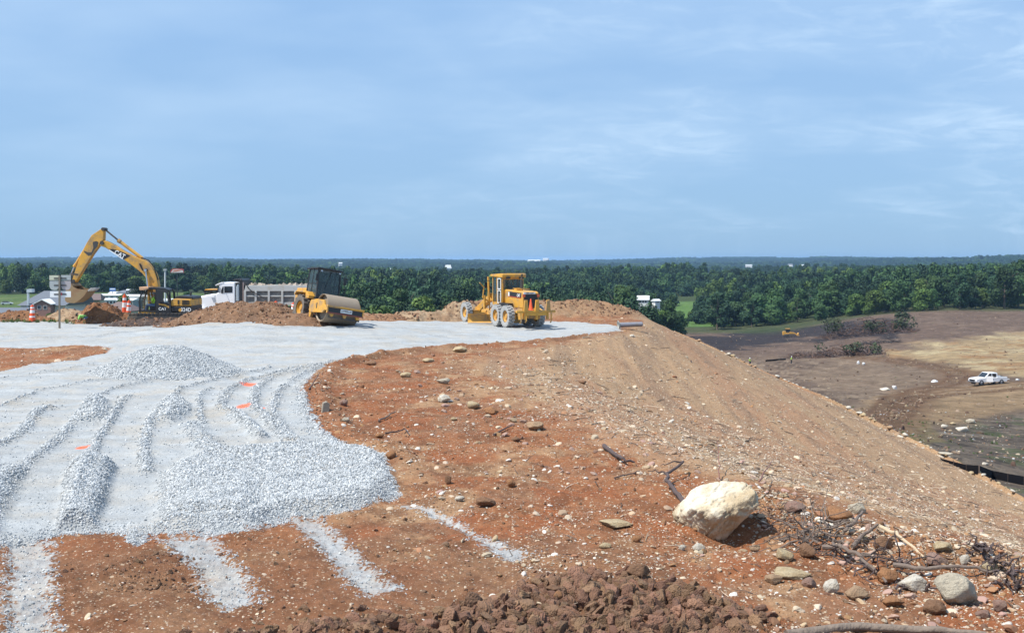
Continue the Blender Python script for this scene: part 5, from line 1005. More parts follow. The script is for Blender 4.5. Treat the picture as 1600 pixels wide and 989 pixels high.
# ------------------------------------------------------------------ white pickup in the valley
p = P(1543, 405, 173); pk = empty('pickup_truck', (p.x, p.y, h1(p.x, p.y) + .05), R(180 + 16), label='white pickup truck parked beside the dirt road with an open front door', cat='pickup truck')
b = MB(); b.prism([(-2.95, .55), (-2.95, 1.18), (-.95, 1.18), (-.95, 1.10), (1.15, 1.12), (2.45, 1.02), (2.82, .9), (2.88, .5), (2.4, .42), (-2.8, .45)], -.97, .97); body = b.build('body', WHT, pk, bevel=.06)
b = MB(); b.prism([(-1.30, 1.12), (-1.15, 1.86), (.35, 1.88), (1.2, 1.14)], -.86, .86, taper=None); cbn = b.build('cabin', WHT, pk, bevel=.06)
for s_ in (-1, 1):
    b = MB(); b.prism([(-.95, 1.2), (-.88, 1.72), (-.18, 1.74), (-.18, 1.2)], s_ * .862, s_ * .872); b.build('side_window', GLASSD, cbn); b = MB(); b.prism([(0, 1.2), (0, 1.75), (.32, 1.75), (.9, 1.2)], s_ * .862, s_ * .872); b.build('side_window', GLASSD, cbn)
b = MB(); b.add([(1.17, -.76, 1.20), (1.17, .76, 1.20), (.44, .72, 1.84), (.44, -.72, 1.84)], [(0, 1, 2, 3)]); q = b.build('windshield', GLASSD, cbn); q.modifiers.new('t', 'SOLIDIFY').thickness = .03
b = MB(); b.bb(-2.8, -1.33, -.8, .8, 1.183, 1.20); b.build('cargo_bed', BLK, pk); b = MB(); b.bb(-1.85, -1.4, -.75, .75, 1.2, 1.36); b.build('tool_box', mat('tool_box_white', (.6, .6, .6), .5), pk); b = MB(); b.bb(-3.55, -2.97, -.8, .8, .74, .80); b.build('tailgate', WHT, pk)
b = MB(); b.bb(2.86, 2.92, -.6, .6, .6, .88); b.build('grille', BLK, pk); b = MB(); b.bb(2.86, 3.0, -.95, .95, .40, .56); b.build('bumper', mat('bumper_dark', (.10, .10, .11), .4), pk)
for s_ in (-1, 1): MB().bb(2.80, 2.9, s_ * .78 - .12, s_ * .78 + .12, .68, .86).build('headlight', mat('headlight', (.6, .6, .62), .1), pk)
b = MB(); b.box((.62, 1.28, .95), (1.0, .05, .9), rot=(0, 0, R(-28))); b.build('door', WHT, pk); b = MB(); b.cyl((-.25, .975, .85), (-.25, .98, .85), .16, 12); b.build('emblem', mat('door_emblem', (.05, .06, .08), .5), body)
for x in (-1.85, 1.9):
    for s_ in (-1, 1):
        MB().lathe((x, s_ * .90, .40), (0, s_, 0), [(.48, -.1), (.48, .075)], 20).build('wheel_arch', BLK, body); wheel(pk, x, s_ * .88, .40, .26, TYRE, CHROME, s_, lugs=0, lug=.01)
# ------------------------------------------------------------------ small yellow crawler on the burnt ground
p = P(1232, 405, 352); cr = empty('crawler_loader', (p.x, p.y, h1(p.x, p.y) + .05), R(-8), label='small yellow crawler loader with dark cab on the blackened ground', cat='crawler loader')
for s_ in (-1, 1): b = MB(); b.prism([(-1.6, .35), (-1.3, .02), (1.2, .02), (1.6, .4), (1.2, .8), (-1.3, .85)], s_ * .7, s_ * 1.15); b.build('track', DARK, cr, bevel=.05)
b = MB(); b.prism([(-1.9, .5), (-1.9, 1.6), (-.9, 1.75), (-.9, 1.3), (.5, 1.3), (1.4, 1.15), (1.5, .5)], -.7, .7); b.build('body', YEL, cr, bevel=.05); b = MB(); b.bb(-.85, .35, -.6, .6, 1.3, 2.45); b.build('cab', GLASSD, cr); b = MB(); b.bb(-.95, .45, -.7, .7, 2.45, 2.58); b.build('cab_roof', YELD, cr)
for x, y in ((-.88, -.62), (-.88, .62), (.38, -.62), (.38, .62)): MB().bb(x - .05, x + .05, y - .05, y + .05, 1.3, 2.45).build('cab_post', BLK, cr)
for s_ in (-1, 1): b = MB(); b.prism([(0, 1.0), (.3, 1.6), (2.0, 1.25), (2.9, .55), (2.7, .4), (1.8, .95)], s_ * .75, s_ * .9); b.build('lift_arm', YEL, cr)
b = MB(); b.prism([(2.7, .2), (3.7, .15), (3.8, .3), (3.0, .5), (3.2, 1.25), (2.9, 1.2), (2.65, .6)], -1.2, 1.2); b.build('bucket', YELD, cr, bevel=.03)
# people in the valley
for px, py, rz, l in ((1172, 568, 120, 'worker in a lime shirt just beyond the edge of the bank'), (1236.5, 568, -30, 'worker in a lime shirt walking across the brown field')):
    d = 246 if px > 1200 else 244; p = P(px, 405, d); z = EYE - (py + 4.5 - HZ) / F * d; zz_ = h1(p.x, p.y); person((p.x, p.y, zz_), R(rz), 'stand', l, legs=mat('dark_trousers', (.05, .05, .06), .9))
# ------------------------------------------------------------------ loose soil heaps
def soil_mat(name, c, c2, spk=(.5, .42, .32), stony=.2):
    m = bpy.data.materials.new(name); m.use_nodes = True; t = m.node_tree; b = t.nodes['Principled BSDF']; b.inputs['Roughness'].default_value = .95; b.inputs['Specular IOR Level'].default_value = .15
    tc_ = t.nodes.new('ShaderNodeTexCoord').outputs['Object']; L = t.links.new
    def no(s, d=6): n = t.nodes.new('ShaderNodeTexNoise'); n.inputs['Scale'].default_value = s; n.inputs['Detail'].default_value = d; n.inputs['Roughness'].default_value = .65; L(tc_, n.inputs['Vector']); return n.outputs[0]
    a, bb2, c3 = no(1.1), no(6), no(28, 4)
    mx = t.nodes.new('ShaderNodeMix'); mx.data_type = 'RGBA'; L(M(t, 'MULTIPLY', M(t, 'SUBTRACT', a, .4, clamp=True), 5., clamp=True), mx.inputs[0]); mx.inputs[6].default_value = (*c, 1); mx.inputs[7].default_value = (*c2, 1)
    v = t.nodes.new('ShaderNodeTexVoronoi'); v.inputs['Scale'].default_value = 9; L(tc_, v.inputs['Vector']); sp = t.nodes.new('ShaderNodeSeparateColor'); L(v.outputs['Color'], sp.inputs[0])
    k = M(t, 'MULTIPLY', M(t, 'LESS_THAN', v.outputs['Distance'], .3), M(t, 'LESS_THAN', sp.outputs[0], stony)); m2 = t.nodes.new('ShaderNodeMix'); m2.data_type = 'RGBA'; L(M(t, 'MULTIPLY', k, .7), m2.inputs[0]); L(mx.outputs[2], m2.inputs[6]); m2.inputs[7].default_value = (*spk, 1)
    hs = t.nodes.new('ShaderNodeHueSaturation'); L(m2.outputs[2], hs.inputs['Color']); L(M(t, 'ADD', M(t, 'MULTIPLY', bb2, .9), .55), hs.inputs['Value']); L(hs.outputs[0], b.inputs['Base Color'])
    bp = t.nodes.new('ShaderNodeBump'); bp.inputs['Distance'].default_value = 1; bp.inputs['Strength'].default_value = .8; L(M(t, 'ADD', M(t, 'MULTIPLY', bb2, .10), M(t, 'MULTIPLY', c3, .03)), bp.inputs['Height']); L(bp.outputs[0], b.inputs['Normal']); return m
BROWN = soil_mat('brown_soil', (.165, .098, .060), (.22, .125, .072)); REDB = soil_mat('red_soil', (.17, .080, .040), (.25, .125, .062)); TANS = soil_mat('tan_soil', (.34, .245, .155), (.26, .165, .098)); DRKS = soil_mat('dark_rubble', (.065, .05, .045), (.12, .08, .06), (.3, .26, .22), .3); CRUSH = None
clod_pts = []   # (x, y, z, size)
def heap(name, cx_, cy_, rx, ry, h, m, label, seed, rough=.35, base=None, n=130, cat='soil heap', group=None, peak=1.3, clods=0, flat=0, skew=0, rz_=0):
    u = np.linspace(-1.15, 1.15, n); A, B_ = np.meshgrid(u, u, indexing='ij'); a = A.ravel(); b = B_.ravel(); r = np.sqrt(a * a + b * b) * (1 + .28 * (fbm(np.arctan2(b, a) * 1.6 + seed, np.zeros_like(a) + seed, seed, 2) - .5))
    ca_, sa_ = math.cos(rz_), math.sin(rz_); lx = a * rx; ly = b * ry; x = cx_ + lx * ca_ - ly * sa_; y = cy_ + lx * sa_ + ly * ca_; g = H(x, y)
    k = np.clip(1 - r, 0, 1); prof = ss(k * peak) if not flat else np.clip(k * flat, 0, 1) ** .92
    w1, c1_ = worley(x * 1.7, y * 1.7, seed + 2); w2, c2_ = worley(x * 4.2, y * 4.2, seed + 3)
    z = g - .06 + prof * h * (1 + skew * a) * (1 + rough * 1.3 * (fbm(x * .9, y * .9, seed + 4, 3) - .5)) + ss(prof * 6) * rough * ((.5 - w1) * .34 * (.3 + c1_) + (.5 - w2) * .14 * (.3 + c2_) + (fbm(x * 5, y * 5, seed, 3) - .5) * .1) * (h + .4)
    me = bpy.data.meshes.new(name); j, i = np.meshgrid(np.arange(n - 1), np.arange(n - 1), indexing='ij'); q0 = (j * n + i).ravel(); q = np.stack([q0, q0 + n, q0 + n + 1, q0 + 1], 1)
    keep = (prof.reshape(n, n)[:-1, :-1] + prof.reshape(n, n)[1:, 1:] > 0).ravel(); q = q[keep].astype(np.int32)
    co = np.stack([x - cx_, y - cy_, z], 1).astype(np.float32); used = np.unique(q); mp_ = np.zeros(len(co), np.int32); mp_[used] = np.arange(len(used)); q = mp_[q]; co = co[used]
    me.vertices.add(len(co)); me.vertices.foreach_set('co', co.ravel()); me.loops.add(q.size); me.loops.foreach_set('vertex_index', q.ravel()); me.polygons.add(len(q)); me.polygons.foreach_set('loop_start', np.arange(0, q.size, 4, dtype=np.int32)); me.polygons.foreach_set('use_smooth', np.ones(len(q), bool)); me.update(calc_edges=True)
    me.materials.append(m); o = link(name, me); o.location = (cx_, cy_, 0); tag(o, label, cat, group)
    zz2 = z; pr = np.random.default_rng(seed)
    if clods:
        ix = pr.choice(np.where(prof > .04)[0], clods)
        for i_ in ix: clod_pts.append((x[i_] + pr.normal() * .05, y[i_] + pr.normal() * .05, z[i_] + .0, .035 + .10 * pr.random() ** 4))
    return o, (x, y, z, prof)
def HP(px, d): return ((px - 800) / F * d, d)
x_, y_ = HP(372, 63.0); heap('soil_heap', x_, y_, 4.9, 3.6, 1.12, BROWN, 'big brown soil heap in front of the white dump truck', 11, n=170, clods=900, peak=1.25, skew=.1)
x_, y_ = HP(478, 59.5); heap('soil_heap', x_, y_, 3.2, 2.2, .55, BROWN, 'low tail of brown soil running under the drum roller', 12, clods=250, n=90)
x_, y_ = HP(160, 73.5); heap('soil_heap', x_, y_, 2.3, 2.0, 1.30, REDB, 'steep rocky red heap behind the excavator bucket', 13, clods=300, n=110, rough=.4)
x_, y_ = HP(205, 74.5); heap('soil_heap', x_, y_, 3.2, 1.8, .72, REDB, 'red brown heap behind the tall orange markers', 14, clods=250, n=110)
x_, y_ = HP(118, 75.5); heap('soil_heap', x_, y_, 3.0, 2.2, .72, TANS, 'pale tan heap between the sign post and the red heap', 15, clods=120, n=100)
x_, y_ = HP(30, 74.5); heap('soil_heap', x_, y_, 2.3, 2.0, .66, REDB, 'dark red heap left of the small orange marker', 16, clods=250, n=110, rough=.45)
x_, y_ = HP(-25, 74.5); heap('soil_heap', x_, y_, 2.6, 2.0, .45, REDB, 'red soil heap cut by the left edge of the photo', 26, clods=100, n=80, rough=.45)
x_, y_ = HP(78, 74.5); heap('soil_heap', x_, y_, 1.9, 1.5, .28, REDB, 'low red heap around the foot of the sign post', 17, clods=150, n=90, rough=.5)
x_, y_ = HP(248, 68.5); heap('rubble_heap', x_, y_, 4.2, 1.7, .42, DRKS, 'low dark rubble along the gravel edge below the excavator', 18, clods=500, n=120, rough=.6)
x_, y_ = HP(590, 74.0); heap('soil_heap', x_, y_, 3.4, 1.8, .45, soil_mat('bank_soil', (.29, .16, .09), (.21, .115, .065)), 'low soil bank just right of the drum roller', 19, clods=250, n=100, rough=.6)
x_, y_ = HP(668, 74.5); heap('soil_heap', x_, y_, 3.8, 1.8, .62, TANS, 'low soil bank left of the motor grader', 20, clods=300, n=100, rough=.6)
x_, y_ = HP(722, 76.5); heap('soil_heap', x_, y_, 2.3, 2.0, 1.0, TANS, 'rocky tan heap behind the grader front wheel', 21, clods=250, n=100, rough=.5)
# crushed stone heap on the pad
CRUSH = mat('crushed_stone', (.37, .385, .385), .95, var=.35, vscale=16, bump=.04, bscale=22)
gx_, gy_ = G(245, 590); gh, gfield = heap('gravel_heap', gx_, gy_ + 1.2, 2.85, 2.6, 1.05, CRUSH, 'large cone shaped heap of grey crushed stone on the pad', 30, rough=.06, n=150, cat='gravel heap', flat=1.25)

# ------------------------------------------------------------------ stones and clods
def stone_mesh(name, seed, sub, m, flat=.75, ang=9, amp=.1):
    r_ = np.random.default_rng(seed); bm = bmesh.new(); bmesh.ops.create_icosphere(bm, subdivisions=sub, radius=1)
    nn = r_.normal(size=(ang, 3)); nn /= np.linalg.norm(nn, axis=1)[:, None]; hh = .55 + .4 * r_.random(ang)
    for v in bm.verts:
        d = np.array(v.co.normalized()); r = 1.0
        for a, h_ in zip(nn, hh):
            q = d @ a
            if q > .05: r = min(r, h_ / q)
        if sub >= 3: r *= 1 + amp * (fbm(np.array([d[0] * 3 + seed]), np.array([d[1] * 3 + d[2] * 2]), seed, 4)[0] - .5)
        v.co = Vector(d * r); v.co.z *= flat
    me = bpy.data.meshes.new(name); bm.to_mesh(me); bm.free(); me.materials.append(m); return me
GST = [mat('gravel_stone_a', (.405, .42, .42), .9, objrand=.25), mat('gravel_stone_b', (.34, .355, .36), .9, objrand=.25), mat('gravel_stone_c', (.54, .545, .535), .9, objrand=.2)]
PST = [mat('chip_cream', (.44, .35, .25), .9, objrand=.3), mat('chip_orange', (.28, .145, .07), .9, objrand=.3), mat('chip_white', (.55, .50, .43), .9, objrand=.2), mat('chip_brown', (.18, .10, .06), .9, objrand=.3)]
def clod_mesh(name, seed, m):
    r_ = np.random.default_rng(seed); nn = r_.normal(size=(13, 3)); nn /= np.linalg.norm(nn, axis=1)[:, None]; hh = .5 + .45 * r_.random(13)
    bm = bmesh.new(); bmesh.ops.create_icosphere(bm, subdivisions=3, radius=1)
    V = np.array([v.co[:] for v in bm.verts]); V /= np.linalg.norm(V, axis=1)[:, None]; r = np.ones(len(V))
    for a, h_ in zip(nn, hh): q = V @ a; r = np.minimum(r, np.where(q > .05, h_ / np.maximum(q, .05), 9))
    p = V * r[:, None]; r2 = 1 + .5 * (fbm(p[:, 0] * 2.6 + seed * 3, p[:, 1] * 2.6 + p[:, 2] * 1.7, seed, 4, .6) - .5) + .35 * (fbm(p[:, 2] * 6 + seed, p[:, 0] * 6 - p[:, 1] * 4, seed + 3, 3, .6) - .5); p = p * r2[:, None]
    for v, c in zip(bm.verts, p): v.co = Vector(c); v.co.z *= .7
    me = bpy.data.meshes.new(name); bm.to_mesh(me); bm.free(); me.materials.append(m)
    for q in me.polygons: q.use_smooth = True
    me.set_sharp_from_angle(angle=R(28)); return me
def mk(me): return bpy.data.objects.new(me.name, me)
def rnd(n): return rng.random(n)
def scatter_arrays(name, protos, x, y, z, s, idx, label, cat, flat=True, stretch=None, yaw=None):
    n = len(x); sc3 = np.stack([s * (.75 + .6 * rnd(n)), s * (.75 + .6 * rnd(n)), s * (.6 + .5 * rnd(n))], 1)
    if stretch: sc3[:, 1] *= stretch
    rt = np.stack([rng.normal(size=n) * (.35 if flat else 2), rng.normal(size=n) * (.35 if flat else 2), rnd(n) * 6.28 if yaw is None else rng.normal(size=n) * yaw], 1)
    scatter(name, protos, np.stack([x, y, z], 1), sc3, rt, idx, label, cat)
# gravel
N_ = 420000; y = 12.0 / (1 - rnd(N_) * (1 - 12.0 / 46)) ; x = -0.62 * y + rnd(N_) * (.62 + .10) * y
f = ground_fields(x, y); loose = np.clip(f['heap'] + .85 * f['ridge'], 0, 1); edge = np.exp(-((f['gravel'] - .1) / .25) ** 2)
pr_ = (f['gravel'] > -.02) * (.03 + .95 * np.clip(loose + .8 * edge, 0, 1)) * np.where(y < 20, 1, (20 / y) ** 1.3)
pr_ = pr_ + (f['strip'] > -.1) * (f['gravel'] < 0) * .05 * (y < 19)
k = rnd(N_) < pr_; x, y, z, lo_ = x[k], y[k], f['z'][k], loose[k]; print('gravel', k.sum())
if len(x) > 110000: x, y, z, lo_ = x[:110000], y[:110000], z[:110000], lo_[:110000]
s = (.010 + .011 * rnd(len(x)) ** 1.5 + .006 * lo_) * np.clip(y / 18, 1, 1.7)
gp = [mk(stone_mesh('s%d' % i, 500 + i, 1, GST[i % 3], ang=7)) for i in range(6)]
scatter_arrays('loose_gravel', gp, x, y, z + s * .25, s, rng.integers(0, 6, len(x)), 'loose grey crushed stone lying over the driven pad', 'gravel', flat=False)
hx, hy, hz_, hp = gfield; ix = rng.choice(np.where(hp > .02)[0], 14000); s = .018 + .022 * rnd(14000)
scatter_arrays('heap_gravel', [mk(stone_mesh('h%d' % i, 520 + i, 1, GST[i % 3], ang=7)) for i in range(6)], hx[ix] + rng.normal(size=14000) * .02, hy[ix] + rng.normal(size=14000) * .02, hz_[ix], s, rng.integers(0, 6, 14000), 'coarse crushed stone covering the cone shaped heap', 'gravel', flat=False)
# chips in the soil
N_ = 230000; y = 12.0 / (1 - rnd(N_) * (1 - 12.0 / 85)); x = -0.62 * y + rnd(N_) * 1.24 * y; f = ground_fields(x, y)
pr_ = (f['gravel'] < -.03) * f['im'] * (.16 + .42 * f['face'] + .9 * f['debris'] + .5 * f['edge'] + .5 * ss((fbm(x * .7, y * .7, 201, 3) - .5) * 6)) * (1 - .8 * f['clod']) * (f['strip'] < .05) * np.where((x < 0) & (y < 18), .35, 1)
k = rnd(N_) < pr_; x, y, z, fa_, db_, ed_ = x[k], y[k], f['z'][k], f['face'][k], f['debris'][k], f['edge'][k]; print('chips', k.sum())
big = np.where(rnd(len(x)) < .05 + .16 * db_ + .08 * ed_, 2.6, 1); s = (.006 + .020 * rnd(len(x)) ** 3) * big * np.clip(y / 22, .85, 1.8)
idx = np.where(rnd(len(x)) < .35 + .3 * fa_, 0, np.where(rnd(len(x)) < .5, 1, np.where(rnd(len(x)) < .5, 2, 3))); idx = idx + 4 * (rnd(len(x)) < .5)
scatter_arrays('stone_chips', [mk(stone_mesh('c%d' % i, 540 + i, 2, PST[i % 4], ang=8, flat=.6)) for i in range(8)], x, y, z + s * .1, s, idx, 'pale and rusty stone chips strewn over the bare soil', 'stones', stretch=1.15)
# twiglets lying along the machine tracks on the slope
N_ = 26000; y = 13 / (1 - rnd(N_) * (1 - 13.0 / 75)); x = rnd(N_) * .62 * y; f = ground_fields(x, y); k = (f['face'] > .1) & (rnd(N_) < .22) | (f['debris'] > .3) & (rnd(N_) < .5) | (f['im'] & (f['gravel'] < -.3) & (rnd(N_) < .025)); x, y, z = x[k], y[k], f['z'][k]
TWIG = [mat('twig_dark', (.09, .065, .05), .9, objrand=.3), mat('twig_pale', (.42, .33, .24), .9, objrand=.3)]
tw = []
for i in range(4):
    b = MB(); b.tube([(0, -.5, 0), (.05 * (i - 1), -.15, .03), (-.04, .2, .02), (.03 * i, .5, .0)], [.02, .018, .014, .006], 5); 
    if i % 2: b.tube([(0, 0, .02), (.12, .2, .06), (.2, .3, .05)], [.012, .009, .004], 4)
    o = b.build('t%d' % i, TWIG[i % 2]); col.objects.unlink(o); tw.append(o)
s = (.12 + .4 * rnd(len(x)) ** 2) * np.clip(y / 22, .8, 2)
scatter(*('twigs', tw, np.stack([x, y, z + .01], 1), np.stack([s, s, s], 1), np.stack([rng.normal(size=len(x)) * .12, rng.normal(size=len(x)) * .1, rng.normal(size=len(x)) * .6], 1), rng.integers(0, 4, len(x))), label='short dark and pale twigs strewn over the slope and soil', cat='twigs')
# clods
def in_poly_pts(pg, n, seed):
    r_ = np.random.default_rng(seed); a = np.array([p[:2] for p in pg]); lo = a.min(0); hi = a.max(0); lo = lo - .6; hi = hi + .6; lo[1] = max(lo[1], 11.2); x = lo[0] + r_.random(n * 3) * (hi[0] - lo[0]); y = lo[1] + r_.random(n * 3) * (hi[1] - lo[1]); d = sdf(x, y, pg); k = d > -.7; return x[k][:n], y[k][:n]
for pg, n, smax in ((CLODS, 9000, .12), (CLODS2, 3000, .10), (CLODS3, 1100, .035)):
    x, y = in_poly_pts(pg, n * 2, 7); dq = sdf(x, y, pg) + (fbm(x * 1.6, y * 1.6, 301, 4, .6) - .5) * 1.6; kk = rnd(len(x)) < ss((dq + .15) / .55); x, y = x[kk][:n], y[kk][:n]; z = H(x, y)
    for a, b_, c in zip(x, y, z): sz = .009 + smax * random.random() ** 7; clod_pts.append((a, b_, c + sz * .15, sz))
N_ = 9000; y = 79 + rnd(N_) * 8; x = -8 + rnd(N_) * 18; f = ground_fields(x, y); k = f['berm'] > .3; x, y, z = x[k][:1500], y[k][:1500], f['z'][k][:1500]
for a, b_, c in zip(x, y, z): clod_pts.append((a, b_, c, .035 + .10 * random.random() ** 4))
N_ = 30000; y = 12 / (1 - rnd(N_) * (1 - 12.0 / 60)); x = -.3 * y + rnd(N_) * .9 * y; f = ground_fields(x, y); k = ((f['edge'] > .35) | (f['debris'] > .4) | ((f['gravel'] < -.3) & f['im'] & (rnd(N_) < .06) & (f['face'] < .5))) & (f['gravel'] < -.1); x, y, z = x[k][:4500], y[k][:4500], f['z'][k][:4500]
for a, b_, c in zip(x, y, z): clod_pts.append((a, b_, c, (.010 + .045 * random.random() ** 4) * max(1, b_ / 24)))
cp = np.array(clod_pts); dark = (cp[:, 1] < 14.8) & (rng.random(len(cp)) < .6)
free = len(cp) - len(x)
idx = np.where(dark | (rng.random(len(cp)) < .4), rng.integers(0, 3, len(cp)), rng.integers(3, 6, len(cp)))
idx[free:] = rng.integers(3, 6, len(x)); CL1 = mat('clod_brown', (.20, .108, .062), .95, var=.3, vscale=1.5, objrand=.2, bump=.06, bscale=6); CL2 = mat('clod_red', (.25, .138, .080), .95, var=.3, vscale=1.5, objrand=.2, bump=.06, bscale=6)
scatter_arrays('soil_clods', [mk(clod_mesh('k%d' % i, 600 + i, CL1 if i < 3 else CL2)) for i in range(6)], cp[:, 0], cp[:, 1], cp[:, 2], cp[:, 3], idx, 'lumps of brown and red clay lying on the heaps and bare ground', 'clods', flat=False)

N_ = 26000; y = 12.2 / (1 - rnd(N_) * (1 - 12.2 / 45)); x = -.12 * y + rnd(N_) * .72 * y; f = ground_fields(x, y)
band = np.exp(-((f['dC'] + .9) / 1.5) ** 2) * .35 + f['debris'] * .9 + .06
k = (f['gravel'] < -.2) & (rnd(N_) < band * (.2 + 1.6 * ss((fbm(x * .9, y * .9, 401, 3) - .42) * 5)) * .42) & (f['clod'] < .3); x, y, z = x[k], y[k], f['z'][k]; s = (.016 + .075 * rnd(len(x)) ** 3.2) * np.clip(y / 20, .9, 1.5); print('rubble', len(x))
PST += [mat('chip_tan', (.36, .255, .16), .9, objrand=.25), mat('chip_pink', (.34, .22, .17), .9, objrand=.2)]
scatter_arrays('crest_rubble', [mk(stone_mesh('r%d' % i, 570 + i, 3, PST[[0, 1, 4, 5, 2, 4, 5, 0][i]], ang=11, flat=.62, amp=.25)) for i in range(8)], x, y, z + s * .12, s, rng.integers(0, 8, len(x)), 'tan, pink and cream rubble stones along the crest of the slope', 'stones')
N_ = 16000; px_ = 1050 + rnd(N_) * 600; d = 75 + rnd(N_) * 320; x = (px_ - 800) / F * d; y = d; f = ground_fields(x, y); q1, _ = seg_dist(x, y, ROAD1); q2, _ = seg_dist(x, y, ROAD3)
k = (f['valley'] > .9) & ((rnd(N_) < .14) | (np.minimum(q1, q2) < 1.8)); x, y, z = x[k], y[k], f['z'][k]; s = .06 + .26 * rnd(len(x)) ** 4
scatter_arrays('valley_clods', [mk(clod_mesh('w%d' % i, 650 + i, mat('valley_clod_%s' % 'abc'[i], [(.10, .06, .04), (.17, .11, .07), (.24, .18, .12)][i], .95, objrand=.25))) for i in range(3)], x, y, z, s, rng.integers(0, 3, len(x)), 'clods and crumbs of soil over the cleared valley ground', 'clods', flat=False)

# ------------------------------------------------------------------ rocks one can point to
def rock_mat(name, c, c2, c3):
    m = soil_mat(name, c, c2, c3, .0); b = m.node_tree.nodes['Principled BSDF']; b.inputs['Roughness'].default_value = .85
    for n in m.node_tree.nodes:
        if n.type == 'BUMP': n.inputs['Strength'].default_value = .7
        if n.type == 'TEX_VORONOI': n.inputs['Scale'].default_value = 7
        if n.type == 'HUE_SAT': 
            l = n.inputs['Value'].links[0].from_node; l.inputs[1].default_value = .62
            l.inputs[0].links[0].from_node.inputs[1].default_value = .76
    return m
RK = dict(white=rock_mat('rock_white', (.64, .59, .50), (.52, .45, .35), (.33, .28, .22)), grey=rock_mat('rock_grey', (.44, .39, .30), (.48, .42, .32), (.25, .22, .18)), tan=rock_mat('rock_tan', (.38, .25, .155), (.42, .29, .18), (.4, .31, .22)), orange=rock_mat('rock_orange', (.38, .19, .09), (.30, .155, .08), (.36, .22, .13)), pink=rock_mat('rock_pink', (.29, .175, .135), (.32, .22, .17), (.38, .30, .25)), yellow=rock_mat('rock_yellow', (.50, .40, .25), (.42, .31, .18), (.44, .38, .28)), brown=rock_mat('rock_brown', (.215, .12, .07), (.26, .15, .09), (.25, .16, .11)))
def rock_obj(name, m, planes, amp, seed, sub=5):
    bm = bmesh.new(); bmesh.ops.create_icosphere(bm, subdivisions=sub, radius=1); vs_ = np.array([v.co[:] for v in bm.verts]); vs_ /= np.linalg.norm(vs_, axis=1)[:, None]
    r = np.full(len(vs_), 1.5)
    for n_, h_ in planes:
        n_ = np.array(n_, float); n_ /= np.linalg.norm(n_); q = vs_ @ n_; t_ = np.where(q > .02, h_ / np.maximum(q, .02), 9); r = -np.log(np.exp(-70 * r) + np.exp(-70 * t_)) / 70
    p = vs_ * r[:, None]
    n1_ = fbm(p[:, 0] * 3.1 + seed, p[:, 1] * 3.1 + p[:, 2] * 2.3, seed, 5, .6) - .5; n2_ = fbm(p[:, 2] * 9 + seed, p[:, 0] * 7 - p[:, 1] * 7, seed + 2, 4, .6) - .5
    n3_ = np.abs(fbm(p[:, 0] * 5 - p[:, 2] * 4 + seed, p[:, 1] * 5 + p[:, 2] * 5, seed + 7, 3) - .5); p = p * (1 + amp * n1_ + amp * .5 * n2_ - amp * .8 * np.clip(.06 - n3_, 0, 1) * 6)[:, None]
    for v, c in zip(bm.verts, p): v.co = Vector(c)
    me = bpy.data.meshes.new(name); bm.to_mesh(me); bm.free(); me.materials.append(m)
    for q in me.polygons: q.use_smooth = True
    return link(name, me)
def rock(px, py, wpx, hpx, kind, label, seed, depth=.8, name='rock', group=None, sink=.12, planes=None, rz=None, sub=4):
    r_ = np.random.default_rng(seed)
    if planes is None:
        planes = []
        ph = r_.random() * 6.28
        for i in range(17): zc_ = 1 - 2 * (i + .5) / 17; aa = ph + i * 2.4 + r_.normal() * .35; q_ = math.sqrt(1 - zc_ * zc_); planes.append(((q_ * math.cos(aa), q_ * math.sin(aa), zc_ + r_.normal() * .15), .62 + .36 * r_.random()))
    o = rock_obj(name, RK[kind], planes, .16, seed, sub); p = on(px, py); s = p.y / F
    co = [v.co for v in o.data.vertices]; ex_ = (max(c.x for c in co) - min(c.x for c in co)); ez_ = max(c.z for c in co) - min(c.z for c in co); zmin = min(c.z for c in co)
    o.scale = (wpx * s / ex_, wpx * s * depth / ex_, hpx * s / ez_); o.location = (p.x, p.y + wpx * s * depth * .3, p.z - zmin * o.scale[2] - sink * hpx * s)
    if rz: o.rotation_euler = (0, 0, R(rz))
    return tag(o, label, 'rock', group)
bpl = [((-.12, -.50, .86), .34), ((.10, .45, .88), .37), ((-.62, -.62, -.42), .40), ((.20, -.78, -.58), .36), ((.97, -.05, .12), .50), ((.62, -.2, -.76), .30), ((-.72, .05, .66), .46), ((-.93, -.1, -.25), .60), ((0, 0, -1), .46), ((0, 1, 0), .42), ((.62, .3, .68), .47), ((.25, -.93, .1), .47), ((-.45, -.85, .2), .50)]
bo_ = rock_obj('boulder', rock_mat('boulder_stone', (.70, .65, .53), (.46, .36, .23), (.22, .16, .11)), bpl, .23, 77, 6)
p = on(1112, 846); s = p.y / F; bo_.location = (p.x + .22, p.y + .36, p.z + .40); bo_.scale = (1.10, 1.05, 1.12); bo_.rotation_euler = (0, R(-8), 0); tag(bo_, 'big cream boulder lying alone at the edge of the slope', 'boulder')
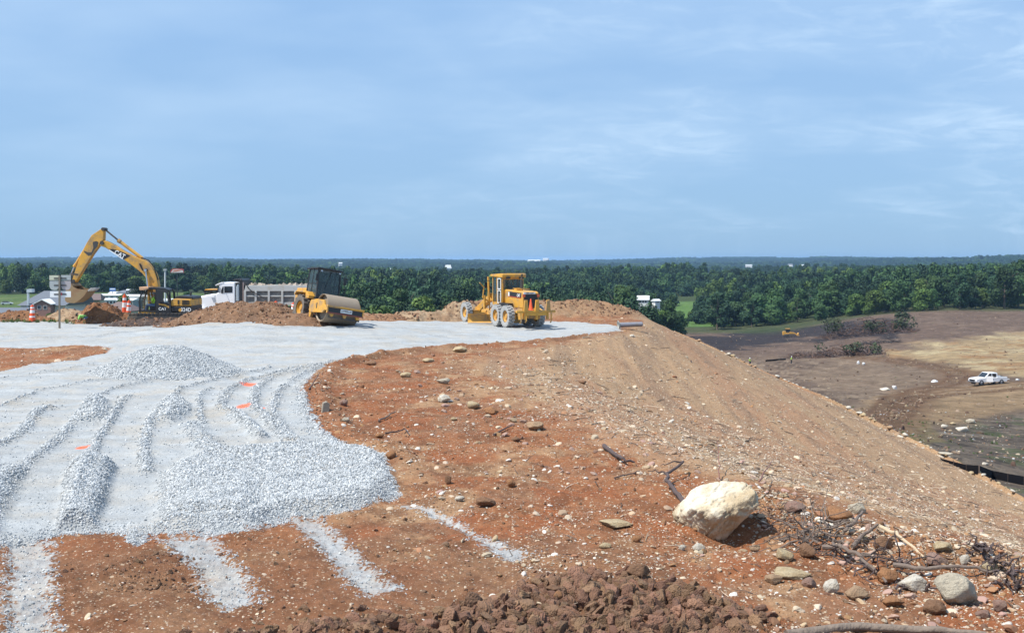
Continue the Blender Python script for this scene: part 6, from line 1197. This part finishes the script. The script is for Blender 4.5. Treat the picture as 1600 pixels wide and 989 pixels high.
for a in [(1498, 945, 66, 54, 'grey', 'largest pale grey rock, triangular, at the lower right corner', 1), (1432, 925, 42, 28, 'white', 'white rock with dark cracks left of the triangular grey rock', 2), (1340, 938, 36, 24, 'tan', 'smooth rounded tan stone lying in the wet red soil', 3), (1302, 927, 27, 24, 'white', 'small upright white stone left of the rounded tan stone', 4),
          (1265, 918, 24, 16, 'pink', 'pale pink wedge shaped stone left of the upright white stone', 5), (1388, 912, 34, 26, 'orange', 'orange brown rock resting against the grey branch', 6), (1398, 948, 34, 17, 'orange', 'flat orange slab in front of the rounded tan stone', 7), (1464, 960, 38, 24, 'brown', 'striped brown slab below the triangular grey rock', 8),
          (1384, 860, 30, 24, 'brown', 'round brown stone beside the crossing dead branches', 9), (1341, 803, 26, 20, 'grey', 'grey stone on the crest at the top of the stone band', 10), (1227, 876, 26, 20, 'yellow', 'yellowish broken rock right of the boulder shadow', 11), (1262, 872, 26, 24, 'brown', 'reddish brown rock under the root tangle', 12),
          (1541, 967, 24, 15, 'pink', 'pale pinkish stone right below the triangular grey rock', 13), (1565, 955, 22, 20, 'pink', 'dusty pink stone at the right below the root ball', 14), (1466, 887, 38, 22, 'pink', 'wide dusty pink rock on the crest right of the pale branch', 15), (1475, 862, 30, 16, 'yellow', 'ochre stone on the crest above the wide pink rock', 16), (1548, 892, 22, 14, 'yellow', 'cream stone beside the root ball at the right edge', 17), (1508, 882, 14, 18, 'white', 'small standing cream stone on the crest near the root ball', 18),
          (1238, 905, 60, 14, 'yellow', 'long flat ochre slab left of the pale pink wedge stone', 19), (1210, 912, 28, 16, 'tan', 'flat tan slab in front of the long ochre slab', 20), (1350, 850, 18, 16, 'yellow', 'small ochre stone among the crossing branches', 21), (1331, 872, 14, 10, 'white', 'little white stone under the crossing branches', 22), (1245, 801, 34, 18, 'pink', 'pale pink crumbly rock on the crest right of the boulder', 23), (1310, 815, 40, 24, 'orange', 'wide orange clay rock on the crest above the roots', 24),
          (1180, 862, 18, 12, 'tan', 'small tan stone at the right end of the boulder shadow', 25), (1092, 862, 20, 14, 'white', 'pair of pale stones right in front of the boulder', 26), (1066, 860, 12, 9, 'white', 'small bright white stone left in front of the boulder', 27), (965, 826, 56, 13, 'yellow', 'long flat yellow slab left of the boulder', 28), (996, 847, 16, 11, 'orange', 'small orange stone below the long flat yellow slab', 29), (946, 857, 20, 10, 'yellow', 'small pale yellow stone left of the small orange stone', 30),
          (693, 628, 21, 13, 'white', 'bright white angular rock alone on the red soil', 31), (738, 638, 20, 12, 'yellow', 'pale yellow stone right of the bright white rock', 32), (767, 648, 24, 13, 'orange', 'orange clay lump right of the pale yellow stone', 33), (700, 757, 11, 15, 'brown', 'upright brown stone near the tip of the gravel', 34), (760, 793, 32, 18, 'brown', 'wide brown rock beside the white gravel streak', 35), (718, 783, 16, 9, 'white', 'white stone left of the wide brown rock', 36), (798, 762, 14, 14, 'orange', 'orange stone standing on edge in the red soil', 37), (709, 658, 10, 7, 'yellow', 'small yellow stone below the bright white rock', 38),
          (540, 660, 13, 8, 'grey', 'grey stone by the gravel edge right of the grey stub', 39), (536, 634, 14, 11, 'pink', 'pinkish stone just right of the grey stub', 40), (592, 684, 15, 8, 'orange', 'orange slab at the gravel edge below the stub', 41), (610, 718, 17, 14, 'orange', 'orange rock touching the gravel above its rounded tip', 42), (836, 672, 28, 15, 'tan', 'pale rock with a dark hollow on the upper slope edge', 43), (806, 690, 16, 7, 'brown', 'flat dark brown clod near the pale hollow rock', 44), (911, 600, 13, 6, 'brown', 'dark brown chunk alone on the tan slope', 45),
          (578, 571, 20, 8, 'brown', 'dark rust coloured clod on the loose edge by the gravel bend', 46), (632, 590, 18, 9, 'yellow', 'yellowish stone among stones at the top of the red soil', 47), (668, 566, 18, 7, 'yellow', 'flat yellow stone near the upper gravel edge', 48), (695, 600, 22, 10, 'grey', 'pale grey stone near the top of the red soil patch', 49), (719, 550, 24, 10, 'yellow', 'cream slab on the loose edge against the upper gravel', 50), (988, 527, 8, 5, 'white', 'white block just below the culvert pipe', 51), (863, 925, 24, 10, 'brown', 'flat clay slab on the left part of the clod bank', 52), (872, 937, 16, 14, 'orange', 'small orange brick like lump in the clod bank', 53), (995, 905, 42, 26, 'brown', 'large smooth clay block on top of the clod bank', 54)]:
    rock(a[0], a[1], a[2], a[3], a[4], a[5], a[6] + 40, sub=4 if a[2] > 20 else 3)
# white stones along the lower edge of the bank
for i, px in enumerate(np.linspace(1075, 1595, 90)):
    yy_ = float(np.interp(px, [1000, 1050, 1100, 1200, 1300, 1400, 1500, 1600], [497, 520, 540, 587, 628, 680, 728, 785])); d = float(np.interp(px, [1050, 1100, 1200, 1300, 1400, 1500, 1600], [101, 95, 85, 76, 66, 58.3, 51]))
    dd = random.uniform(-.5, .2); o_ = rock_obj('rock', RK[random.choice(['white', 'white', 'yellow', 'tan'])], [(tuple(np.random.default_rng(900 + i * 7 + k).normal(size=3)), .7 + .2 * random.random()) for k in range(14)], .16, i + 300, 2)
    q = P(px, yy_, d + dd); sx = random.choice([.06, .09, .12, .2]); o_.scale = (sx * 1.5, sx, sx * .6); o_.location = (q.x + dd * .1, q.y, h1(q.x, q.y) + sx * .15); o_.rotation_euler = (random.random() * .3, 0, R(70 + random.uniform(-40, 40))); tag(o_, 'pale stone in the row along the lower edge of the bank', 'rock', 'row of stones along the foot of the bank')

# ------------------------------------------------------------------ dead wood
WD = mat('dead_wood_dark', (.085, .06, .055), .9, var=.35, vscale=6, bump=.02, bscale=30); WG = mat('dead_wood_grey', (.16, .12, .095), .9, var=.35, vscale=6, bump=.02, bscale=30); WP = mat('dead_wood_pale', (.50, .38, .25), .9, var=.25, vscale=6); WR = mat('dead_wood_red', (.20, .09, .07), .9, var=.25, vscale=6); LOGM = mat('log_bark', (.20, .155, .12), .95, var=.4, vscale=5, bump=.05, bscale=14)
def wob(pts, r0, r1, seed, k=4, amp=.04):
    r_ = np.random.default_rng(seed); out = []; n = len(pts)
    for i in range(n - 1):
        for j in range(k):
            t = j / k; q = Vector(pts[i]).lerp(Vector(pts[i + 1]), t); out.append(q + Vector(r_.normal(size=3) * amp * (0 if i == j == 0 else 1)))
    out.append(Vector(pts[-1])); m = len(out); return out, [r0 + (r1 - r0) * i / (m - 1) for i in range(m)]
def branch(label, pix, r0, r1, m, seed, name='branch', subs=(), cat='branch', amp=.012):
    pts = []
    for px, py, lift in pix:
        q = on(px, py); pts.append(q + Vector((0, 0, lift + r0 * .6)))
    o0 = pts[0].copy(); b = MB(); a, rr = wob([q - o0 for q in pts], r0, r1, seed, amp=amp); b.tube(a, rr, 8)
    for k, (i0, dx, dy, dz, L_, r) in enumerate(subs):
        s0 = a[min(i0, len(a) - 1)]; e_ = s0 + Vector((dx, dy, dz)).normalized() * L_; a2, r2 = wob([s0, (s0 + e_) / 2 + Vector((0, 0, .03)), e_], r, r * .3, seed + k + 5, 4, .015); b.tube(a2, r2, 6)
    o = b.build(name, m, None, smooth=True); o.location = o0; return tag(o, label, cat)
branch('thick dark root curling left of the boulder', [(1072, 790, .0), (1056, 778, .08), (1043, 765, .14), (1041, 755, .16), (1060, 748, .22), (1068, 742, .24)], .045, .02, WD, 1, 'root', [(12, -1, .2, .1, .35, .02), (22, -1, -.3, -.1, .5, .02)], 'root')
branch('dark broken stick lying on the edge of the slope', [(944, 700, .02), (962, 716, .05), (975, 726, .08), (992, 727, .03)], .05, .02, WD, 2)
branch('thin upright twig standing behind the boulder', [(1124, 752, .05), (1123, 740, .25), (1121, 726, .50)], .012, .006, WR, 3, amp=.008)
branch('thin red forked twig leaning behind the boulder', [(1186, 762, .10), (1196, 752, .22), (1209, 740, .40)], .016, .006, WR, 4, subs=[(6, .5, 0, -1, .22, .008)], amp=.01)
branch('long grey branch lying across the stones behind the triangular rock', [(1396, 894, .08), (1440, 902, .1), (1480, 903, .14), (1520, 902, .12), (1555, 902, .06)], .034, .016, WG, 5, subs=[(5, -.3, .2, 1, .18, .015)])
branch('pale yellow branch slanting down the crest', [(1368, 828, .04), (1396, 840, .06), (1412, 850, .05), (1445, 877, .03)], .03, .02, WP, 6, subs=[(16, .2, .4, 1, .2, .014)])
branch('grey stick crossing above the round brown stone', [(1332, 862, .05), (1352, 850, .14), (1372, 842, .2)], .034, .02, WG, 7); branch('short grey stick leaning on the crest stones', [(1318, 840, .08), (1335, 830, .12), (1348, 822, .2)], .03, .02, WG, 8)
branch('forked grey branch reaching down to the orange rock', [(1285, 868, .1), (1312, 872, .14), (1345, 884, .1), (1368, 900, .05), (1385, 915, .02)], .036, .018, WG, 9, subs=[(8, 1, -.4, -.1, .5, .02), (14, 1, .2, .1, .4, .018)])
branch('thin dark stick left of the boulder above the flat slab', [(960, 750, .03), (985, 744, .05), (1000, 740, .05)], .016, .008, WD, 10, amp=.012); branch('curved twig on the red soil below the grey stub', [(602, 679, .02), (620, 678, .04), (634, 673, .05), (639, 681, .02)], .02, .012, WD, 11, amp=.01); branch('dark stick on the red soil in the middle of the photo', [(772, 682, .02), (784, 676, .04), (800, 668, .04)], .03, .012, WD, 12); branch('thin stick standing against the gravel bend', [(483, 610, .02), (491, 601, .10), (499, 592, .18)], .025, .01, WD, 13, amp=.01)
branch('weathered stick with a pale end near the middle of the red soil', [(592, 660, .02), (604, 655, .04), (618, 648, .06)], .03, .015, WG, 14, amp=.01)
def tangle(label, px0, px1, py0, py1, n, r, L_, seed, name='root_tangle', m=WG, up=.35):
    r_ = np.random.default_rng(seed); c = on((px0 + px1) / 2, (py0 + py1) / 2); b = MB(); s = c.y / F
    for i in range(n):
        q = Vector((c.x + (r_.random() - .5) * (px1 - px0) * s, c.y + r_.normal() * .35, 0)); q.z = h1(q.x, q.y) + r_.random() * up * .5; d = Vector((r_.normal(), r_.normal() * .5, r_.normal() * .35)).normalized() * L_ * (.4 + r_.random())
        a, rr = wob([q - c, q - c + d * .5 + Vector((0, 0, .1 * r_.random())), q - c + d], r * (.4 + r_.random()), r * .2, seed + i, 4, .03); b.tube(a, rr, 5)
    o = b.build(name, m, None, smooth=True); o.location = c; return tag(o, label, 'roots')
tangle('dense tangle of thin grey roots on the crest right of the boulder', 1240, 1325, 838, 866, 48, .018, .7, 21); tangle('dark spidery twigs between boulder and root tangle', 1190, 1230, 795, 845, 22, .009, .5, 22, 'twig_bundle', WD)
tangle('brown root ball with hanging fibres at the right edge', 1548, 1572, 882, 912, 40, .02, .3, 23, 'root_ball', WD); tangle('loose twigs under the forked grey branch', 1330, 1420, 880, 905, 24, .015, .6, 24, 'twig_bundle', WD)
p = on(1290, 980); lg = MB(); a, rr = wob([on(1225, 992) - p, on(1340, 983) - p + Vector((0, 0, .03)), on(1440, 986) - p + Vector((0, 0, .03)), on(1535, 991) - p], .058, .035, 31, 4, .008); lg.tube(a, rr, 12); lo_ = lg.build('log', LOGM, None, smooth=True); lo_.location = p + Vector((0, -.1, .03)); tag(lo_, 'long weathered log along the bottom edge at the right', 'log')

# ------------------------------------------------------------------ markers, signs, pipe, stub
def marker(px, pyb, pyt, label, d=None, lean=0):
    if d: q = P(px, pyb, d)
    else: q = on(px, pyb)
    h = (pyb - pyt) * q.y / F; e = empty('channel_marker', q, 0, rot=(0, R(lean), 0), label=label, cat='traffic marker', group=None); w0 = .21
    b = MB(); zs = np.linspace(0, h * .93, 12)
    for k in range(11):
        b.mi = [0, 0, 0, 1, 0, 0, 1, 1, 0, 1, 0][k]; r0 = w0 - .10 * k / 11; r1 = w0 - .10 * (k + 1) / 11; b.lathe((0, 0, 0), (0, 0, 1), [(r0, zs[k]), (r1, zs[k + 1])], 18)
    b.mi = 0; b.lathe((0, 0, 0), (0, 0, 1), [(.055, h * .93), (.05, h * .96), (.02, h * .97), (.02, h), (.001, h)], 14); b.build('marker_body', [ORG, REFW], e, smooth=True)
    MB().lathe((0, 0, 0), (0, 0, 1), [(.001, -.02), (.24, -.02), (.24, .04), (.17, .05), (.001, .05)], 8).build('base', mat('rubber_base', (.03, .03, .03), .9), e); return e
marker(50.5, 503, 475.5, 'small orange and white marker left of the road sign post'); marker(194.5, 503, 458.5, 'taller of the two orange and white markers by the excavator'); marker(200, 503.5, 468, 'shorter orange and white marker right beside the tall one', lean=3); marker(431, 486, 470, 'orange marker behind the soil heap, left one beside the truck', d=75.5); marker(458.5, 495, 472, 'orange marker between the truck wheels and the drum roller', d=70)
sd_ = 66.0; e = empty('road_sign', P(93, 405, sd_), R(4), label='cluster of grey road sign backs on one wooden post', cat='road sign'); e.location.z = 0; AL = mat('sign_aluminium', (.42, .44, .42), .45, metal=.2, var=.1); AY = mat('sign_yellowed', (.55, .54, .40), .5, var=.1); ss_f = sd_ / F
def SX(px): return (px - 93) * ss_f
def SZ(py): return EYE - (py - HZ) * ss_f
MB().bb(SX(91.8), SX(94.2), -.05, .05, -.3, SZ(430.5)).build('post', mat('sign_post_wood', (.20, .17, .13), .85, var=.2), e)
for n_, x0, x1, y0, y1, m in (('arrow_plate', 77, 91.3, 437.8, 430.4, AY), ('arrow_plate', 94.8, 109.6, 437.8, 430, AL), ('lower_plate', 78, 91.5, 464.5, 455.5, REFW), ('lower_plate', 95.2, 109.8, 464.5, 455.2, REFW)):
    MB().bb(SX(x0), SX(x1), .06, .075, SZ(y0), SZ(y1)).build(n_, m, e, bevel=.004)
for x0, x1, m in ((77.2, 91.6, AL), (95, 109.8, mat('sign_pinkish', (.40, .36, .35), .5))):
    def C(a, c): return (SX(x0 + (x1 - x0) * a), SZ(439 + (453.3 - 439) * c))
    MB().prism([C(0, .05), C(.1, 0), C(.9, 0), C(1, .05), C(1, .55), C(.93, .8), C(.75, .97), C(.5, 1), C(.25, .97), C(.07, .8), C(0, .55)], .06, .075).build('shield_plate', m, e)
MB().bb(SX(84), SX(103), .045, .06, SZ(436), SZ(434)).bb(SX(84), SX(103), .045, .06, SZ(447), SZ(445)).bb(SX(84), SX(103), .045, .06, SZ(461), SZ(459)).build('bracket', DARK, e)
b = MB(); b.bb(SX(94.8), SX(96.5), .03, .058, SZ(461.5), SZ(457.5)); b.build('sticker', mat('red_sticker', (.55, .08, .10), .6), e)
q = P(136, 405, 72.4); q.z = EYE - (491 - HZ) * 72.4 / F - .86; person(q, R(180), 'bend', 'dark haired person in a lime shirt bending behind the gravel edge', top=LIME, hair=True)
q = on(116, 502.5); b = MB(); b.lathe((0, 0, 0), (0, 0, 1), [(.001, 0), (.3, .02), (.36, .16), (.28, .30), (.10, .36), (.001, .37)], 12); o = b.build('sack', TEE, None, smooth=True); o.location = q + Vector((0, 6.5, 0)); o.location.z = h1(q.x, q.y + 6.5); o.scale = (1.5, 1, 1); tag(o, 'pale sack lying left of the bending person', 'sack')
q = on(968, 514); pe = empty('culvert_pipe', q + Vector((0, .3, .0)), R(8), label='grey corrugated pipe with a flared end on the edge of the pad', cat='pipe'); b = MB(); b.lathe((0.05, 0, .30), (1, 0, .03), [(.17, 0)] + [(.19 + .012 * (i % 2), .05 * i) for i in range(1, 34)] + [(.17, 1.7)], 20); b.build('pipe', mat('galvanised', (.26, .255, .28), .5, metal=.3, var=.2, dirt=DUST, dirt_amt=.3), pe, smooth=True)
b = MB(); b.lathe((.08, 0, .30), (-1, 0, -.05), [(.19, -.05), (.24, .06), (.36, .12), (.38, .12), (.38, .16), (.30, .15), (.15, -.04)], 22); b.build('flared_end', mat('pale_flange', (.32, .31, .28), .6), pe, smooth=True)
q = on(508, 643); b = MB(); b.prism([(-.10, -.05), (.10, -.05), (.10, .22), (.02, .27), (-.08, .24)], -.08, .08); pe.scale = (.85, .75, .75)
o = b.build('wooden_stub', mat('stub_wood', (.27, .24, .19), .9, var=.25, bump=.01), None, bevel=.01); o.location = q; o.rotation_euler = (0, R(4), R(20)); tag(o, 'short grey wooden stub standing by the gravel edge', 'post')

# ------------------------------------------------------------------ valley: brush piles, bags, silt fence, stones, weeds
BRW = mat('brush_wood', (.13, .075, .05), .9, var=.3, vscale=1)
def brush(px0, px1, pyb, pyt, label, seed, n=150, green=900, m=None, name='brush_pile', depth=6):
    c = on((px0 + px1) / 2, pyb); s = c.y / F; w_ = (px1 - px0) * s; h_ = (pyb - pyt) * s; r_ = np.random.default_rng(seed); e = empty(name, c, 0, label=label, cat='brush pile'); b = MB(); b2 = MB()
    for i in range(n):
        u = r_.random() - .5; v = (r_.random() - .5); t = (1 - (2 * u) ** 2) * (1 - (2 * v) ** 2); g_ = h1(c.x + u * w_, c.y + v * depth + depth * .4) - c.z
        q = Vector((u * w_, v * depth + depth * .4, g_ + h_ * t * r_.random() * .85)); d = Vector((r_.normal(), r_.normal() * .6, abs(r_.normal()) * .35)).normalized() * (1.2 + 2.6 * r_.random()); a, rr = wob([q - d * .5, q + d * .1, q + d * .5], .06 + .10 * r_.random(), .03, seed + i, 3, .12); (b if i % 2 else b2).tube(a, rr, 5)
    b.build('branches', m or BRW, e); b2.build('roots', WD, e)
    lob = [((r_.random() - .5) * w_ * .9, depth * .4 + r_.normal() * .8, h_ * (.2 + .35 * r_.random()), h_ * (.25 + .25 * r_.random())) for _ in range(8)]
    if green: link('dead_leaves', leaf_mesh('dead_leaves', lob, green, .4, mat('wilted_leaves', (.045, .060, .025), .9, var=.5, vscale=.5), r_), e)
brush(1268, 1384, 557, 533, 'long low pile of red brown branches on the brown field', 41, 260, 500); brush(1292, 1436, 523, 489, 'tall pile of uprooted brush and green leaves near the wood', 42, 420, 1500, depth=12); brush(1238, 1272, 559, 550, 'small heap of reddish twigs left of the long branch pile', 43, 70, 0)
brush(1338, 1408, 537, 528, 'charred log row between the two brush piles', 44, 60, 0, m=mat('charred_wood', (.04, .037, .035), .9), name='log_row', depth=2); brush(1405, 1430, 497, 486, 'green bush heap at the right end of the tall brush pile', 45, 10, 700, name='brush_pile')
BAG = mat('white_bag', (.6, .6, .6), .6)
def bag(px, py, w_, h_, label, m=BAG, seed=0):
    q = on(px, py); s = q.y / F; o = rock_obj('plastic_bag', m, [(tuple(np.random.default_rng(seed * 31 + k).normal(size=3)), .75 + .2 * random.random()) for k in range(12)], .25, seed, 3); o.scale = (w_ * s * .6, w_ * s * .5, h_ * s * .7); o.location = q + Vector((0, 0, h_ * s * .35)); tag(o, label, 'bag')
bag(1341, 569, 4, 5, 'left of two white bags on the brown field', seed=1); bag(1349, 570, 4, 4, 'right of two white bags on the brown field', seed=2); bag(1460, 597, 8, 3.5, 'white plastic sheet beside the dirt track bend', seed=3); bag(1398, 608, 5, 6, 'white bag lying right of the cream stones', seed=4); bag(1384, 610, 12, 4, 'cream heap of sheets left of the white bag', RK['white'], 5); bag(1590, 594, 4, 2.5, 'white scrap behind the tail of the pickup', seed=6)
def fence(pix, hpx, label):
    pts = [on(a, b) for a, b in pix]; e = empty('silt_fence', pts[0], 0, label=label, cat='silt fence'); b = MB(); n = len(pts); hs = [hpx[i] * pts[i].y / F for i in range(n)]
    vs_ = [p - pts[0] + Vector((0, 0, -.1)) for p in pts] + [p - pts[0] + Vector((0, 0, h_)) for p, h_ in zip(pts, hs)]; b.add(vs_, [(i, i + 1, n + i + 1, n + i) for i in range(n - 1)]); o = b.build('fabric', mat('black_fabric', (.010, .010, .012), .95, spec=.05), e); o.modifiers.new('t', 'SOLIDIFY').thickness = .02
    for p, h_ in zip(pts, hs): q = p - pts[0]; MB().bb(q.x - .02, q.x + .02, q.y - .02, q.y + .02, q.z - .2, q.z + h_ + .06).build('stake', WG, e)
fence([(1470, 719), (1490, 727), (1510, 735), (1530, 741), (1550, 747), (1575, 753), (1600, 758), (1640, 766)], [3, 6, 9, 11, 12, 13, 14, 15], 'long black silt fence below the bank at the right edge'); fence([(1196, 565), (1206, 564), (1216, 563), (1228, 562.5)], [2.4, 2.4, 2.4, 2.4], 'short black silt fence on the brown field left of the worker')
N_ = 9000; px_ = 1280 + rnd(N_) * 420; d = 64 + rnd(N_) ** 1.3 * 75; x = (px_ - 800) / F * d; y = d; f = ground_fields(x, y); k = (f['valley'] > .8) & (fbm(x / 4, y / 5, 76, 3) > .47) & (rnd(N_) < .22); x, y, z = x[k], y[k], f['z'][k]; s = .03 + .14 * rnd(len(x)) ** 4
scatter_arrays('valley_stones', [mk(stone_mesh('v%d' % i, 700 + i, 2, [PST[0], PST[3], GST[1]][i % 3])) for i in range(5)], x, y, z, s, rng.integers(0, 5, len(x)), 'pale stones scattered over the low ground', 'stones')
for i, (px, py, w_, h_) in enumerate([(1505, 675, 20, 9), (1518, 662, 14, 8), (1476, 670, 12, 8), (1490, 664, 9, 5), (1478, 712, 24, 4), (1540, 727, 10, 5)]): rock(px, py, w_, h_, ['white', 'grey', 'white', 'yellow', 'grey', 'white'][i], ['widest pale boulder in the low ground at the right', 'grey boulder behind the widest pale one in the low ground', 'white boulder left of the widest pale one in the low ground', 'small yellow boulder between the pale ones in the low ground', 'long flat slab just above the end of the black silt fence', 'white stone alone above the black silt fence'][i], 800 + i, sub=3)
gtm = mat('weed_green', (.075, .13, .03), .8, objrand=.3); tufts = []
for i in range(3):
    b = MB(); 
    for k in range(26):
        a = random.random() * 6.28; r = random.random() * .25; L_ = .15 + .25 * random.random(); q = Vector((math.cos(a) * r, math.sin(a) * r, 0)); t = q * 1.6 + Vector((0, 0, L_)); w_ = Vector((-math.sin(a), math.cos(a), 0)) * .03; b.add([q - w_, q + w_, t], [(0, 1, 2)])
    o = b.build('g%d' % i, gtm); col.objects.unlink(o); tufts.append(o)
N_ = 12000; px_ = 1150 + rnd(N_) * 550; d = 64 + rnd(N_) * 300; x = (px_ - 800) / F * d; y = d; f = ground_fields(x, y); k = (f['valley'] > .8) & (fbm(x / 3 + 9, y / 4, 79, 4) > .60) & (rnd(N_) < .35) & ((y < 125) | (rnd(N_) < .05)); x, y, z = x[k], y[k], f['z'][k]
xa = (np.array([random.uniform(-20, 140) for _ in range(160)]) - 800) / F * 72.6; ya = 72 + rnd(160) * 3; x = np.concatenate([x, xa]); y = np.concatenate([y, ya]); z = np.concatenate([z, H(xa, ya)]); s = .25 + .6 * rnd(len(x))
scatter_arrays('weeds', tufts, x, y, z, s, rng.integers(0, 3, len(x)), 'patches of green weeds sprouting on bare ground', 'weeds')
